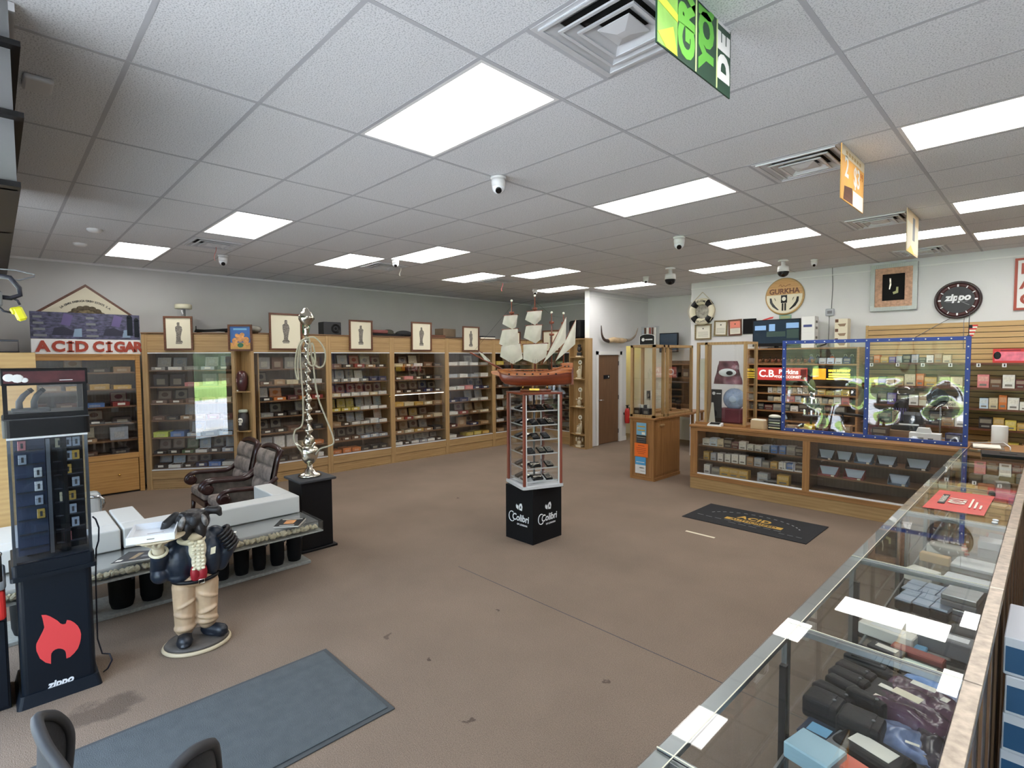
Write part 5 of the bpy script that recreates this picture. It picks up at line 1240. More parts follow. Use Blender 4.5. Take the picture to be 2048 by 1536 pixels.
# carved armchairs
def armchair(label, x0, x1, y0=1.70, y1=2.42):
    w = x1 - x0; A = thing('carved_armchair', label, 'chair', ((x0 + x1) / 2, y0, 0), 0, 'carved armchairs by the hookah')
    wd = M['mahogany']; h = w / 2
    mm = MB(); mm.box(-h + .06, .03, .30, h - .06, .56, .42, bev=.045); mm.build('seat', M['tapestry'], A)
    mm = MB(); mm.box(-h + .04, .04, .22, h - .04, .58, .30, bev=.012); mm.build('seat_rail', wd, A)
    for s in (-1, 1):
        for y in (.07, .55):
            mm = MB(); mm.tube([(s * (h - .06), y, .23), (s * (h - .05), y - (.01 if y < .3 else -.02), .12), (s * (h - .055), y - (.03 if y < .3 else -.06), .0)], [.03, .024, .02], 8); mm.build('leg', wd, A)
        arm = sm([(s * (h - .03), .62, .62), (s * (h - .03), .48, .535), (s * (h - .03), .28, .545), (s * (h - .03), .10, .555), (s * (h - .03), .02, .52), (s * (h - .03), .0, .47), (s * (h - .03), .04, .43), (s * (h - .03), .085, .44), (s * (h - .03), .09, .475), (s * (h - .03), .06, .485)], 5)
        mm = MB(); mm.tube(arm, .028, 8); mm.build('arm', wd, A)
        mm = MB(); mm.lathe([(.055, 0), (.055, .045), (.03, .052)], 16, M=Matrix.Translation((s * (h - .03) - .022, .045, .475)) @ Matrix.Rotation(PI / 2, 4, 'Y')); mm.build('arm_scroll', wd, A)
        mm = MB(); mm.prism([(.10, .28), (.60, .28), (.62, .58), (.48, .52), (.28, .53), (.10, .53)], .02, M=Matrix.Translation((s * (h - .03) + (.01), 0, 0)) @ Matrix.Rotation(PI / 2, 4, 'Z')); mm.build('side_panel', M['tapestry_dark'], A)
    def bk(u, z):   # curve of the back
        return .55 + .10 * (z - .4) + .16 * max(0, z - .55) ** 1.2
    for s in (-1, 1):
        mm = MB(); mm.tube(sm([(s * (h - .055), bk(0, z) + .02, z) for z in (.26, .4, .55, .7, .84)] + [(s * (h - .07), bk(0, .93) + .05, .93)], 4), .026, 8); mm.build('back_post', wd, A)
    mm = MB(); mm.tube(sm([(-h + .06, bk(0, .9) + .03, .86), (-h * .6, bk(0, .93) + .04, .925), (0, bk(0, .93) + .045, .945), (h * .6, bk(0, .93) + .04, .925), (h - .06, bk(0, .9) + .03, .86)], 5), .034, 8); mm.build('crest_rail', wd, A)
    def fb(u, v):
        x = (-h + .085) + (w - .17) * u; z = .40 + .51 * v
        cell = abs(math.sin(u * 2 * PI)) * abs(math.sin(v * 3 * PI))
        return (x, bk(0, z) - .045 - .045 * cell ** .5 * (1 if 0 < u < 1 and 0 < v < 1 else 0) + .03, z)
    mm = MB(); mm.grid(24, 36, fb, 0); mm.box(-h + .085, .55, .40, h - .085, .60, .5); mm.build('back_cushion', M['tapestry'], A)
    mm = MB(); mm.grid(2, 10, lambda u, v: ((-h + .07) + (w - .14) * u, bk(0, .38 + .54 * v) + .03, .38 + .54 * v), 0); mm.build('back_panel', M['tapestry_dark'], A)
armchair('carved dark armchair nearer the cabinets, left of the other', -7.70, -7.01)
armchair('carved dark armchair nearer the camera, by the pedestal', -6.97, -6.28)

# mats and floor bits
m1 = thing('grey_floor_mat', 'large plain grey floor mat in the foreground', 'mat', (0, 0, 0))
MB().box(-3.455, -.25, 0, -2.575, 1.565, .007, bev=.002).build('rubber_edge', M['mat_edge'], m1); MB().box(-3.425, -.22, .0071, -2.605, 1.535, .0125).build('pile', M['carpet_mat'], m1)
m2 = thing('logo_mat', 'black floor mat with gold lettering before the wooden counter', 'mat', (-2.5, 6.49, 0), 0)
Mw, Md = 1.42, .80
MB().box(-Mw / 2, -Md / 2, 0, Mw / 2, Md / 2, .009, bev=.002).build('pile', M['black_mat'], m2)
g1 = text('lettering', 'ACID', .15, M['gold'], m2, (0, .06, .0095), (0, 0, 0), ext=.0006, bold=.006, spacing=1.1)
MB().box(-.30, -.12, .009, .36, -.03, .0096).build('gold_band', M['gold'], m2)
text('lettering', 'AUTHORIZED', .085, M['black_mat'], m2, (.03, -.075, .010), (0, 0, 0), ext=.0004, bold=.002)
text('lettering', 'A fine cigar shop', .045, M['mid_grey'], m2, (0, -.19, .0095), (0, 0, 0), ext=.0004) if False else None
for k in range(15):
    a = PI * (.86 - .72 * k / 14); o_ = MB().box(-.022, -.008, .009, .022, .008, .0096).build('arc_stroke', M['mid_grey'], m2, (.56 * math.cos(a), -.12 + .38 * math.sin(a), 0), (0, 0, a - PI / 2))
for k in range(9): MB().box(-.62 + .115 * k, -.17 - .012 * math.sin(k), .009, -.54 + .115 * k, -.16 - .012 * math.sin(k), .0096).build('script_stroke', M['mid_grey'], m2)
for k in range(3): MB().box(-.2 + .12 * k, -.235, .009, -.11 + .12 * k, -.227, .0096).build('script_stroke', M['mid_grey'], m2)
for k in range(3): MB().box(.38 + .09 * k, -.25, .009, .44 + .09 * k, -.243, .0096).build('script_stroke', M['mid_grey'], m2)
tag(MB().box(-2.91, 5.60, 0, -2.57, 5.635, .0015).build('floor_tape', M['tape']), 'strip of pale tape on the carpet before the logo mat', 'tape')

# office chairs in the lower left corner
def office(label, loc, rot, top=.95):
    c = thing('office_chair', label, 'chair', loc, rot, 'black mesh office chairs')
    def edge(u):  # outline of the backrest
        a = u * PI
        return (.215 * math.cos(a) * (1 if abs(math.cos(a)) < .8 else 1), top - .24 + .24 * math.sin(a) ** .75)
    out = [(-.17, .50)] + [(-.21, .58), (-.225, top - .22)] + [(-.21, top - .15), (-.168, top - .085), (-.10, top - .035), (-.04, top - .006), (0, top), (.04, top - .006), (.10, top - .035), (.168, top - .085), (.21, top - .15), (.225, top - .22), (.21, .58), (.17, .50)]
    cv = lambda x, z: -.10 - .05 * (z - .5) + .09 * (x / .22) ** 2 * -1 + .0
    mm = MB(); mm.tube(sm([(x, -cv(x, z), z) for x, z in out], 4), .016, 8); mm.build('back_frame', M['dark_grey'], c)
    hw = [(.5, .165), (.58, .20), (top - .22, .218), (top - .15, .208), (top - .085, .165), (top - .035, .10), (top - .006, .04)]
    def mf(u, v):
        z = .505 + (top - .515) * v
        for (za, wa), (zb, wb) in zip(hw[:-1], hw[1:]):
            if z <= zb: break
        k_ = min(1, max(0, (z - za) / (zb - za))); x = (2 * u - 1) * (wa + (wb - wa) * k_)
        return (x, -cv(x, z), z)
    mm = MB(); mm.grid(10, 24, mf, 0); mm.build('mesh_back', M['mesh_black'], c)
    mm = MB(); mm.box(-.24, -.46, .43, .24, .02, .50, bev=.03); mm.build('seat', M['black_matte'], c)
    mm = MB(); mm.tube([(0, .11, .56), (0, .10, .44), (0, 0, .40)], .025, 8); mm.build('back_bracket', M['black'], c)
    mm = MB(); mm.lathe([(.03, .10), (.03, .25), (.022, .25), (.022, .43)], 14, c=(0, -.2, 0)); mm.build('gas_column', M['black'], c)
    for k in range(5):
        a = 2 * PI * k / 5; e = (.27 * math.cos(a), -.2 + .27 * math.sin(a))
        mm = MB(); mm.tube([(0, -.2, .11), (e[0], e[1], .075)], [.028, .018], 8); mm.build('base_leg', M['black'], c)
        mm = MB(); mm.lathe([(.027, -.012), (.03, 0), (.027, .012)], 12, M=Matrix.Translation((e[0], e[1], .031)) @ Euler((PI / 2, 0, a)).to_matrix().to_4x4()); mm.build('caster', M['black'], c)
office('black mesh office chair at the very bottom left corner', (-2.06, -.07, 0), math.radians(0), .935)
office('black mesh office chair right of the other, at bottom edge', (-1.54, .40, 0), math.radians(126), .905)
# ---------------------------------------------------------------- revolving display stand with the model ship
D_ = thing('revolving_display', 'clear revolving display stand on black box base, carrying the model ship', 'display stand', (-4.03, 4.27, 0))
MB().box(-.215, -.235, 0.0, .20, .235, .60, bev=.003).build('base_box', M['black_matte'], D_)
for (rot, loc) in ((PI / 2, (.2012, -.0, .30)), (0, (-.01, -.2362, .30))):
    g = None
    def at(x, z): 
        v = Matrix.Rotation(rot, 4, 'Z') @ Vector((x, 0, z)); return Vector(loc) + v
    text('lettering', 'Colibri', .105, M['white_gloss'], D_, at(.025, -.045), (PI / 2, 0, rot), ext=.0008, bold=.002, shear=.12, sx=.86)
    mm = MB(); mm.tube([(loc[0] + (Matrix.Rotation(rot, 4, 'Z') @ Vector((-.105 + .045 * math.cos(a), -.001, -.045 + .055 * math.sin(a))))[0], loc[1] + (Matrix.Rotation(rot, 4, 'Z') @ Vector((-.105 + .045 * math.cos(a), -.001, 0)))[1], loc[2] - .045 + .055 * math.sin(a)) for a in [PI * .3 + PI * 1.45 * i / 16 for i in range(17)]], .005, 6); mm.build('letter_swash', M['white_gloss'], D_)
    text('lettering', 'OF LONDON', .026, M['white_gloss'], D_, at(.05, -.115), (PI / 2, 0, rot), ext=.0006, bold=.0006)
    mm = MB(); Mx = Matrix.Translation(loc) @ Matrix.Rotation(rot, 4, 'Z')
    mm.prism([(.01, .045), (.05, .04), (.058, .085), (.045, .12), (.02, .115), (.005, .09)], .0012, M=Mx @ Matrix.Translation((0, -.0012, 0)))
    mm.prism([(-.035, .06), (-.005, .045), (.0, .075), (-.012, .10), (-.022, .085), (-.032, .105), (-.042, .085)], .0012, M=Mx @ Matrix.Translation((0, -.0012, 0)))
    mm.build('emblem', M['white_gloss'], D_)
    mm = MB(); mm.prism([(.022, .065), (.04, .062), (.038, .088), (.028, .095)], .0008, M=Mx @ Matrix.Translation((0, -.0022, 0))); mm.build('emblem_detail', M['black_matte'], D_)
T = math.radians(68.6)
RV = thing('tower', '', 'x', (0, 0, 0)); 
for k_ in ('label', 'category'): del RV[k_]
RV.parent = D_; RV.location = (0.02, -.02, 0); RV.rotation_euler = (0, 0, T)
mm = MB(); mm.box(-.245, -.245, .601, .245, .245, .632, bev=.03); mm.build('base_plate', M['alu_white'], RV)
MB().box(-.24, -.24, .597, .24, .24, .6012, bev=.001).build('plate_rim', M['black'], RV)
h = .205
for sx in (-1, 1):
    MB().box(sx * h - .002, -h, .633, sx * h + .002, h, 1.60).build('clear_side', M['acrylic'], RV)
MB().box(-h + .002, h - .002, .633, h - .002, h + .002, 1.60).build('clear_side', M['acrylic'], RV)
for sx, sy in ((-1, -1), (1, -1), (-1, 1), (1, 1)):
    mm = MB(); mm.box(sx * (h + .012) - .014, sy * (h + .012) - .014, .633, sx * (h + .012) + .014, sy * (h + .012) + .014, 1.605, bev=.004); mm.build('corner_post', M['red_post'], RV)
    MB().box(sx * (h - .012) - .005, sy * (h + .012) - .008, .633, sx * (h - .012) + .005, sy * (h + .012) + .008, 1.60).build('edge_strip', M['white_gloss'], RV)
MB().box(-.235, -.235, 1.606, .235, .235, 1.625, bev=.003).build('top_plate', M['ship_dark'], RV)
MB().bar((0, 0, .633), (0, 0, 1.604), .012).build('spindle', M['alu'], RV)
mm = MB(); mm.box(-h, -.012, .633, h, -.008, 1.60); mm.box(-.012, -h, .633, -.008, h, 1.60)
SHZ = [.66, .80, .955, 1.11, 1.265, 1.42]
for z in SHZ:
    for f in range(4):
        a = f * PI / 2
        mm = MB(); mm.box(-.19, -.15, -.002, .19, .0, .002, M=Matrix.Rotation(a, 4, 'Z') @ Matrix.Translation((0, -.05, z + .06)) @ Matrix.Rotation(.38, 4, 'X')); mm.build('shelf', M['acrylic'], RV); mm = MB(); mm.box(-.19, -.153, -.002, .19, -.1505, .012, M=Matrix.Rotation(a, 4, 'Z') @ Matrix.Translation((0, -.05, z + .06)) @ Matrix.Rotation(.38, 4, 'X')); mm.build('shelf_lip', M['alu_white'] if f in (0, 3) else M['acrylic'], RV)
random.seed(5)
def small_pack(w, d, h, lab):
    k = ('sp', w, d, h, lab)
    if k not in _bx:
        m_ = MB(); m_.box(-w / 2, -d / 2, 0, w / 2, d / 2, h, 0, bev=.003)
        if lab == 'tag': m_.box(-w * .2, -d * .1, h, w * .2, d * .35, h + .0015, 1)
        if lab == 'ring': m_.lathe([(w * .32, h), (w * .32, h + .002), (w * .2, h + .002), (w * .2, h)], 14, 1, cap=False); m_.box(-w * .42, -d * .42, h, w * .42, d * .42, h + .0008, 2)
        if lab == 'pen': m_.box(-w * .42, -d * .14, h, w * .42, d * .14, h + .008, 2, bev=.002)
        _bx[k] = m_.mesh('gift_box', [M['black'], M['dark_grey'], M['silver']])
    return _bx[k]
lay = {0: [('pen', -.03), ('ring', .10)], 1: [('pen', -.06), ('ring', .11)], 2: [('tag', -.11), ('ring', .02), ('ring', .11)], 3: [('tag', -.05), ('tag', .07)], 4: [('tag', -.07), ('tag', .03), ('ring', .12)], 5: [('ring', -.09), ('tag', .0), ('ring', .11)]}
Dm = Matrix.Translation((-4.01, 4.25, 0)) @ Matrix.Rotation(T, 4, 'Z')
fn = {0: 'front side', 3: 'left side', 1: 'right side', 2: 'back side'}
for f in (0, 3):
    for i, z in enumerate(SHZ):
        for n_, (kd, x) in enumerate(lay[i] if f == 0 else [('tag', -.08), ('ring', .07)]):
            w, d = (.125, .08) if kd == 'pen' else (.078, .108)
            a = (f * PI / 2)
            Mx = Dm @ Matrix.Rotation(a, 4, 'Z') @ Matrix.Translation((0, -.05, z + .06)) @ Matrix.Rotation(.38, 4, 'X') @ Matrix.Translation((x, -.085, .0026))
            o = put('gift_box', small_pack(w, d, .022, kd)); o.matrix_world = Mx
            tag(o, 'small black gift box, %s from left on %s shelf from bottom, display tower %s' % (ORD[n_], ORD[i], fn[f]), 'box', 'gift boxes in the revolving display')

# model galleon
SH = thing('model_ship', 'model sailing galleon with cream sails on the revolving display', 'model ship', (-4.03, 4.27, 1.6255), IMG)
K = .00542
def sp(px, py): return ((px - 1062) * K, 2.0 - (py - 716) * K - 1.6255)
W1, W2 = M['ship_wood'], M['ship_dark']
MB().box(-.15, -.06, .0, .19, .06, .022, bev=.005).build('stand_board', W2, SH)
MB().box(-.05, -.063, .012, .06, -.06, .034).build('name_plate', M['brass'], SH)
for x in (-.12, .15): MB().bar((x, 0, .022), (x, 0, .075), .009).build('stand_post', M['brass'], SH)
st = [(-.40, .002, .20, .235, .245), (-.36, .03, .12, .20, .245), (-.32, .058, .085, .19, .24), (-.25, .078, .068, .175, .225), (-.10, .09, .060, .168, .215), (.05, .092, .060, .17, .215), (.18, .088, .062, .178, .228), (.28, .078, .065, .19, .26), (.36, .066, .07, .205, .29), (.415, .058, .08, .21, .31)]
def hull(mm, lo, hi, m):
    secs = []
    for (x, w, zk, zw, zd) in st:
        pts = []
        if lo == 'keel':
            for k in range(7):
                a = k / 6; pts.append((w * math.sin(a * PI / 2) ** .8, zk + (zw - zk) * (1 - math.cos(a * PI / 2))))
        else:
            for k in range(4):
                a = k / 3; pts.append((w * (1 + .04 * math.sin(a * PI)) * (1 - .18 * a * (1 if x > .2 else .4)), zw + (zd - zw) * a))
        secs.append([mm.bm.verts.new((x, -y, z)) for y, z in pts[::-1]] + [mm.bm.verts.new((x, y, z)) for y, z in (pts[1:] if lo == 'keel' else pts)])
    for a, b_ in zip(secs[:-1], secs[1:]):
        for i in range(len(a) - 1):
            if lo != 'keel' and i == 3: continue
            f = mm.bm.faces.new((a[i], a[i + 1], b_[i + 1], b_[i])); f.smooth = True; f.material_index = m
    f = mm.bm.faces.new(secs[-1]); f.material_index = m
mm = MB(); hull(mm, 'keel', 0, 0); mm.build('lower_hull', W2, SH)
mm = MB(); hull(mm, 'deck', 0, 0); mm.build('upper_hull', W1, SH)
mm = MB()
for (a, b_) in zip(st[:-1], st[1:]):
    f = mm.bm.faces.new([mm.bm.verts.new(p) for p in ((a[0], -a[1] * .9, a[4] - .02), (b_[0], -b_[1] * .9, b_[4] - .02), (b_[0], b_[1] * .9, b_[4] - .02), (a[0], a[1] * .9, a[4] - .02))])
mm.build('deck', W1, SH)
for s in (-1, 1):
    mm = MB(); mm.tube([(x, s * (w + .003), zw) for x, w, zk, zw, zd in st], .006, 6); mm.build('wale', W2, SH)
    mm = MB(); mm.tube([(x, s * (w * .93 + .003), zd) for x, w, zk, zw, zd in st], .006, 6); mm.build('rail', W1, SH)
    for k in range(7):
        x = -.27 + .085 * k; w = .084
        MB().box(x - .009, s * (w + .006) - .012, .186, x + .009, s * (w + .006) + .004, .202).build('gun_port', M['near_black'], SH)
MB().box(.20, -.07, .235, .42, .07, .262, bev=.003).build('poop_deck', W1, SH); MB().box(.30, -.064, .263, .43, .064, .312, bev=.004).build('stern_castle', W1, SH); MB().box(-.33, -.05, .228, -.20, .05, .252, bev=.003).build('forecastle', W1, SH)
for s in (-1, 1):
    for k in range(9): MB().bar((-.19 + .042 * k, s * .08, .212), (-.19 + .042 * k, s * .08, .240), .0035, 6).build('baluster', W2, SH)
    MB().bar((-.20, s * .08, .242), (.16, s * .08, .242), .004, 6).build('balustrade_rail', W1, SH)
    for k in range(5): MB().box(.22 + .04 * k - .006, s * .071 - .002, .266, .22 + .04 * k + .006, s * .071 + .002, .285).build('stern_window', M['near_black'], SH)
mm = MB(); mm.prism([(-.40, .235), (-.47, .225), (-.465, .20), (-.38, .17), (-.34, .13), (-.30, .19), (-.3, .235)], .03, M=Matrix.Translation((0, -.015, 0))); mm.build('beakhead', W1, SH)
MB().bar((-.34, 0, .24), (-.70, 0, .435), .010, 8).build('bowsprit', W2, SH)
MB().box(.41, -.004, .07, .44, .004, .26).build('rudder', W2, SH)
masts = []
for (px, top, r, rake) in ((1018, 602, .010, .0), (1065, 592, .011, 0), (1099, 626, .009, 0), (1123, 628, .008, 0)):
    x, zt = sp(px, top)
    mm = MB(); mm.tube([(x, 0, .20), (x, 0, zt * .6), (x, 0, zt)], [r, r * .85, r * .5], 8); mm.build('mast', M['ship_dark'] if px != 0 else W2, SH)
    for f in (.62, .82):
        mm = MB(); mm.lathe([(.022, 0), (.026, .008), (.03, .026)], 12, c=(x, 0, .2 + (zt - .2) * f)); mm.build('crow_nest', W2, SH)
    mm = MB(); mm.ball((x, 0, zt + .005), .014, seg=8); mm.build('mast_cap', M['paper'], SH)
    masts.append((x, zt))
def sail(pts, bel, name='sail', n=10, ybase=-.03):
    """pts: (tl, tr, br, bl) pixel corners and a bottom sag point"""
    tl, tr, br, bl, bm_ = [Vector(sp(*p)) for p in pts]
    rr = random.Random(int(tl.x * 1e5))
    ph = rr.uniform(0, 6)
    def fn(side):
        def f(u, v):
            top = tl.lerp(tr, u)
            lo = bl.lerp(bm_, u * 2) if u < .5 else bm_.lerp(br, u * 2 - 1)
            p = top.lerp(lo, v)
            y = ybase - bel * math.sin(PI * u) * (.35 + .65 * math.sin(PI * min(1, v * 1.05))) + .006 * math.sin(9 * u + 5 * v + ph) * math.sin(3 * v + ph)
            return (p.x, y + side, p.y)
        return f
    mm = MB(); mm.grid(n, n, fn(0)); mm.grid(n, n, fn(.003)); mm.build(name, M['canvas'], SH)
    MB().bar((tl.x - .01, ybase + .004, tl.y + .002), (tr.x + .01, ybase + .004, tr.y + .002), .006, 8).build('yard', W2, SH)
sail(((1003, 632), (1030, 630), (1027, 654), (999, 648), (1019, 659)), .045)
sail(((999, 660), (1030, 658), (1032, 690), (992, 688), (1010, 697)), .06)
sail(((997, 692), (1035, 688), (1040, 718), (994, 714), (1020, 729)), .06)
sail(((1050, 624), (1079, 622), (1077, 640), (1045, 640), (1065, 651)), .045)
sail(((1047, 652), (1079, 651), (1076, 680), (1042, 676), (1066, 688)), .05)
sail(((1041, 690), (1090, 688), (1088, 715), (1041, 720), (1066, 729)), .05)
sail(((950, 703), (957, 706), (974, 722), (962, 720), (972, 724)), .01)
def lateen(a, b_, c, name='lateen_sail'):
    A_, B_, C_ = [Vector(sp(*p)) for p in (a, b_, c)]
    def fn(s):
        def f(u, v):
            p = A_.lerp(B_, v); q = A_.lerp(C_, v); r = p.lerp(q, u)
            return (r.x, -.03 - .035 * math.sin(PI * u) * v * 1.2 * math.sin(PI * min(1, v * .8 + .1)) + s, r.y)
        return f
    mm = MB(); mm.grid(8, 14, fn(0)); mm.grid(8, 14, fn(.003)); mm.build(name, M['canvas'], SH)
    MB().bar((A_.x, -.024, A_.y), (C_.x - .02, -.024, C_.y - .02), .005, 8).build('lateen_yard', W2, SH)
lateen((1128, 635), (1127, 684), (1081, 728)); lateen((1148, 640), (1146, 690), (1106, 724))
for (a, b_) in (((1063, 600), (1018, 612)), ((1063, 600), (1099, 632)), ((1099, 632), (1123, 636)), ((1018, 612), (940, 703)), ((1063, 620), (1035, 738))):
    p, q = sp(*a), sp(*b_); MB().bar((p[0], -.002, p[1]), (q[0], -.002, q[1]), .0012, 5).build('rigging_line', M['ink'], SH)
for (mx, mz) in masts[:3]:
    for s in (-1, 1):
        for k in (-.035, 0, .035): MB().bar((mx + k, s * .082, .225), (mx, 0, .2 + (mz - .2) * .55), .0012, 5).build('shroud', M['ink'], SH)
# ---------------------------------------------------------------- right side: wood display tower, counter, back shelves, wall pieces
oc, ov = M['oak_counter'], M['oak_counter_v']
# display tower at the end of the counter
t = thing('display_tower', 'oak display tower with glass top, flyers on its front, left of counter', 'display case', (-4.88, 7.50, 0))
MB().box(0, .0, .02, .44, .82, .985, bev=.003).build('base_cabinet', ov, t)
for x in (0, .39): MB().box(x, -.012, 0, x + .05, 0, .985).build('corner_stile', ov, t)
MB().box(.05, -.010, .0, .39, 0, .06).build('bottom_rail', oc, t); MB().box(.05, -.010, .93, .39, 0, .985).build('top_rail', oc, t)
MB().box(.44, .0, 0, .452, .82, .05).build('side_kick', oc, t); MB().box(.44, .02, .09, .448, .80, .93, bev=.002).build('side_panel', ov, t)
MB().box(.448, .14, .88, .478, .26, .91, bev=.004).build('handle', M['oak'], t)
MB().box(-.015, -.025, .985, .465, 1.30, 1.02, bev=.004).build('ledge', oc, t)
for (x, y) in ((0, -.01), (.40, -.01), (.40, .27), (.40, .40), (.40, 1.22), (0, 1.22), (0, .3)):
    MB().box(x, y, 1.02, x + .042, y + .042, 2.19).build('post', M['oak'], t)
for (a) in ((0, -.01, .442, .032), (0, 1.22, .442, 1.262), (0, .032, .042, 1.22), (.40, .032, .442, 1.22)):
    MB().box(a[0], a[1], 2.15, a[2], a[3], 2.19).build('top_rail', M['oak'], t); MB().box(a[0], a[1], 1.02, a[2], a[3], 1.06).build('bottom_rail', M['oak'], t)
MB().box(.03, .03, 2.165, .42, 1.23, 2.172).build('glass_top', M['glass'], t)
MB().box(.042, .0, 1.06, .40, .005, 2.15).build('glass_pane', M['glass'], t); MB().box(.42, .05, 1.06, .425, .27, 2.15).build('glass_pane', M['glass'], t); MB().box(.42, .442, 1.06, .425, 1.22, 2.15).build('glass_pane', M['glass'], t)
for z in (1.30, 1.64): MB().box(.02, .02, z, .42, 1.22, z + .012).build('shelf', M['glass_green'], t)
def flat(parent, name, x0, z0, x1, z1, m, y=-.0125, th=.002): return MB().box(x0, y - th, z0, x1, y, z1).build(name, m, parent)
for (nm, lb, x0, z0, x1, z1, m, art) in (('poster', 'blue patterned poster at the top of the oak tower front', .12, .73, .30, .93, M['ltblue'], [(.14, .86, .28, .88, M['gold']), (.14, .80, .28, .82, M['gold']), (.22, .74, .28, .78, M['paper'])]),
                                         ('notice', 'dark notice with pale lines under the blue poster', .12, .60, .30, .725, M['dark_grey'], [(.13, .69, .29, .695, M['paper']), (.13, .655, .29, .66, M['mid_grey']), (.13, .62, .29, .625, M['mid_grey'])]),
                                         ('flyer', 'bright orange flyer on the oak tower front', .085, .375, .335, .595, M['orange'], [(.15, .55, .27, .56, M['brick_red']), (.12, .515, .30, .522, M['brick_red']), (.12, .485, .30, .492, M['brick_red']), (.13, .455, .29, .462, M['brick_red']), (.15, .425, .27, .432, M['brick_red'])]),
                                         ('flyer', 'blue and white flyer at the bottom of the oak tower front', .10, .10, .295, .37, M['skyblue'], [(.10, .10, .295, .24, M['white']), (.12, .28, .27, .29, M['white']), (.18, .19, .27, .20, M['ink_light']), (.2, .14, .28, .145, M['ink_light'])])):
    g = thing(nm, lb, nm, (-4.88, 7.50, 0)); flat(g, 'sheet', x0, z0, x1, z1, m)
    for (a, b_, c, d, mt) in art: flat(g, 'print', a, b_, c, d, mt, -.0146, .0006)
# bottles and cartons inside it
for k in range(7):
    o = put('carton', small_pack(.038, .05, .14, 'x') if False else closed_box_mesh(.045, .05, .15 if k < 4 else .12), None, (-4.80 + .058 * (k % 4) + (.0 if k < 4 else .02), 7.62 if k < 4 else 7.78, 1.3125 if k >= 4 else 1.0605), 0, pc(['white', 'white', 'black', 'white', 'white', 'black', 'white'][k]))
    tag(o, '%s slim carton in the oak tower, %s shelf, %s from left' % (['white', 'white', 'black', 'white', 'white', 'black', 'white'][k], 'lowest' if k < 4 else 'middle', ORD[k % 4]), 'box', 'slim cartons in the oak tower')
for k in range(2):
    o = put('carton', closed_box_mesh(.13, .09, .10), None, (-4.79 + .17 * k, 7.535, 1.0605), 0, pc('black')); tag(o, ['black carton at left front of the oak tower', 'black carton at right front of the oak tower'][k], 'box', 'slim cartons in the oak tower')
for k, (x, y, h_) in enumerate(((-4.62, 7.65, .16), (-4.55, 7.7, .2), (-4.70, 7.9, .15), (-4.6, 8.1, .2), (-4.58, 8.4, .17))):
    b = MB().lathe([(.03, 0), (.032, .02), (.03, h_ * .6), (.012, h_ * .8), (.012, h_)], 14).build('glass_bottle', M['glass_green'], None, (x, y, 1.6525)); tag(b, 'clear glass piece on the top shelf of the oak tower, %s from front' % ORD[k], 'bottle', 'glassware in the oak tower')
g = thing('counter_sign', 'black arched sign with clear bin of cigars, on the oak tower top', 'sign', (-4.62, 7.56, 2.191))
pts = [(-.14, 0), (.14, 0), (.14, .13)] + [(.14 * math.cos(a), .13 + .045 * math.sin(a)) for a in [PI * i / 8 for i in range(1, 8)]] + [(-.14, .13)]
mm = MB(); mm.prism(pts, .02); mm.build('sign_rim', M['white'], g); mm = MB(); mm.prism([(x * .92, .008 + z * .92) for x, z in pts], .002, M=Matrix.Translation((0, -.002, 0))); mm.build('sign_face', M['black'], g)
mm = MB(); mm.lathe([(.028, 0), (.028, .002)], 16, M=Matrix.Translation((-.07, -.002, .085)) @ Matrix.Rotation(PI / 2, 4, 'X')); mm.build('round_logo', M['white'], g); MB().box(-.03, -.0035, .075, .10, -.002, .095).build('wordmark', M['white'], g)
mm = MB(); mm.box(-.13, .03, 0, .13, .034, .3); mm.box(-.13, .15, 0, .13, .154, .3); mm.box(-.13, .034, 0, -.126, .15, .3); mm.box(.126, .034, 0, .13, .15, .3); mm.build('clear_bin', M['acrylic'], g)
for k in range(5): MB().bar((-.09 + .045 * k, .09, 0.002), (-.09 + .045 * k, .09, .28), .016, 10).build('cigar_tube', [M['cigar'], M['paper'], M['brick_red']][k % 3], g)

# things beyond, in the alcove
t = thing('wall_screen', 'dark wall-mounted screen seen above the oak tower', 'screen', (-6.45, 11.5, 2.10)); MB().box(-.24, 0, 0, .24, .05, .46, bev=.004).build('panel', M['black'], t); MB().box(-.22, -.003, .02, .22, 0, .44).build('display', M['screen'], t); MB().box(-.05, .05, .15, .05, .318, .25).build('bracket', M['black'], t)
t = thing('desk', 'desk with shelves in the back alcove', 'desk', (-5.6, 10.6, 0)); MB().box(-.8, 0, .70, .8, .8, .74).build('desk_top', M['oak_dark'], t)
for x in (-.78, .74): MB().box(x, .02, 0, x + .04, .78, .70).build('desk_side', M['oak_dark'], t)
MB().box(-.8, .95, .74, .8, 1.19, 1.9).build('shelf_back', M['shelf_back'], t)
for z in (.9, 1.2, 1.5, 1.8): MB().box(-.8, .7, z, .8, .95, z + .02).build('shelf', M['oak_dark'], t)
random.seed(21)
for i, z in enumerate((.921, 1.221, 1.521)):
    for k in range(5):
        c = random.choice(['grey', 'maroon', 'tan', 'navy', 'white', 'black', 'pink'])
        o = put('carton', closed_box_mesh(.2, .14, round(random.uniform(.1, .22), 2)), None, (-6.2 + k * .29, 11.33, z), 0, pc(c)); tag(o, '%s carton in the alcove, %s shelf from bottom, %s from left' % (PALW.get(c, c), ORD[i], ORD[k]), 'box', 'cartons in the back alcove')
g = thing('monitor', 'black monitor tilted behind the oak tower glass', 'monitor', (-4.85, 8.95, 1.0205), math.radians(-14)); MB().box(-.25, 0, .12, .28, .04, .52, bev=.006).build('panel', M['black'], g); MB().box(-.235, -.003, .135, .265, 0, .505).build('display', mat('screen_off', rgb(14, 15, 17), .15), g)
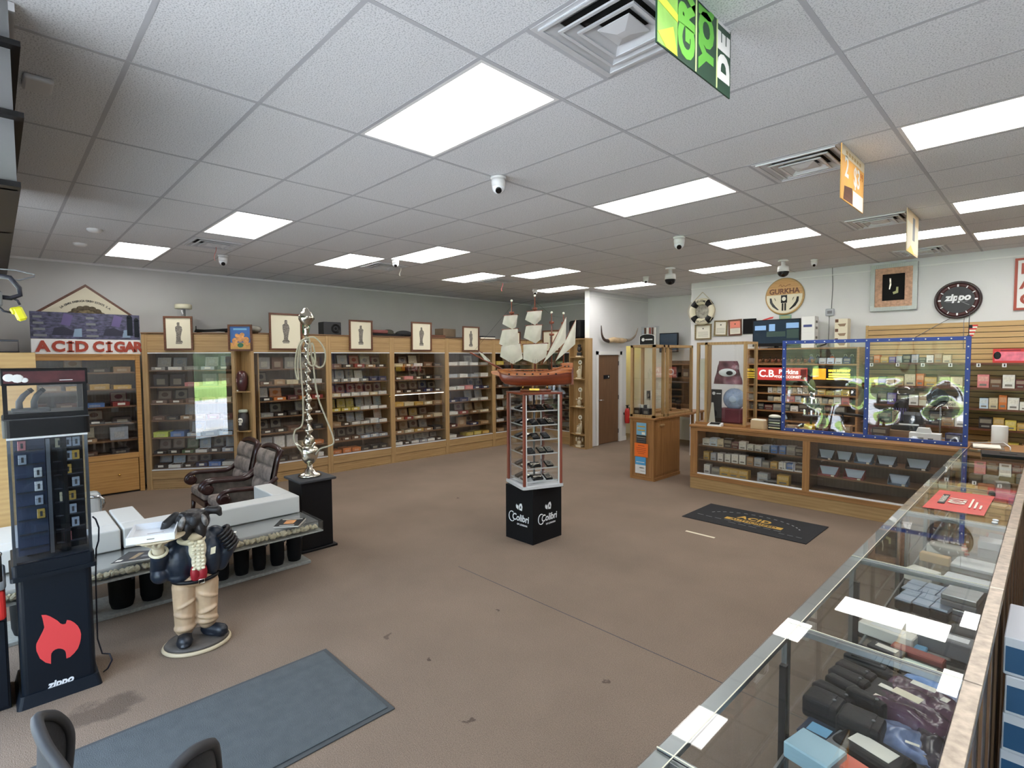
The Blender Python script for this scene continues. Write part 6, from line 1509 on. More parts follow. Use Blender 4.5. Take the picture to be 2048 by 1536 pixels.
MB().box(-.03, .04, 0, .05, .06, .3).build('stand_neck', M['black'], g); MB().box(-.12, -.08, 0, .14, .14, .012, bev=.003).build('stand_foot', M['black'], g)
t = thing('monitor_table', 'small oak table behind the oak tower', 'table', (-4.9, 8.9, 0)); MB().box(-.35, -.06, .985, .45, .4, 1.02).build('top', oc, t)
for x in (-.32, .38):
    for y in (-.03, .33): MB().box(x, y, 0, x + .04, y + .04, .985).build('leg', ov, t)
g = thing('yellow_bag', 'lime green bag hanging between the oak tower and counter', 'bag', (-3.935, 8.15, .36)); mm = MB(); mm.grid(6, 10, lambda u, v: ((u - .5) * .12 * (1.2 - .5 * v) + .04 * v, .03 * math.sin(u * PI), .50 * v), 0); mm.grid(6, 10, lambda u, v: ((u - .5) * .12 * (1.2 - .5 * v) + .04 * v, -.03 * math.sin(u * PI), .50 * v), 0); mm.build('sack', mat('lime_cloth', rgb(176, 192, 74), .8, var=.2), g); MB().tube([(.04, 0, .5), (.03, 0, .57), (.05, 0, .60)], .006, 6).build('cord', M['black'], g)
MB().box(.04, -.01, .565, .0848, .01, .58).build('hook', M['black'], g)
lamp = mat('stock_lamp', rgb(255, 240, 160), .5, emit=rgb(255, 236, 150), estr=5.0)
t = thing('stockroom_light', 'warm lit lamp in the room beyond the door opening', 'light', (-8.2, 11.4, 2.6)); MB().box(-.4, -.2, 0, .4, .2, .04).build('tube', lamp, t); MB().box(-.45, -.25, .041, .45, .25, .07).build('housing', M['white'], t); MB().bar((0, 0, .07), (0, 0, HC - 2.6), .01).build('cord', M['white'], t)
g = thing('fire_extinguisher', 'red fire extinguisher on the wall right of the door', 'extinguisher', (-7.11, 10.78, .42)); mm = MB(); mm.lathe([(.055, 0), (.06, .02), (.06, .28), (.045, .33), (.025, .36)], 18); mm.build('cylinder', M['red_paint'], g); mm = MB(); mm.lathe([(.02, .361), (.022, .40), (.014, .42)], 12); mm.box(-.015, -.05, .415, .015, .06, .43); mm.build('valve', M['black'], g); MB().tube([(0, .03, .39), (0, .09, .36), (0, .085, .2), (0, .075, .12)], .009, 6).build('hose', M['black'], g); MB().box(-.09, -.03, .2, -.05, .03, .25).build('bracket', M['dark_grey'], g)
# horns over the door
g = thing('longhorns', 'mounted pair of cattle horns above the brown door', 'horns', (-7.115, 10.36, 2.36))
mm = MB(); mm.tube(sm([(0, -.35, .0), (0, -.18, .03), (0, 0, .025), (0, .2, .02), (0, .35, .03)], 5), [.045, .05, .055, .06, .06, .062] + [.062] * 9 + [.06, .058, .05, .045, .04, .04], 10); mm.build('skull_bar', M['bone'], g)
mm = MB(); pp = sm([(0, -.34, 0), (0, -.50, .03), (.02, -.62, .14), (.03, -.66, .34)], 6); mm.tube(pp, [.045 - .037 * i / (len(pp) - 1) for i in range(len(pp))], 10); mm.build('horn', mat('horn_dark', rgb(66, 52, 46), .35, var=.4, vscale=6), g)
mm = MB(); pp = sm([(0, .34, .03), (0, .55, .05), (.02, .72, .15), (.03, .82, .33)], 6); mm.tube(pp, [.042 - .034 * i / (len(pp) - 1) for i in range(len(pp))], 10); mm.build('horn', mat('horn_grey', rgb(150, 136, 120), .35, var=.3, vscale=6), g)

# wall pieces on the right wall (y = 10.03)
YW = 10.028
def onwall(name, label, cat, x, z, grp=None): return thing(name, label, cat, (x, YW, z), 0, grp)
g = onwall('life_ring', 'white and black decorative life ring hung by rope on the wall', 'life ring', -4.87, 2.875)
def arc(a0, a1, n=14): return [(.20 * math.cos(a0 + (a1 - a0) * i / n), -.06, .20 * math.sin(a0 + (a1 - a0) * i / n)) for i in range(n + 1)]
for k in range(4):
    a = PI / 4 + k * PI / 2
    MB().tube(arc(a + .26, a + PI / 2 - .26), .062, 12).build('ring_quarter', M['cream'], g); MB().tube(arc(a - .26, a + .26, 6), .0635, 12).build('black_band', M['black'], g)
mm = MB(); mm.lathe([(.14, 0), (.14, .01)], 28, M=Matrix.Translation((0, -.03, 0)) @ Matrix.Rotation(PI / 2, 4, 'X')); mm.build('centre_picture', mat('ship_picture', rgb(160, 156, 146), .6, var=.45, vscale=18), g)
arc_text('WELCOME', .20, 0, PI * .64, PI * .36, .055, M['ink'], g, -.124); 
for i, ch in enumerate('ABOARD'):
    a = PI * 1.36 + PI * .28 * i / 5; text('letter', ch, .052, M['ink'], g, (.20 * math.cos(a), -.124, .20 * math.sin(a)), Euler((PI / 2, -(a + PI / 2 - 2 * PI), 0)), ext=.0008)
MB().tube(sm([(-.19, -.07, .19), (-.02, -.05, .36), (0, -.03, .37), (.02, -.05, .36), (.19, -.07, .19)], 4), .007, 6).build('rope', M['rope'], g)
MB().tube(sm([(.19, -.12, .19), (.27, -.10, .06), (.265, -.10, -.04), (.19, -.12, -.19)], 5), .006, 6).build('rope', M['rope'], g); MB().tube(sm([(-.19, -.12, .19), (-.27, -.10, .06), (-.265, -.10, -.04), (-.19, -.12, -.19)], 5), .006, 6).build('rope', M['rope'], g)
def cert(label, x0, x1, z0, z1, frame, top=None, tilt=0.0):
    g = onwall('framed_certificate', label, 'certificate', (x0 + x1) / 2, z0, 'certificates on the right wall'); w, h = x1 - x0, z1 - z0; g.rotation_euler = (0, tilt, 0)
    for s in (-1, 1): MB().box(s * w / 2, -.025, 0, s * (w / 2 - .026), -.002, h).build('frame_side', frame, g)
    for a, b_ in ((0, .026), (h - .026, h)): MB().box(-w / 2 + .026, -.025, a, w / 2 - .026, -.002, b_).build('frame_rail', frame, g)
    MB().box(-w / 2 + .026, -.010, .026, w / 2 - .026, -.002, h - .026).build('paper', M['paper'], g)
    if top: MB().box(-w / 2 + .03, -.0115, h * .45, w / 2 - .03, -.0101, h - .03).build('coloured_half', top, g)
    for k in range(4): MB().box(-w * .3, -.0125, h * (.2 + .09 * k), w * .3, -.0116 if top else -.0101, h * (.2 + .09 * k) + .006).build('text_line', M['ink_light'], g)
    MB().box(-.012, -.0135, h * .68, .012, -.0116 if top else -.0101, h * .75).build('seal', M['ink'], g)
fr = wood('frame_olive', rgb(110, 94, 62), rgb(140, 122, 84), 'x')
cert('small framed certificate hanging just below the life ring', -5.04, -4.70, 2.33, 2.63, fr); cert('framed certificate with all-white paper, second from left', -4.65, -4.39, 2.39, 2.685, M['frame_wood'] if False else fr, None, .03); cert('framed certificate with pinkish red top half', -4.36, -4.11, 2.39, 2.69, M['frame_wood'], mat('cert_pink', rgb(228, 136, 116), .7), -.03)
g = onwall('black_board', 'plain black board right of the framed certificates', 'board', -3.975, 2.41); MB().box(-.12, -.012, 0, .12, -.001, .28, bev=.002).build('panel', M['black_matte'], g)
g = onwall('round_sign', 'round wooden wall sign reading GURKHA with crossed knives', 'sign', -3.375, 3.045); RotX = Matrix.Rotation(PI / 2, 4, 'X')
mm = MB(); mm.lathe([(.315, 0), (.325, .012), (.318, .03), (.30, .034)], 48, M=RotX, cap=True); mm.build('wooden_disc', M['maple'], g)
half = [(.295 * math.cos(a), .295 * math.sin(a)) for a in [PI * .03 - (PI * 1.06) * i / 24 for i in range(25)]]
mm = MB(); mm.prism([(x, z + .0) for x, z in half], .002, M=Matrix.Translation((0, -.0365, 0))); mm.build('cream_half', M['cream'], g)
half = [(.295 * math.cos(a), .295 * math.sin(a)) for a in [PI * .035 + PI * .93 * i / 24 for i in range(25)]]
mm = MB(); mm.prism(half, .002, M=Matrix.Translation((0, -.0367, 0))); mm.build('wood_half', wood('sign_gold', rgb(176, 128, 70), rgb(206, 160, 98), 'x'), g)
text('lettering', 'GURKHA', .125, mat('sign_brown', rgb(104, 56, 30), .5), g, (0, -.0372, .085), UP, ext=.004, bold=.003, sx=.97)
MB().tube(sm([(-.09, -.038, .18), (-.06, -.038, .205), (-.04, -.038, .17), (-.01, -.038, .19), (.02, -.038, .17), (.05, -.038, .19), (.1, -.038, .20)], 4), .004, 6).build('script_stroke', mat('sign_tan', rgb(150, 100, 56), .5), g)
MB().box(-.05, -.042, -.115, .05, -.0366, .02).build('emblem', M['black'], g); mm = MB(); mm.ball((0, -.043, -.045), .035, seg=12, s=(1, .1, 1)); mm.build('emblem_face', M['paper'], g)
for x in (-.022, .022): MB().box(x - .013, -.042, -.25, x + .013, -.0366, -.12).build('dagger', M['black'], g)
for s in (-1, 1):
    mm = MB(); mm.prism([(s * .24, -.02), (s * .21, -.02), (s * .19, -.10), (s * .14, -.17), (s * .08, -.235), (s * .11, -.235), (s * .19, -.175), (s * .235, -.10)][::s], .004, M=Matrix.Translation((0, -.0405, 0))); mm.build('knife', M['black'] if s > 0 else M['dark_grey'], g)
    mm = MB(); mm.prism([(s * .15, -.03), (s * .165, -.02), (s * .14, -.075), (s * .135, -.07)][::s], .003, M=Matrix.Translation((0, -.0400, 0))); mm.build('small_knife', M['black'], g)
g = onwall('green_card', 'small green card tucked under the round sign', 'card', -3.36, 2.62); MB().box(-.10, -.010, 0, .10, -.001, .10).build('card', mat('card_green', rgb(120, 160, 140), .6), g); 
for k in range(3): MB().box(-.08, -.0106, .02 + .025 * k, .08, -.010, .028 + .025 * k).build('line', M['gold'], g)
g = onwall('thermostat', 'white thermostat box with thin cable on the wall', 'thermostat', -2.66, 2.66); MB().box(-.065, -.03, 0, .065, -.001, .12, bev=.01).build('body', mat('box_grey', rgb(168, 172, 178), .5), g); MB().box(-.035, -.032, .035, .035, -.03, .085).build('dial', M['mid_grey'], g); MB().tube([(.02, -.006, .12), (.03, -.006, .5), (.02, -.006, HC - 2.66)], .005, 6).build('cable', M['cable'], g); MB().tube([(-.01, -.006, 0), (-.015, -.006, -.5)], .005, 6).build('cable', M['cable'], g)
g = onwall('shadow_box', 'ornate silver and rose framed box holding two small knives', 'picture', -1.79, 2.69); Wf, Hf = .60, .72
silv = mat('frame_silver', rgb(160, 162, 160), .35, .6, bump=.3); rose = mat('frame_rose', rgb(176, 136, 110), .4, .2, var=.25, vscale=30, bump=.3)
def ring4(nm, w, h, t_, y0, y1, m, cx=0, z0=0):
    mm = MB()
    for s in (-1, 1): mm.box(s * w / 2, y0, z0, s * (w / 2 - t_), y1, z0 + h)
    mm.box(-w / 2 + t_, y0, z0, w / 2 - t_, y1, z0 + t_); mm.box(-w / 2 + t_, y0, z0 + h - t_, w / 2 - t_, y1, z0 + h); return mm.build(nm, m, g)
ring4('outer_frame', Wf, Hf, .06, -.05, -.001, silv); ring4('inner_frame', Wf - .122, Hf - .122, .095, -.044, -.001, rose, 0, .061)
for k in range(26):
    z = .01 + k * .0275
    for s in (-1, 1): MB().box(s * (Wf / 2 - .002), -.056, z, s * (Wf / 2 - .056), -.0505, z + .014).build('flute', silv, g)
for k in range(18):
    x = -Wf / 2 + .065 + k * .0275
    for z in (.003, Hf - .057): MB().box(x, -.056, z, x + .014, -.0505, z + .054).build('flute', silv, g)
MB().box(-.145, -.02, .156, .145, -.001, Hf - .156).build('velvet', M['black_matte'], g)
mm = MB(); mm.prism([(-.06, .33), (-.045, .33), (-.03, .40), (-.035, .50), (-.055, .50), (-.05, .42)], .006, M=Matrix.Translation((0, -.027, 0))); mm.build('knife_blade', M['silver'], g); mm = MB(); mm.prism([(0, .25), (.06, .27), (.06, .36), (.035, .36), (.03, .30), (-.01, .285)], .006, M=Matrix.Translation((0, -.027, 0))); mm.build('sheath', mat('jade', rgb(178, 180, 128), .5), g)
g = onwall('wall_clock', 'round black wall clock with zippo lettering', 'clock', -1.02, 2.79)
mm = MB(); mm.lathe([(.265, 0), (.272, .02), (.262, .05), (.245, .055), (.242, .045)], 48, M=RotX, cap=False); mm.build('rim', mat('clock_rim', rgb(44, 22, 24), .3, coat=.4), g)
mm = MB(); mm.lathe([(.243, .0), (.243, .04)], 48, M=RotX); mm.build('face', M['dark_grey'], g); mm = MB(); mm.lathe([(.238, .0402), (.238, .0412), (.19, .0412), (.19, .0402)], 48, M=RotX, cap=False); mm.build('dial_ring', mat('dial_ring', rgb(70, 34, 34), .5), g)
for k in range(12):
    a = k * PI / 6; big = k % 3 == 0
    MB().box(-.006 if not big else -.01, -.044, .188, .006 if not big else .01, -.0413, .222).build('hour_mark', M['white_gloss'], g, None, (0, a, 0))
text('lettering', 'zippo', .135, M['white_gloss'], g, (0, -.042, .035), UP, ext=.001, bold=.006, shear=.2, sx=.95); MB().box(-.13, -.0425, -.032, .11, -.0413, -.026).build('small_print', M['mid_grey'], g)
MB().box(-.005, -.048, -.01, .005, -.045, .155).build('hand', M['mid_grey'], g, None, (0, math.radians(122), 0)); MB().box(-.006, -.05, -.02, .006, -.0485, .10).build('hand', M['dark_grey'], g, None, (0, 0.1, 0))
MB().tube([(-.08, -.01, -.26), (-.17, -.062, -.32), (-.50, -.062, -.54)], .004, 6).build('cord', M['cable'], g); MB().tube([(.08, -.006, -.24), (.08, -.06, -.31), (.085, -.06, -.71)], .0035, 6).build('cord', M['cable'], g)
g = onwall('red_letter_sign', 'white sign with red letters in red frame, cut by right edge', 'sign', .06, 2.60); ring4('frame', .98, .70, .03, -.03, -.001, M['brick_red']); MB().box(-.46, -.02, .03, .46, -.001, .67).build('panel', M['white'], g)
for s_, z in (('PIPES', .55), ('AND', .35), ('CIGARS', .14)): text('lettering', s_, .19, M['brick_red'], g, (-.43, -.021, z), UP, ext=.006, bold=.008, align='LEFT')
g = thing('small_flag', 'small striped flag on a thin stick above the blue frame', 'flag', (-.685, 7.74, 2.206)); MB().bar((0, 0, 0), (.0, 0, .27), .004, 6).build('stick', M['dark_grey'], g)
for k in range(7):
    MB().box(.004, -.001 + .001 * k, .205 - .018 * k - .10, .075 - .006 * k, .001 + .001 * k, .2225 - .018 * k - .10).build('stripe', M['red_print'] if False else (M['red'] if k % 2 == 0 else M['paper']), g)
MB().box(.004, -.003, .085, .03, -.0015, .122).build('canton', M['navy_black'], g)
MB().box(-.012, -.01, 0, .012, .01, .012).build('foot', M['dark_grey'], g)

# shelving below: left bay with lit signs, right bay of slatwall
t = thing('back_shelving', 'oak wall shelving with lit red sign, behind the wooden counter', 'shelving', (-3.84, 9.62, 0))
Wb = 1.70; yb = .408
MB().box(0, .39, .02, Wb, yb, 2.13).build('back_panel', M['oak_dark'], t)
for x in (0, Wb - .03): MB().box(x, 0, 0, x + .03, .39, 2.13).build('side_panel', oc, t)
for z, d0 in ((2.13, -.02), (1.865, -.0), (1.50, 0), (1.36, .02), (1.22, .02), (1.06, .0), (.90, .0), (.55, 0)): MB().box(.03, d0, z - .022, Wb - .03, .39, z).build('shelf', oc, t)
def litsign(label, x0, x1, z0, z1, face, y=9.63):
    g = thing('lit_sign', label, 'sign', ((x0 + x1) / 2, y, z0)); MB().box(-(x1 - x0) / 2, 0, 0, (x1 - x0) / 2, .1, z1 - z0, bev=.004).build('box', M['black'], g); MB().box(-(x1 - x0) / 2 + .008, -.003, .008, (x1 - x0) / 2 - .008, 0, z1 - z0 - .008).build('face', face, g); return g
g = litsign('lit red sign reading C.B. Perkins Tobacconist', -3.70, -2.86, 1.575, 1.805, M['sign_red_lit'])
text('lettering', 'C.B.', .17, M['sign_white_lit'], g, (-.22, -.004, .115), UP, ext=.001, bold=.004); text('lettering', 'Perkins', .105, M['sign_white_lit'], g, (.12, -.004, .15), UP, ext=.001, bold=.003); text('lettering', 'TOBACCONIST', .058, M['sign_white_lit'], g, (.12, -.004, .065), UP, ext=.001, bold=.002)
MB().box(.31, -.0045, .03, .40, -.003, .20).build('dark_emblem', mat('emblem_red', rgb(120, 40, 36), .5), g)
g = litsign('glowing yellow and orange sign next to the red sign', -2.80, -2.19, 1.60, 1.80, M['black'])
MB().box(-.29, -.006, .012, -.10, -.003, .188).build('orange_picture', M['sign_orange_lit'], g); text('lettering', 'MADE DIFFERENT', .05, M['sign_yellow_lit'], g, (.09, -.004, .155), UP, ext=.001, bold=.003, sx=.78)
for z in (.10, .06): MB().box(-.06, -.006, z - .012, .24, -.003, z + .014).build('glow_line', M['sign_yellow_lit'], g)
MB().box(-.09, -.006, .012, .27, -.003, .034).build('glow_line', M['sign_yellow_lit'], g)
random.seed(31)
bxs = {}
def pack(w, d, h):
    k = (round(w, 2), round(d, 2), round(h, 2))
    if k not in bxs:
        w, d, h = k; m_ = MB(); m_.box(-w / 2, 0, 0, w / 2, d, h, 0); m_.box(-w * .42, -.001, h * .5, w * .42, 0, h * .86, 1); m_.box(-w * .3, -.001, h * .14, w * .3, 0, h * .3, 2); bxs[k] = m_.mesh('carton', [M['card'], M['lid_print'], M['ink_light']])
    return bxs[k]
def row(xs, x1, y, z, pal, tail, grp, hr=(.06, .12), wr=(.06, .12), dd=.12, gap=.008, noun='carton', rot=0.0):
    x = xs; n = 0
    while x < x1 - .05:
        w = round(random.uniform(*wr), 2); h = round(random.uniform(*hr), 2); c = pal[n % len(pal)] if isinstance(pal, list) else random.choice(pal)
        if x + w > x1: break
        if c != '-':
            o = put('carton', pack(w, dd, h), None, (x + w / 2, y, z + .0006), random.uniform(-.05, .05), jit(pc(c)))
            tag(o, '%s %s, %s from left, %s' % (PALW.get(c, c), noun, ORD[n] if n < 15 else '%dth' % (n + 1), tail), 'box', grp)
        x += w + gap; n += 1
row(-3.5, -2.75, 9.66, 1.361, ['white', 'cream', 'white', 'red', 'white', 'cream'], 'shelf just below the lit red sign', 'cartons behind the counter', (.09, .12), (.07, .09))
row(-2.72, -2.2, 9.66, 1.361, ['gold', 'yellow', 'cream', 'yellow'], 'shelf below the glowing yellow sign', 'cartons behind the counter', (.06, .11), (.09, .12))
row(-3.5, -2.2, 9.66, 1.221, ['grey', 'cream', 'white', 'pink', 'silver', 'yellow', 'green', 'cream'], 'second shelf below the lit signs', 'cartons behind the counter', (.07, .11), (.07, .12))
row(-3.78, -2.2, 9.66, 1.061, ['dark', 'black', 'maroon', 'grey', 'black', 'white', 'dark'], 'third shelf below the lit signs', 'cartons behind the counter', (.08, .13), (.1, .15))
# rack of smoking pipes on the top shelf
for k in range(9):
    x = -3.66 + k * .105
    g = thing('tobacco_pipe', 'brown wooden pipe in the rack on the top shelf, %s from left' % ORD[k], 'pipe', (x, 9.70, 1.8655), random.uniform(-.4, .4), 'pipes on the top shelf')
    c = wood('briar_%d' % k, rgb(96 + 8 * (k % 3), 56, 32), rgb(150, 100 - 6 * (k % 4), 60), 'z')
    mm = MB(); mm.lathe([(.014, 0), (.022, .012), (.024, .04), (.020, .055), (.012, .056)], 14, M=Matrix.Translation((0, 0, .02)), cap=True); mm.tube([(.01, 0, .03), (.035, 0, .05), (.06, 0, .09)], [.011, .009, .006], 8); mm.build('bowl', c, g)
    mm = MB(); mm.tube([(.06, 0, .09), (.075, 0, .125)], [.0062, .005], 8); mm.build('stem', M['black'], g); MB().box(-.045, -.03, 0, .05, .04, .02).build('rest', M['oak_dark'], g)
for k in range(4):
    o = put('carton', pack(.1, .02, .1), None, (-2.66 + .115 * k, 9.66, 1.8655), (-.25, 0, 0), pc(['silver', 'pale', 'silver', 'navy'][k])); tag(o, '%s tilted card pack on the top shelf right of the pipes, %s from left' % (PALW.get(['silver', 'pale', 'silver', 'navy'][k], 'navy'), ORD[k]), 'box', 'packs on the top shelf')
for k, (x, c) in enumerate(((-2.86, 'purple'), (-2.76, 'grey'), (-2.55, 'orange'), (-2.36, 'navy'), (-2.27, 'dark'))):
    g = thing('pouch', '%s pouch standing on the top shelf right of the pipes, %s from left' % (c, ORD[k]), 'pouch', (x, 9.78, 1.8655), 0, 'pouches on the top shelf')
    cc = {'purple': M['purple'], 'grey': M['mid_grey'], 'orange': M['orange'], 'navy': mat('pouch_navy', rgb(44, 54, 96), .5), 'dark': M['dark_grey']}[c]
    mm = MB(); mm.ball((0, 0, .062), .062, seg=12, s=(.75, .4, 1)); mm.build('body', cc, g); MB().tube([(-.02, 0, .12), (-.012, 0, .15), (.012, 0, .15), (.02, 0, .12)], .004, 6).build('loop', M['paper'], g)
# on top of that shelving: screen, rolls, cartons
g = thing('television', 'black television on the shelving showing a blue car park view', 'television', (-3.40, 9.72, 2.131)); MB().box(-.40, 0, .035, .38, .045, .50, bev=.004).build('panel', M['black'], g); MB().box(-.385, -.003, .09, .365, 0, .485).build('display', M['screen'], g)
bl = mat('screen_blue', rgb(110, 140, 176), .3, emit=rgb(110, 140, 176), estr=.5); gr = mat('screen_green', rgb(46, 62, 58), .3, emit=rgb(46, 62, 58), estr=.4)
for (a, z0, b_, z1, m) in ((-.36, .32, -.17, .40, bl), (-.12, .30, -.02, .42, bl), (.16, .34, .36, .43, bl), (-.16, .2, .15, .29, gr), (.17, .17, .36, .32, gr)): MB().box(a, -.0042, z0, b_, -.0031, z1).build('screen_image', m, g)
MB().box(-.12, -.05, 0, .12, .09, .012).build('stand', M['black'], g); MB().box(-.03, .01, .012, .03, .035, .04).build('stand_neck', M['black'], g)
g = thing('red_pennant', 'small red pennant behind the television top left', 'pennant', (-3.55, 9.90, 2.131)); mm = MB(); mm.prism([(-.2, .49), (.02, .53), (.04, .56), (-.02, .555), (-.14, .52)], .004); mm.prism([(-.2, .0), (-.19, .0), (-.19, .5), (-.2, .5)], .004); mm.build('cloth', M['red'], g)
for k, z in enumerate((2.131, 2.3915)):
    g = thing('white_carton', ['tall white carton right of the television, lower one', 'tall white carton right of the television, upper one'][k], 'box', (-2.90, 9.72, z), 0, 'tall white cartons'); MB().box(-.10, 0, 0, .10, .2, .26, bev=.002).build('body', M['white'], g); MB().box(-.07, -.001, .085, .06, 0, .125).build('blue_label', mat('label_navy', rgb(60, 70, 124), .5), g)
    for q in range(2): MB().box(.1, .05, .05 + .1 * q, .101, .15, .09 + .1 * q).build('side_mark', M['ink_light'], g)
for k in range(3):
    g = thing('cream_carton', 'cream carton with dark cup picture, %s in a stack of three' % ['bottom', 'middle', 'top'][k], 'box', (-2.42, 9.73, 2.131 + .152 * k), 0, 'stack of cream cartons'); MB().box(-.09, 0, 0, .09, .18, .1515, bev=.002).build('body', M['cream'], g); MB().box(-.085, -.001, .095, -.04, 0, .145).build('dark_square', M['frame_wood'], g); mm = MB(); mm.prism([(-.02, .03), (.05, .03), (.07, .075), (-.05, .07)], .001, M=Matrix.Translation((0, -.001, 0))); mm.build('picture', mat('cup_print', rgb(140, 116, 92), .6), g)
g = thing('telephone_handset', 'dark handset lying on the shelving by the cream cartons', 'handset', (-2.68, 9.72, 2.131)); mm = MB(); mm.tube([(-.08, 0, .02), (-.03, 0, .03), (.04, 0, .05), (.06, 0, .08)], [.018, .013, .013, .018], 8); mm.build('body', M['black'], g)
# slatwall bay
t = thing('slatwall', 'maple slatwall with dark grooves behind the counter, right', 'wall panel', (-2.105, 9.98, 0))
Ws = 4.9; z = .10; k = 0
MB().box(0, .02, .05, Ws, .046, 2.46).build('backing', M['near_black'], t)
while z < 2.40: MB().box(0, 0, z, Ws, .0195, z + .068).build('slat', M['maple'], t); z += .0765
MB().box(-.03, -.005, .05, 0, .046, 2.47).build('end_trim', M['maple'], t)
for i, z in enumerate((1.885, 1.545, 1.26, .985)):
    g = thing('slat_shelf', '%s wooden shelf on the slatwall' % ['topmost', 'second', 'third', 'lowest'][i], 'shelf', (-2.10, 9.66, z)); MB().box(0, 0, -.02, 2.6, .318, 0).build('board', M['oak_dark'], g); MB().box(0, -.006, -.024, 2.6, 0, .004).build('front_lip', M['frame_wood'], g)
    if i == 0:
        for x in (.12, .45, .75, 1.06, 1.36, 1.62): q = MB().box(x - .022, -.0085, -.055, x + .022, -.0065, -.005).build('price_tag', M['white'], g); 
        for x in (.12, .45, .75, 1.06, 1.36, 1.62): MB().box(x - .006, -.0095, -.045, x + .010, -.0086, -.012).build('tag_print', M['ink'], g)
row(-2.06, -.95, 9.70, 1.885, ['brown', 'orange', 'gold', 'purple', 'silver', 'black', 'silver', 'dark', 'white', 'tan', 'cream', 'brown', 'white', 'navy'], 'top slatwall shelf', 'cartons on the slatwall shelves', (.07, .15), (.07, .10))
for k, (x0, x1, c, lb) in enumerate(((-.60, -.25, 'red', 'red pink box with black figure on the top slatwall shelf'), (-.22, .12, 'cream', 'cream box with navy oval on the top slatwall shelf'))):
    g = thing('picture_box', lb, 'box', ((x0 + x1) / 2, 9.68, 1.8856)); w = x1 - x0
    MB().box(-w / 2, 0, 0, w / 2, .12, .19, bev=.002).build('body', M['red'] if k == 0 else M['cream'], g)
    if k == 0: MB().box(-w / 2 + .02, -.001, .03, w / 2 - .02, 0, .15).build('pink_picture', mat('pink_pic', rgb(228, 120, 140), .5, var=.25, vscale=14), g); mm = MB(); mm.ball((-.13, -.002, .10), .04, seg=10, s=(1, .05, 1.3)); mm.build('black_figure', M['black'], g); MB().box(-.1, -.001, .16, .1, 0, .178).build('title', mat('title_dark', rgb(130, 30, 50), .5), g)
    else: mm = MB(); mm.ball((.04, -.001, .085), .07, seg=14, s=(1.5, .04, .8)); mm.build('oval', mat('oval_navy', rgb(60, 56, 110), .5), g); mm = MB(); mm.ball((.04, -.003, .085), .045, seg=14, s=(1.5, .04, .6)); mm.build('oval_inner', M['silver'], g); MB().box(-w / 2 + .01, -.001, .155, w / 2 - .01, 0, .185).build('title', M['yellow_print'], g)
row(.16, .46, 9.70, 1.885, ['white', 'gold'], 'right end of top slatwall shelf', 'cartons on the slatwall shelves', (.1, .15), (.1, .13))
row(-2.04, -.82, 9.70, 1.545, ['yellow', 'navy', 'cream', 'tan', 'cream', 'orange', 'gold', 'brown', 'cream', 'yellow', 'dark', 'cream'], 'second slatwall shelf', 'cartons on the slatwall shelves', (.09, .2), (.09, .14))
row(-.75, .4, 9.70, 1.545, ['pink', 'brown', 'white', 'maroon', 'maroon', 'yellow', 'navy', 'blue', 'black'], 'right part of second slatwall shelf', 'cartons on the slatwall shelves', (.08, .19), (.08, .13))
row(-2.04, -.80, 9.70, 1.26, ['grey', 'dark', 'purple', 'black', 'white', 'tan', 'dark'], 'third slatwall shelf', 'cartons on the slatwall shelves', (.1, .2), (.1, .15))
row(-.72, .4, 9.70, 1.26, ['pale', 'cream', 'orange', 'white', 'white', 'silver', 'white', 'grey'], 'right part of third slatwall shelf', 'cartons on the slatwall shelves', (.1, .2), (.07, .12))
row(-2.04, -.80, 9.70, .985, ['dark', 'black', 'tan', 'white'], 'lowest slatwall shelf', 'cartons on the slatwall shelves', (.1, .2), (.12, .17))
row(-.72, .4, 9.70, .985, ['dark', 'gold', 'yellow', 'gold', 'cream', 'gold', 'yellow'], 'right part of lowest slatwall shelf', 'cartons on the slatwall shelves', (.09, .22), (.09, .14))
for k in range(6):
    o = put('carton', pack(.14, .2, .09), None, (-.55 + .17 * k, 9.68, .72), 0, pc(['gold', 'yellow', 'tan', 'gold', 'cream', 'gold'][k])); tag(o, '%s low carton on the bottom ledge, %s from left' % (['gold', 'yellow', 'tan wooden', 'deep gold', 'cream', 'old gold'][k], ORD[k]), 'box', 'cartons on the bottom ledge')
t = thing('bottom_ledge', 'dark storage ledge at the foot of the slatwall', 'cabinet', (-2.1, 9.62, 0)); MB().box(0, 0, 0, 2.6, .35, .70).build('body', M['oak_dark'], t); MB().box(0, -.01, .70, 2.6, .35, .7195).build('top', M['maple'], t)

# wooden service counter
t = thing('service_counter', 'oak service counter with glazed front holding cartons', 'counter', (-3.85, 7.55, 0))
Wc, Dc = 3.20, .72
MB().box(-.015, -.02, .935, Wc, Dc, .97, bev=.004).build('counter_top', oc, t); MB().box(0, -.006, .885, Wc, .03, .934).build('top_rail', oc, t)
MB().box(0, -.004, .0, Wc, .03, .17, bev=.003).build('kick_board', M['oak_h'], t); MB().box(0, -.008, .17, Wc, .034, .232, bev=.002).build('bottom_rail', oc, t)
for x0, x1 in ((0, .11), (1.565, 1.65), (3.08, 3.2)): MB().box(x0, -.007, .232, x1, .034, .885, bev=.003).build('stile', ov, t)
MB().box(0, .034, 0, .02, Dc, .935).build('end_panel', ov, t); MB().box(Wc - .02, .034, 0, Wc, Dc, .935).build('end_panel', ov, t)
MB().box(.02, .46, .0, Wc - .02, .48, .935).build('back_panel', M['shelf_back'], t); MB().box(.02, .034, .21, Wc - .02, .46, .235).build('floor_board', M['oak_dark'], t)
MB().box(1.60, .05, .236, 1.615, .46, .93).build('divider', M['oak_dark'], t)
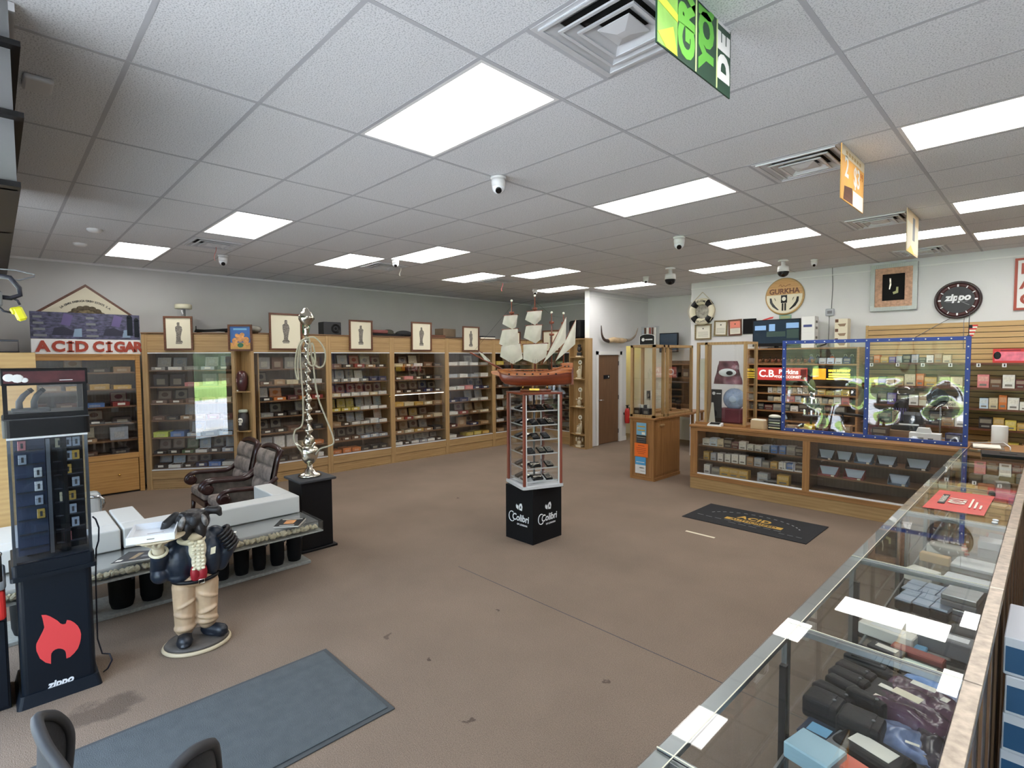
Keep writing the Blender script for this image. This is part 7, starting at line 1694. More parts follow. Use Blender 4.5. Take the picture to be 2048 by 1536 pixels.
for x0, x1 in ((.11, 1.565), (1.65, 3.08)):
    MB().box(x0, .004, .233, x1, .026, .252).build('track_strip', M['led_blue'] if False else M['white_gloss'], t)
    MB().box(x0, .012, .253, x1, .016, .884).build('glass_front', M['glass'], t)
    for z in (.44, .655): MB().box(max(x0 - .06, .025), .11, z - .018, x1 + .02, .459, z).build('shelf', M['oak_dark'], t)
    MB().box(x0 + .02, .40, .915, x1 - .02, .42, .93).build('strip_lamp', M['led'], t)
def crow(items, x0, y, z, step, tail):
    for k, (c, w, h) in enumerate(items):
        if c == '-': continue
        o = put('carton', pack(w, .11, h), None, (x0 + step * k, y, z + .0006), random.uniform(-.06, .06), jit(pc(c), .06)); tag(o, '%s carton in counter left window, %s shelf, %s from left' % (PALW.get(c, c), tail, ORD[k]), 'box', 'cartons in the service counter')
crow([('white', .12, .10), ('pale', .11, .12), ('cream', .10, .11), ('dark', .12, .13), ('maroon', .10, .09), ('white', .10, .11), ('white', .09, .08), ('white', .09, .08), ('silver', .09, .1), ('purple' if False else 'blue', .08, .1), ('blue', .08, .11), ('grey', .11, .12), ('dark', .11, .11)], -3.66, 7.68, .655, .108, 'top')
crow([('gold', .09, .12), ('silver', .08, .11), ('white', .08, .12), ('white', .08, .12), ('white', .09, .13), ('white', .09, .13), ('tan', .09, .12), ('silver', .1, .12), ('grey', .09, .08), ('gold', .09, .09), ('white', .09, .10), ('blue', .1, .10), ('dark', .1, .1)], -3.66, 7.68, .44, .108, 'middle')
crow([('white', .09, .13), ('grey', .13, .10), ('gold', .14, .12), ('gold', .14, .12), ('gold', .14, .12), ('-', 0, 0), ('silver', .14, .12), ('-', 0, 0), ('gold', .15, .13), ('-', 0, 0)], -3.64, 7.66, .2355, .135, 'bottom')
for k in range(2):
    g = thing('open_white_box', ['open white box on the middle counter shelf, left of two', 'open white box on the middle counter shelf, right of two'][k], 'box', (-2.50 + .15 * k, 7.66 if k == 0 else 7.67, .4406)); MB().box(-.07, 0, 0, .07, .12, .015).build('base', M['white'], g)
    for s in (-1, 1): MB().box(s * .07, 0, .0155, s * .062, .12, .11).build('side', M['white'], g)
    MB().box(-.0615, .11, .0155, .0615, .12, .11).build('back', M['pale'] if False else M['white'], g)
for k in range(2):
    b = MB().tube([(-.09, 0, .02), (.09, 0, .02)], .018, 12).build('wrapped_tube', M['ink_light'], None, (-2.72 + .03 * k, 7.68 + .05 * k, .2352 + .0), .2); tag(b, ['grey tube lying on counter bottom, left window, front one', 'grey tube lying on counter bottom, left window, rear one'][k], 'tube', 'tubes in the service counter')
def tray_card(label, x, z, w, m, w2=None, h=.115, tilt=-.5):
    g = thing('display_box', label, 'box', (x, 7.685, z + .0006), 0, 'trapezoid display boxes in the counter')
    mm = MB(); mm.prism([(-w * .32, 0.004), (w * .32, .004), (w / 2, h), (-w / 2, h)], .004, M=Matrix.Translation((0, .06, 0)) @ Matrix.Rotation(tilt * .4, 4, 'X')); mm.build('white_card', M['pale_card'], g)
    mm = MB(); mm.box(-w / 2, .0, 0, w / 2, .16, .012); mm.box(-w / 2, .125, .012, w / 2, .13, h * .98); mm.build('case', m, g)
    for s in (-1, 1):
        mm = MB(); mm.prism([(.0, .012), (.12, .012), (.12, h * .95), (.03, h * .5)], .004, M=Matrix.Translation((s * (w / 2 - .002), 0.004, 0)) @ Matrix.Rotation(PI / 2, 4, 'Z')); mm.build('wing', m, g)
    MB().box(w * .2, -.003, 0, w * .36, -.001, .02).build('price_tag', M['paper'], g)
M['pale_card'] = mat('pale_card', rgb(176, 194, 214), .5)
bk, rd, bu = M['black'], mat('case_red', rgb(150, 70, 72), .5), mat('case_blue', rgb(90, 116, 140), .5)
tray_card('dark flared box at left end, upper right-hand counter shelf', -2.06, .655, .18, bk); tray_card('dark flared box with picture, second on upper right-hand counter shelf', -1.86, .655, .17, bk); tray_card('pale flared box, third on upper right-hand counter shelf', -1.64, .655, .19, bu); tray_card('grey flared box, fourth on upper right-hand counter shelf', -1.41, .655, .20, M['dark_grey']); tray_card('wide pale flared box, right end of upper right-hand counter shelf', -1.10, .655, .22, bk)
tray_card('red-backed flared box at left, lower right-hand counter shelf', -2.03, .44, .22, rd); tray_card('red-backed flared box, second on lower right-hand counter shelf', -1.74, .44, .22, rd); tray_card('blue flared box alone on lower right-hand counter shelf', -1.28, .44, .2, bu)

# blue framed clear vinyl screen on the counter
t = thing('vinyl_screen', 'blue framed clear vinyl counter screen with white studs', 'screen', (-2.62, 7.74, .9705))
Wv, Hv, bw = 1.96, 1.235, .045; bl = M['blue']
for nm, a in (('top_bar', (0, Hv - bw, Wv, Hv)), ('bottom_bar', (0, .0, Wv, bw)), ('side_post', (0, bw, bw, Hv - bw)), ('side_post', (Wv - bw, bw, Wv, Hv - bw)), ('middle_post', (.965, bw, 1.01, Hv - bw))): MB().box(a[0], -.012, a[1], a[2], .012, a[3], bev=.002).build(nm, bl, t)
stud = MB().lathe([(.008, 0), (.008, .004), (.004, .006)], 8, M=Matrix.Rotation(PI / 2, 4, 'X')).mesh('stud', M['white_gloss'])
for k in range(17):
    for z in (bw / 2, Hv - bw / 2): put('stud', stud, t, (.05 + k * .116, -.0125, z))
for k in range(9):
    for x in (bw / 2, .9875, Wv - bw / 2): put('stud', stud, t, (x, -.0125, .12 + .125 * k))
for nm, x0, x1, sd in (('clear_sheet', bw + .001, .964, 0), ('clear_sheet', 1.011, Wv - bw - .001, 9)):
    def fn(u, v, x0=x0, x1=x1, sd=sd):
        x = x0 + (x1 - x0) * u; z = bw + (Hv - 2 * bw) * v
        e = min(1, 5 * u, 5 * (1 - u)) * min(1, 4 * v) * (1 if v < .45 else max(.06, 1 - (v - .45) * 6))
        y = .055 * mnoise.noise(Vector((u * 2.2 + sd, v * 3.0, 1.3))) + .03 * mnoise.noise(Vector((u * 6 + sd, v * 2.5, 4))) + .012 * math.sin(10 * u + 7 * v + sd)
        return (x, y * e, z)
    mm = MB(); mm.grid(44, 52, fn); mm.build(nm, M['vinyl'], t)

# oak framed clear case on the counter's left end, with wrapped goods inside
t = thing('counter_case', 'oak framed clear display case on the counter left end', 'display case', (-3.85, 7.72, .9705))
Wk, Dk, Hk = .75, .42, 1.24
for (x, y) in ((0, 0), (Wk - .04, 0), (0, Dk - .04), (Wk - .04, Dk - .04), (.13, 0)): MB().box(x, y, .03, x + .04, y + .04, Hk).build('post', M['oak'], t)
MB().box(-.01, -.01, 0, Wk + .01, Dk, .03, bev=.002).build('base', oc, t)
for (a) in ((.04, 0, Wk - .04, .03), (.04, Dk - .03, Wk - .04, Dk), (0, .04, .03, Dk - .04), (Wk - .03, .04, Wk, Dk - .04)): MB().box(a[0], a[1], Hk - .035, a[2], a[3], Hk).build('top_rail', M['oak'], t)
MB().box(.171, .012, .031, Wk - .041, .016, Hk - .036).build('clear_front', M['acrylic'], t); MB().box(Wk - .016, .041, .031, Wk - .012, Dk - .041, Hk - .036).build('clear_side', M['acrylic'], t); MB().box(.041, .012, .031, .129, .016, Hk - .036).build('clear_front', M['acrylic'], t)
MB().box(.02, .03, .60, Wk - .02, Dk - .02, .615).build('shelf', M['acrylic'], t)
MB().box(.03, .03, Hk * .42, .12, .034, Hk * .8).build('notice', M['paper'], t)
g = thing('maroon_bag', 'maroon wrapped bag with white oval patch, upper part of counter case', 'bag', (-3.45, 7.92, 1.5865)); mm = MB(); mm.grid(14, 12, lambda u, v: ((u - .5) * (.44 - .16 * v), -.10 + .06 * mnoise.noise(Vector((u * 3, v * 3, 0))) + .1 * (2 * u - 1) ** 2, .34 * v), 0); mm.grid(14, 12, lambda u, v: ((u - .5) * (.44 - .16 * v), .10 + .05 * mnoise.noise(Vector((u * 3, v * 3, 5))) - .1 * (2 * u - 1) ** 2, .34 * v), 0); mm.build('film', mat('maroon_wrap', rgb(120, 72, 84), .25, var=.5, vscale=9, bump=.5, bscale=9), g)
mm = MB(); mm.ball((.05, -.14, .17), .12, seg=16, s=(1.1, .12, .5)); mm.build('white_patch', M['white_gloss'], g); mm = MB(); mm.ball((.09, -.156, .165), .045, seg=10, s=(1.2, .1, .7)); mm.build('dark_patch', M['black'], g)
g = thing('blue_wrap', 'pale blue wrapped pack below the maroon bag in the counter case', 'pack', (-3.38, 7.90, 1.0012)); mm = MB(); mm.box(-.17, -.08, 0, .17, .1, .22, bev=.02); mm.build('box', mat('maroon_box', rgb(110, 46, 58), .45, var=.2), g); mm = MB(); mm.ball((.04, -.0, .36), .17, seg=16, s=(1, .5, .95)); mm.build('film', mat('blue_wrap', rgb(150, 168, 200), .2, var=.4, vscale=9, bump=.4, bscale=9), g)
mm = MB(); mm.ball((.05, -.085, .36), .06, seg=14, s=(1, .15, .8)); mm.build('round_patch', mat('patch_blue', rgb(186, 202, 226), .4), g)
g = thing('black_sign_card', 'black card with round logo inside the counter case', 'card', (-3.55, 7.80, 1.0012)); MB().box(-.10, 0, 0, .06, .01, .5).build('card', M['black'], g); mm = MB(); mm.lathe([(.025, 0), (.025, .002)], 14, M=Matrix.Translation((-.06, -.0, .44)) @ RotX); mm.build('logo', M['white'], g); MB().box(-.02, -.001, .43, .05, 0, .445).build('wordmark', M['white'], g)
g = thing('white_card', 'white notice card standing at the foot of the counter case', 'card', (-3.62, 7.79, 1.0012)); mm = MB(); mm.prism([(-.06, 0), (.04, 0), (.01, .3), (-.02, .3)], .004); mm.build('card', M['paper'], g)
g = thing('card_reader', 'white card terminal with dark screen on the counter, left', 'terminal', (-3.50, 7.615, .9705), .12); mm = MB(); mm.prism([(-.06, 0), (.06, 0), (.06, .02), (-.06, .045)], .20, M=Matrix.Rotation(-PI / 2, 4, 'Z') @ Matrix.Translation((-.01, -.1, 0))); mm.build('body', M['white_gloss'], g); MB().cbox((0, -.0, .0375), (.14, .075, .004), rot=(.205, 0, 0)).build('display', M['black'], g)
g = thing('brochure_box', 'tan card box on the counter left of the blue frame', 'box', (-2.92, 7.68, .9705), -.15); MB().box(-.10, 0, 0, .09, .11, .12, bev=.002).build('body', mat('kraft', rgb(196, 172, 138), .7), g); MB().box(-.09, .01, .1202, .08, .10, .135).build('contents', M['paper'], g)
g = thing('tool_box', 'dark navy display pack beside the tan card box', 'box', (-2.73, 7.75, .9705)); MB().box(-.07, 0, 0, .10, .12, .16, bev=.003).build('body', M['navy_black'], g)
for k in range(4): MB().box(-.06, -.002, .02 + .035 * k, .09, -.0005, .04 + .035 * k).build('window', M['mid_grey'] if k % 2 else M['silver'], g)
mm = MB(); mm.ball((.0, .06, .18), .06, seg=10, s=(1.4, .8, .5)); mm.build('white_tissue', M['paper'], g)

# goods on the counter behind the vinyl
g = thing('lighter_rack', 'round tiered rack of lighters with green top, behind the vinyl', 'rack', (-2.33, 8.02, .9705))
MB().box(-.12, -.1, 0, .14, .1, .03).build('base', M['maple'], g); mm = MB(); mm.lathe([(.08, .03), (.085, .06), (.08, .09)], 18); mm.build('yellow_tier', M['yellow_print'], g); MB().bar((0, 0, .09), (0, 0, .52), .014).build('pole', M['dkgreen'], g)
for z in (.20, .36):
    mm = MB(); mm.lathe([(.10, 0), (.105, .012), (.1, .02)], 20, c=(0, 0, z)); mm.build('tier', M['mid_grey'], g)
    for k in range(10): a = k * .63; MB().box(.085 * math.cos(a) - .009, .085 * math.sin(a) - .006, z + .021, .085 * math.cos(a) + .009, .085 * math.sin(a) + .006, z + .085).build('lighter', [M['silver'], M['dark_grey'], M['chrome']][k % 3], g)
mm = MB(); mm.lathe([(.03, .52), (.05, .56), (.045, .64), (.02, .70), (.005, .71)], 14); mm.build('green_top', mat('topper_green', rgb(96, 108, 56), .5, var=.3), g)
g = thing('cash_register', 'black register with keypad behind the right vinyl panel', 'register', (-1.26, 8.02, .9705)); MB().box(-.19, -.02, 0, .19, .2, .10, bev=.006).build('drawer', M['oak_dark'], g); MB().box(-.16, 0, .101, .16, .19, .17, bev=.01).build('body', M['black'], g); MB().cbox((.05, .10, .25), (.2, .1, .13), 0, .012, (.35, 0, 0)).build('keypad', M['dark_grey'], g); MB().box(-.15, .06, .171, -.09, .1, .34, bev=.004).build('receipt_tower', M['frame_wood'], g); mm = MB(); mm.lathe([(.018, 0), (.018, .004)], 12, M=Matrix.Translation((.05, .03, .24)) @ RotX); mm.build('badge', M['white'], g); MB().box(-.08, -.012, .17, .12, -.0, .186).build('bright_edge', M['white_gloss'], g)
g = thing('black_arch', 'dark arched object behind the right vinyl panel', 'ornament', (-1.36, 8.25, .9705)); mm = MB(); mm.lathe([(.08, 0), (.08, .36), (.07, .42), (.04, .46), (0, .47)], 16, sy=.6, cap=False); mm.build('body', M['black'], g)
for k in range(6): MB().box(-.07 + .024 * k, -.056, .20, -.06 + .024 * k, -.045, .36).build('bar', M['purple'], g)
g = thing('script_sign', 'cream banner sign with dark lettering behind the right vinyl', 'sign', (-.97, 8.26, .9705)); MB().box(-.21, 0, .40, .22, .012, .47).build('board', M['cream'], g); mm = MB(); mm.lathe([(.10, 0), (.11, .012)], 20, M=Matrix.Translation((-.03, .012, .50)) @ RotX, sy=1.0); mm.build('oval', M['navy_black'], g); text('lettering', 'Rocky Patel', .06, M['ink'], g, (0, -.001, .432), UP, ext=.001); MB().bar((0, .02, 0), (0, .02, .40), .008).build('post', M['mid_grey'], g); MB().box(-.08, -.02, 0, .08, .06, .012).build('foot', M['mid_grey'], g)
g = thing('white_cigar_box', 'white carton with small lettering behind the right vinyl panel', 'box', (-1.05, 7.86, .9705), .05); MB().box(-.16, 0, 0, .14, .14, .10, bev=.002).build('body', M['white'], g); mm = MB(); mm.prism([(-.10, .1), (.05, .1), (.03, .16), (-.08, .16)], .1, M=Matrix.Translation((0, .02, 0))); mm.build('lid', M['white'], g); MB().box(.02, -.001, .015, .07, 0, .045).build('print', M['ink'], g); MB().box(-.13, -.001, .03, -.02, 0, .05).build('print', M['ink_light'], g)
for k, (x, y, w, h, c, lb) in enumerate(((-2.52, 7.83, .14, .07, 'tan', 'low tan carton at left behind the vinyl'), (-2.15, 7.88, .17, .10, 'maroon', 'maroon carton in the clutter behind the left vinyl panel'), (-2.0, 8.0, .13, .16, 'dark', 'dark carton in the clutter behind the left vinyl panel'), (-1.88, 7.85, .12, .12, 'tan', 'upright tan carton near the vinyl middle post'), (-2.2, 8.10, .15, .2, 'black', 'black carton standing behind the maroon one'), (-1.52, 7.9, .16, .12, 'dark', 'dark carton just right of the vinyl middle post'), (-.80, 7.86, .15, .12, 'navy', 'navy carton at the right end behind the vinyl'), (-1.62, 8.1, .1, .26, 'maroon', 'tall dark red carton behind the vinyl middle post'))):
    o = put('carton', pack(w, .12, h), None, (x, y, .9711), random.uniform(-.2, .2), pc(c)); tag(o, lb, 'box', 'cartons on the service counter')
for k in range(5):
    b = MB().lathe([(.012, 0), (.014, .06), (.01, .065)], 10).build('small_bottle', M['ink_light'] if k % 2 else M['black'], None, (-2.2 + .07 * k, 7.84, .9711)); tag(b, 'tiny bottle in the row behind the left vinyl panel, %s from left' % ORD[k], 'bottle', 'tiny bottles behind the vinyl')
g = thing('price_hook_rail', 'black rail with pale knob across the back, behind left vinyl', 'rail', (-2.2, 8.22, .9705)); MB().bar((-.1, 0, .26), (.5, 0, .22), .02, 10).build('rail', M['black'], g); mm = MB(); mm.ball((-.1, 0, .26), .04, seg=12, s=(1.2, 1, 1)); mm.build('knob', M['paper'], g); MB().bar((.2, 0, 0), (.2, 0, .23), .012).build('post', M['black'], g); MB().box(.12, -.05, 0, .28, .05, .012).build('foot', M['black'], g)

# hanging signs by the vents
g = thing('green_sign', 'large green hanging sign with rotated lettering beside the big vent', 'sign', (ux(7.02), vy(3.0), HC - .002), PI / 2)
gs = g
gs.rotation_euler = (0, 0, PI / 2); gs.location = (-1.07, 2.115, HC - .003)
MB().box(-.315, -.003, -.29, .315, .003, 0).build('board', M['dkgreen'], gs)
mm = MB(); mm.box(-.312, -.0045, -.287, -.165, -.0032, -.002); mm.build('leaf_picture', M['ltgreen'], gs)
for a in (((-.312, -.10), (-.165, -.13), (-.165, -.16), (-.312, -.14)), ((-.312, -.25), (-.20, -.19), (-.165, -.287), (-.25, -.287)), ((-.312, -.01), (-.312, -.05), (-.165, -.02), (-.165, -.002))):
    mm = MB(); mm.prism(list(a), .001, M=Matrix.Translation((0, -.0058, 0))); mm.build('leaf_shape', mat('leaf_yellow', rgb(208, 214, 60), .5), gs)
for x in (-.012, .178): MB().box(x - .005, -.0045, -.288, x + .005, -.0032, -.001).build('stripe', mat('stripe_pale', rgb(208, 224, 160), .5), gs)
RU = (PI / 2, -PI / 2, 0)
for s_, x, z0, m, sz in (('GRA', -.085, -.245, mat('letter_green', rgb(112, 190, 70), .5), .17), ('YOU', .085, -.235, mat('letter_green2', rgb(96, 172, 64), .5), .17), ('DEL', .25, -.225, M['white'], .15)):
    for k, ch in enumerate(s_):
        text('letter', ch, sz, m, gs, (x, -.0036, z0 + (.04 if k == 0 else .04) + k * .105), RU, ext=.0006, bold=.010)
MB().tube([(-.3, 0, 0), (-.3, 0, .006)], .004, 6).build('hanger', M['white'], gs); MB().tube([(.3, 0, 0), (.3, 0, .006)], .004, 6).build('hanger', M['white'], gs)
for (y, zb, lb, kd) in ((4.505, .37, 'orange hanging price sign reading 2 $3 by the second vent', 0), (6.80, .42, 'pale hanging card by the third vent', 1)):
    g = thing('price_sign', lb, 'sign', (-1.07, y, HC - .003), PI / 2)
    org = mat('sign_orange_%d' % kd, rgb(226, 168, 84) if not kd else rgb(214, 190, 150), .5, var=.14, vscale=4)
    MB().box(-.30, -.003, -zb, .30, .003, 0).build('board', org, g)
    if not kd:
        text('lettering', '2', .20, M['white'], g, (-.17, -.0036, -.14), UP, ext=.0006, bold=.004); text('lettering', '$3', .19, M['white'], g, (.10, -.0036, -.16), UP, ext=.0006, bold=.004, sx=.9); text('lettering', '99', .08, mat('num_orange', rgb(190, 110, 50), .5), g, (.235, -.0036, -.12), UP, ext=.0006)
        MB().box(-.30, -.0042, -.07, .30, -.0032, -.0).build('pale_band', mat('band_cream', rgb(220, 206, 176), .6), g); [MB().box(-.2 + .07 * q, -.0048, -.05, -.15 + .07 * q, -.0041, -.025).build('print_mark', mat('save_tan', rgb(186, 156, 104), .6), g) for q in range(6)]
        mm = MB(); mm.prism([(-.22, -.27), (-.02, -.25), (.0, -.36), (-.24, -.365)], .001, M=Matrix.Translation((0, -.0042, 0))); mm.build('dark_picture', M['frame_wood'], g); MB().box(-.0, -.0046, -.368, .28, -.0035, -.26).build('white_picture', M['paper'], g)
    else:
        MB().box(-.30, -.0042, -.40, .30, -.0032, -.12).build('pale_panel', M['cream'], g); MB().box(-.02, -.0047, -.28, .10, -.0043, -.05).build('dark_picture', M['mid_grey'], g)
        mm = MB(); mm.prism([(-.3, -.42), (-.1, -.34), (.1, -.42)], .001, M=Matrix.Translation((0, -.0052, 0))); mm.build('yellow_corner', M['yellow_print'], g)
    for x in (-.28, .28): MB().box(x - .004, -.002, -.0, x + .004, .002, .008).build('hanger', M['white'], g)

# ---------------------------------------------------------------- glass showcase counter running away on the right
SK = .9275                      # the counter's plan scale (its top measures 1.04 m)
XF, XB = -.659, -.153; ZT = 1.04
secs = [(-.60, .26), (.26, 1.22), (1.22, 2.17), (2.17, 3.14), (3.14, 4.30), (4.30, 5.38), (5.38, 6.62), (6.62, 7.66)]
secs = [(a * SK, b_ * SK) for a, b_ in secs]
sl = ['glass showcase section behind the camera', 'nearest glass showcase section, cut by the bottom edge', 'glass showcase section with black cases and plastic bags', 'glass showcase section with the block of square tins', 'glass showcase section between the tins and the red paper', 'glass showcase section under the red paper', 'glass showcase section beyond the red paper', 'farthest glass showcase section, touching the service counter']
al, gg = M['alu'], M['glass_green']
M['edge'] = mat('polished_edge', rgb(226, 222, 196), .2)
dkw = wood('case_back', rgb(58, 44, 34), rgb(84, 64, 48), 'z')
for (y0, y1), lb in zip(secs, sl):
    t = thing('glass_showcase', lb, 'showcase', (0, y0, 0), 0); L = y1 - y0; e = .002
    MB().box(XF + .005, e, 0, XB + .03, L - e, .13).build('plinth', dkw, t)
    MB().box(XF + .01, e, .1301, XB, L - e, .145).build('deck', mat('deck_grey', rgb(104, 96, 88), .8), t)
    for y in (e, L - e - .018):
        MB().box(XF, y, .131, XF + .018, y + .018, ZT - .02).build('corner_post', al, t); MB().box(XB + .005, y, .131, XB + .023, y + .018, ZT - .02).build('corner_post', al, t)
    MB().box(XF, e, ZT - .022, XF + .045, L - e, ZT - .004, bev=.002).build('front_rail', al, t)
    MB().box(XF - .003, e, .131, XF + .015, L - e, .155).build('lower_rail', al, t)
    MB().box(XB - .01, e, ZT - .03, XB + .035, L - e, ZT + .002, bev=.002).build('rear_rail', M['steel_old'], t)
    for y in (e, L - e - .014): MB().box(XF + .0455, y, ZT - .024, XB - .011, y + .014, ZT - .006).build('cross_rail', al, t)
    MB().box(XF + .002, e, ZT - .0035, XB - .012, L - e, ZT + .002).build('glass_top', gg, t)
    MB().box(XF + .002, -.0015, ZT + .0005, XB - .012, .0015, ZT + .0028).build('polished_edge', M['edge'], t); MB().box(XF + .046, e, ZT + .0021, XF + .049, L - e, ZT + .0028).build('edge_line', M['edge'], t)
    MB().box(XF + .005, .02, .156, XF + .009, L - .02, ZT - .023).build('glass_front', gg, t)
    MB().box(XB + .012, .021, .14, XB + .026, L - .021, ZT - .031).build('back_panel', dkw, t)
    for k in range(3): MB().box(XB + .0265, .03 + k * L / 3, .14, XB + .034, .075 + k * L / 3, ZT - .04).build('back_stile', M['door_wood'], t)
    MB().box(-.534, .004, .788, XB - .0, L - .004, .794).build('upper_shelf', gg, t); MB().box(-.541, .004, .784, -.534, L - .004, .798).build('shelf_edge', al, t)
    MB().box(-.56, .004, .50, XB - .0, L - .004, .506).build('lower_shelf', gg, t); MB().box(-.567, .004, .496, -.56, L - .004, .51).build('shelf_edge', al, t)
    MB().box(-.59, L * .72, .15, -.57, L * .72 + .02, ZT - .03).build('shelf_standard', M['black'], t)
    for z in (.784, .496): MB().box(-.59, L * .72 + .005, z - .014, XB, L * .72 + .015, z - .0005).build('shelf_bracket', M['black'], t)
ZS = .7945
def lie(name, label, cat, x, y, w, d, h, m, rot=0, z=ZS, bev=.004, grp=None, tagm=None):
    g = thing(name, label, cat, (x * SK, y * SK, z), rot, grp); MB().box(-w / 2, -d / 2, 0, w / 2, d / 2, h, bev=bev).build('body', m, g)
    if tagm: MB().box(-w * .3, -d * .25, h, w * .3, d * .25, h + .001).build('label_patch', tagm, g)
    return g
def pouch(label, x, y, rot, w=.13, d=.045, h=.03, m=None, z=ZS, grp='black leather cases in the showcase'):
    g = thing('leather_case', label, 'case', (x * SK, y * SK, z), rot, grp); mm = MB(); mm.box(-w / 2, -d / 2, 0, w / 2, d / 2, h, bev=.012); mm.build('body', m or M['leather'], g); mm = MB(); mm.box(-w / 2 + .004, -d / 2 - .002, h * .45, w / 2 - .02, d / 2 + .002, h + .003, bev=.012); mm.build('flap', M['leather'], g); MB().lathe([(.006, 0), (.004, .003)], 8, c=(w * .28, 0, h + .003)).build('press_stud', M['mid_grey'], g)
names = ['farthest black leather case, by the shelf edge', 'second farthest black leather case', 'third farthest black leather case', 'middle black leather case in the row by the shelf edge', 'slim black case lying next to the row', 'black leather case fifth along the shelf edge', 'broad black leather case, last by the shelf edge', 'broad black box-like case beside the last one', 'long black case lying across toward the white tag', 'black case under the long one']
for n_, (x, y, r, w, d, h) in zip(names, ((-.50, 2.62, -.35, .16, .06, .035), (-.50, 2.53, -.3, .17, .05, .04), (-.525, 2.44, -.2, .13, .055, .04), (-.53, 2.36, -.2, .13, .055, .045), (-.525, 2.28, -.3, .13, .04, .05), (-.54, 2.20, -.25, .14, .05, .05), (-.545, 2.09, -.05, .11, .09, .07), (-.425, 2.06, -.02, .12, .10, .07), (-.40, 2.50, -.28, .17, .05, .035), (-.44, 2.20, -.3, .12, .04, .075))): pouch(n_, x, y, r, w, d, h)
lie('card_box', 'dark grey box with pale window at the far end of the case shelf', 'box', -.47, 2.70, .12, .06, .04, M['dark_grey'], -.2, tagm=M['paper']); lie('flat_case', 'black flat case with pale green label and red box behind', 'case', -.36, 2.66, .19, .09, .03, M['black'], -.1, tagm=mat('label_green', rgb(186, 204, 190), .6)); lie('red_box', 'reddish box behind the black flat case', 'box', -.37, 2.745, .17, .05, .045, mat('box_dullred', rgb(140, 70, 62), .6), -.1)
lie('holder_box', 'black tray box with two white tags between cases and bags', 'box', -.415, 2.34, .10, .20, .03, M['black'], -.1)
for k, y in enumerate((2.39, 2.30)): tag(MB().box(-.03, -.012, 0, .03, .012, .0015).build('white_tag', M['paper'], None, (-.405 * SK, y * SK, ZS + .0307), -.2), 'small white tag on the black tray box, %s one' % ['farther', 'nearer'][k], 'tag')
def bag(label, x, y, w, d, h, m, seed, rot=0, z=ZS):
    g = thing('plastic_bag', label, 'bag', (x * SK, y * SK, z), rot, 'plastic bags in the showcase')
    def fn(u, v):
        b_ = (4 * u * (1 - u)) ** .4 * (4 * v * (1 - v)) ** .4
        return ((u - .5) * w, (v - .5) * d, .003 + h * b_ * (.75 + .5 * mnoise.noise(Vector((u * 3 + seed, v * 3, 0)))) + .006 * mnoise.noise(Vector((u * 9, v * 9 + seed, 2))))
    mm = MB(); mm.grid(18, 14, fn); mm.grid(18, 14, lambda u, v: ((u - .5) * w, (v - .5) * d, 0)); mm.build('film', m, g); return g
g = bag('purple brown plastic bag, upper of the pair with oval labels', -.315, 2.42, .24, .16, .06, M['maroon_film'], 1, -.25); MB().cbox((.01, 0, .070), (.07, .03, .001), rot=(0, .0, .1)).build('oval_label', M['paper'], g); MB().cbox((.075, -.01, .062), (.02, .03, .001)).build('white_sticker', M['paper'], g)
g = bag('purple brown plastic bag, lower of the pair with oval labels', -.33, 2.29, .24, .16, .07, M['maroon_film'], 5, -.25); MB().cbox((.0, -.01, .085), (.08, .04, .001)).build('oval_label', M['tape'], g)
bag('light blue plastic sleeve behind the purple bags', -.315, 2.555, .15, .09, .035, mat('blue_sleeve', rgb(110, 150, 206), .3, var=.15), 8, -.2); bag('small blue grey bag right behind the purple bags', -.235, 2.50, .10, .12, .04, M['plastic_bag'], 12, -.2)
g = bag('clear bluish bag with small white sticker, nearest on the shelf', -.335, 2.13, .17, .15, .05, M['plastic_bag'], 17, .1); MB().cbox((.04, -.05, .04), (.035, .012, .001)).build('white_sticker', M['paper'], g)
bag('dark purple bag at the back edge, near', -.245, 2.16, .10, .18, .045, mat('dark_film', rgb(52, 46, 56), .25, var=.5, vscale=18, bump=.5, bscale=12), 22, 0)
lie('zip_case', 'black rounded zip case with white label, near bottom edge', 'case', -.37, 1.965, .19, .12, .045, M['black'], -.3, bev=.02, tagm=M['paper']); lie('blue_box', 'pale blue box at the shelf edge, bottom of picture', 'box', -.50, 1.83, .13, .11, .05, mat('paleblue_box', rgb(160, 192, 204), .5), -.2); lie('red_packet', 'orange red packet at the bottom edge of the picture', 'packet', -.415, 1.86, .10, .07, .03, mat('packet_red', rgb(212, 104, 82), .4), -.3); lie('glass_tray', 'dark blue card with pale tag near the shelf edge', 'card', -.53, 1.985, .10, .10, .012, mat('card_navy', rgb(48, 58, 76), .35), -.1, tagm=M['ltblue']); lie('wood_block', 'grey box between blue box and zip case', 'box', -.455, 1.95, .06, .12, .03, M['mid_grey'], -.2)
# lower down by the front glass
for k, (x, y, z, w, d, h, m, lb) in enumerate(((-.655, 1.62, .1455, .05, .16, .20, M['black'], 'black box low behind the front glass'), (-.66, 1.86, .1455, .05, .08, .26, mat('teal_box', rgb(130, 170, 160), .5), 'pale green box low behind the front glass'), (-.655, 2.05, .1455, .05, .14, .22, M['mid_grey'], 'grey box low behind the front glass'))): lie('carton', lb, 'box', x, y, w, d, h, m, 0, z)
for k in range(8): lie('carton', '%s carton on the lower showcase shelf, %s from the near end' % (['black', 'white', 'grey', 'brown', 'silver', 'dark', 'white', 'navy'][k], ORD[k]), 'box', -.40 + .05 * (k % 3), 1.45 + .31 * k, .14, .16, .10 + .02 * (k % 3), [M['black'], M['white'], M['mid_grey'], M['frame_wood'], M['alu_white'], M['dark_grey'], M['white'], M['navy_black']][k], .1 * (k % 2), .5065, grp='cartons on the lower showcase shelf')
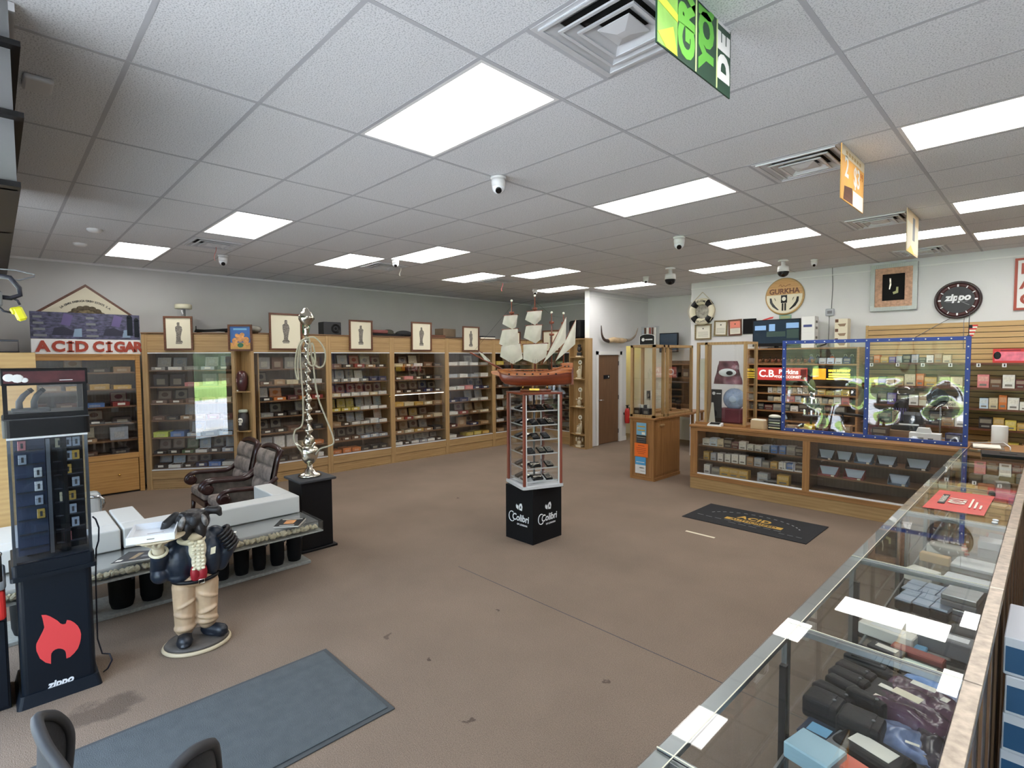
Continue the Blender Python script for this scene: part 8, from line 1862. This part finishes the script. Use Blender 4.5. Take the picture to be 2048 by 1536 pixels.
# tins and cartons in the next section
n_ = 0
tinm = mat('tin_blue', rgb(150, 166, 184), .28, .75)
for i in range(4):
    for j in range(3):
        x = -.50 + .072 * j + .01 * (i % 2); y = 3.30 + .088 * i
        g = thing('square_tin', 'square bluish tin in the block of tins, %s row, %s from shelf edge' % (ORD[i], ORD[j]), 'tin', (x * SK, y * SK, ZS), -.15, 'square tins in the showcase'); MB().box(-.034, -.038, 0, .034, .038, .042, bev=.006).build('body', M['black'], g); MB().box(-.036, -.040, .0421, .036, .040, .056, bev=.006).build('lid', tinm, g)
for k in range(4):
    g = lie('silver_tin', 'long silver tin box in a stack behind the square tins, %s level' % ['bottom', 'second', 'third', 'top'][k], 'tin', -.285, 3.42 + .01 * k, .13, .22, .026, M['alu'] if k % 2 else M['mid_grey'], -.1, ZS + .0265 * k, grp='long silver tins')
for k in range(3): lie('silver_tin', 'long grey tin by the section end, %s level' % ['bottom', 'middle', 'top'][k], 'tin', -.30, 3.76, .18, .09, .024, M['alu_white'] if k == 2 else M['mid_grey'], -.1, ZS + .0245 * k, grp='long grey tins by the section end')
lie('paper_pack', 'pale printed card pack behind the tins, near the shelf edge', 'box', -.50, 3.78, .13, .10, .06, M['paper'], -.3)
lie('white_carton', 'long white carton with small print, beyond the joint', 'box', -.50, 2.88, .20, .07, .05, M['paper'], -.15, tagm=M['white']); lie('white_carton', 'second long white carton beyond the joint, farther', 'box', -.47, 3.02, .19, .07, .06, M['paper'], -.2, tagm=M['white']); lie('grey_carton', 'grey long carton near the back rail beyond the joint', 'box', -.285, 2.93, .20, .09, .07, M['mid_grey'], -.05, tagm=M['alu_white']); lie('clear_tube', 'small clear pack between the white and grey cartons', 'pack', -.385, 2.86, .06, .04, .02, M['ltblue'], 0)
g = lie('dark_round_box', 'dark bundle behind the grey carton', 'box', -.235, 3.08, .12, .12, .06, M['dark_grey'], .2, bev=.02)
# loose goods further on
lie('carton', 'white carton in the showcase before the red paper', 'box', -.46, 4.42, .18, .10, .05, M['paper'], -.1); lie('carton', 'tan box in the showcase before the red paper', 'box', -.49, 4.17, .14, .05, .05, mat('tanbox', rgb(206, 168, 108), .6), -.1); lie('carton', 'flat white sheet pack by the back rail beyond tins', 'box', -.30, 4.25, .2, .18, .02, M['white'], -.1); lie('carton', 'bluish white pack by the back rail under the red paper', 'box', -.265, 4.75, .12, .12, .05, M['alu_white'], 0)
# red paper on the glass
g = thing('red_leaflet', 'red printed paper lying on the glass counter', 'paper', (-.43 * SK, 4.80 * SK, ZT + .0022))
mm = MB(); mm.grid(10, 10, lambda u, v: (-.15 + .29 * u - .012 * (1 - v), -.30 + .62 * v + .02 * u, .0015 + .006 * u * abs(math.sin(3 * v)) * (1 if u > .3 else .4))); mm.grid(10, 10, lambda u, v: (-.15 + .29 * u - .012 * (1 - v), -.30 + .62 * v + .02 * u, .0005 + .006 * u * abs(math.sin(3 * v)) * (1 if u > .3 else .4))); mm.build('sheet', mat('leaflet_red', rgb(206, 62, 52), .4, var=.12), g)
MB().box(-.11, -.12, .004, -.075, .18, .0052).build('dark_band', M['ink'], g); text('lettering', 'WARNING', .045, M['paper'], g, (-.093, .03, .0056), (0, 0, PI / 2), ext=.0003)
text('lettering', '021', .12, M['paper'], g, (-.015, .0, .0085), (0, 0, PI / 2), ext=.0004, bold=.002)
for k in range(3): MB().box(.045 + .025 * k, -.15, .0085, .055 + .025 * k, .12 - .08 * k, .0095).build('text_line', M['paper'], g)
lie('grey_pouch', 'grey packet with dark ring print in the showcase by the red paper', 'packet', -.245, 4.98, .10, .22, .015, M['mid_grey'], 0); 
for k in range(2): tag(MB().lathe([(.014, 0), (.014, .006), (.01, .008)], 12).build('round_stopper', M['white_gloss'], None, (-.215, 4.04 + .06 * k, ZT + .0022)), ['clear round bumper on glass, nearer one', 'clear round bumper on glass, farther one'][k], 'bumper')
random.seed(77)
fx = ['white', 'tan', 'cream', 'grey', 'yellow', 'white', 'dark', 'blue', 'cream', 'orange', 'white', 'tan', 'grey', 'white', 'cream', 'silver']
for k in range(16):
    i, j = divmod(k, 4); c = fx[k]
    o = put('carton', pack(round(random.uniform(.09, .12), 2), .1, round(random.uniform(.04, .14), 2)), None, ((-.53 + .115 * j) * SK, (5.62 + .46 * i) * SK, ZS + .0002), random.uniform(-.2, .2), pc(c)); tag(o, '%s carton in far showcases, %s row from near, %s from front' % (PALW.get(c, c), ORD[i], ORD[j]), 'box', 'cartons in the far showcases')
lie('long_box', 'long white box lying in the showcase beyond the red paper', 'box', -.32, 5.85, .26, .07, .06, M['paper'], -.1); lie('long_box', 'yellowish long box next to the long white box', 'box', -.33, 5.96, .2, .06, .05, M['yellow_print'], -.1); lie('dark_tray', 'dark blue tray in the showcase beyond the red paper', 'tray', -.32, 5.72, .26, .1, .025, M['navy_black'], 0)
# on the far end of the glass
g = lie('black_binder', 'flat black binder on the far end of the glass counter', 'binder', -.33, 7.30, .34, .30, .03, M['black'], .1, ZT + .0022); MB().box(-.04, -.03, .0301, .08, .02, .034).build('handle', M['ink'], g)
g = thing('paper_tray', 'clear tray of leaflets at the far end of the counter', 'tray', (-.52, 7.80, .9705), .1) ; MB().box(-.12, -.12, 0, .16, .2, .01, bev=.002).build('tray', M['acrylic'], g); MB().box(-.10, -.10, .0101, .13, .16, .022).build('leaflets', M['paper'], g); MB().tube([(-.12, .2, .02), (.16, .2, .05), (.2, -.1, .04), (.2, -.12, .0)], .006, 6).build('wire_rim', M['alu_white'], g)
ext = thing('corner_counter', 'short oak counter piece joining the glass showcases', 'counter', (-.64, 7.13, 0)); MB().box(0, 0, 0, .5, 1.15, .935).build('body', oc, ext); MB().box(-.0, -.0, .936, .51, 1.16, .97, bev=.003).build('counter_top', oc, ext)
g = thing('paper_roll', 'white paper towel roll on the far counter end', 'roll', (-.42, 8.12, .9705)); mm = MB(); mm.lathe([(.015, 0), (.07, 0), (.072, .004), (.072, .22), (.07, .224), (.018, .224), (.015, .1)], 28, cap=False); mm.build('paper', M['white'], g)
# cartons stacked behind the counter
for k in range(7):
    g = thing('blue_carton', 'blue and white carton behind the counter, %s from the top' % ORD[6 - k], 'box', (.10, 2.76, .1405 * k + .001 if k else .001), .02 * (k % 3), 'stack of blue cartons')
    MB().box(-.20, -.18, 0, .22, .18, .139, bev=.003).build('body', mat('carton_white', rgb(206, 206, 208), .6) if k == 0 else M['cart_w'], g) if k else (M.__setitem__('cart_w', mat('carton_white', rgb(196, 198, 204), .6)), MB().box(-.20, -.18, 0, .22, .18, .139, bev=.003).build('body', M['cart_w'], g))
    MB().box(-.195, -.1815, .012, .215, -.1802, .105).build('blue_face', M['ltblue'] if False else mat('carton_blue', rgb(24, 74, 112), .5) if k == 0 else bpy.data.materials['carton_blue'], g); [MB().box(.0 + .045 * q, -.1828, .035, .032 + .045 * q, -.1816, .08).build('print_mark', M['ltblue'], g) for q in range(4)]
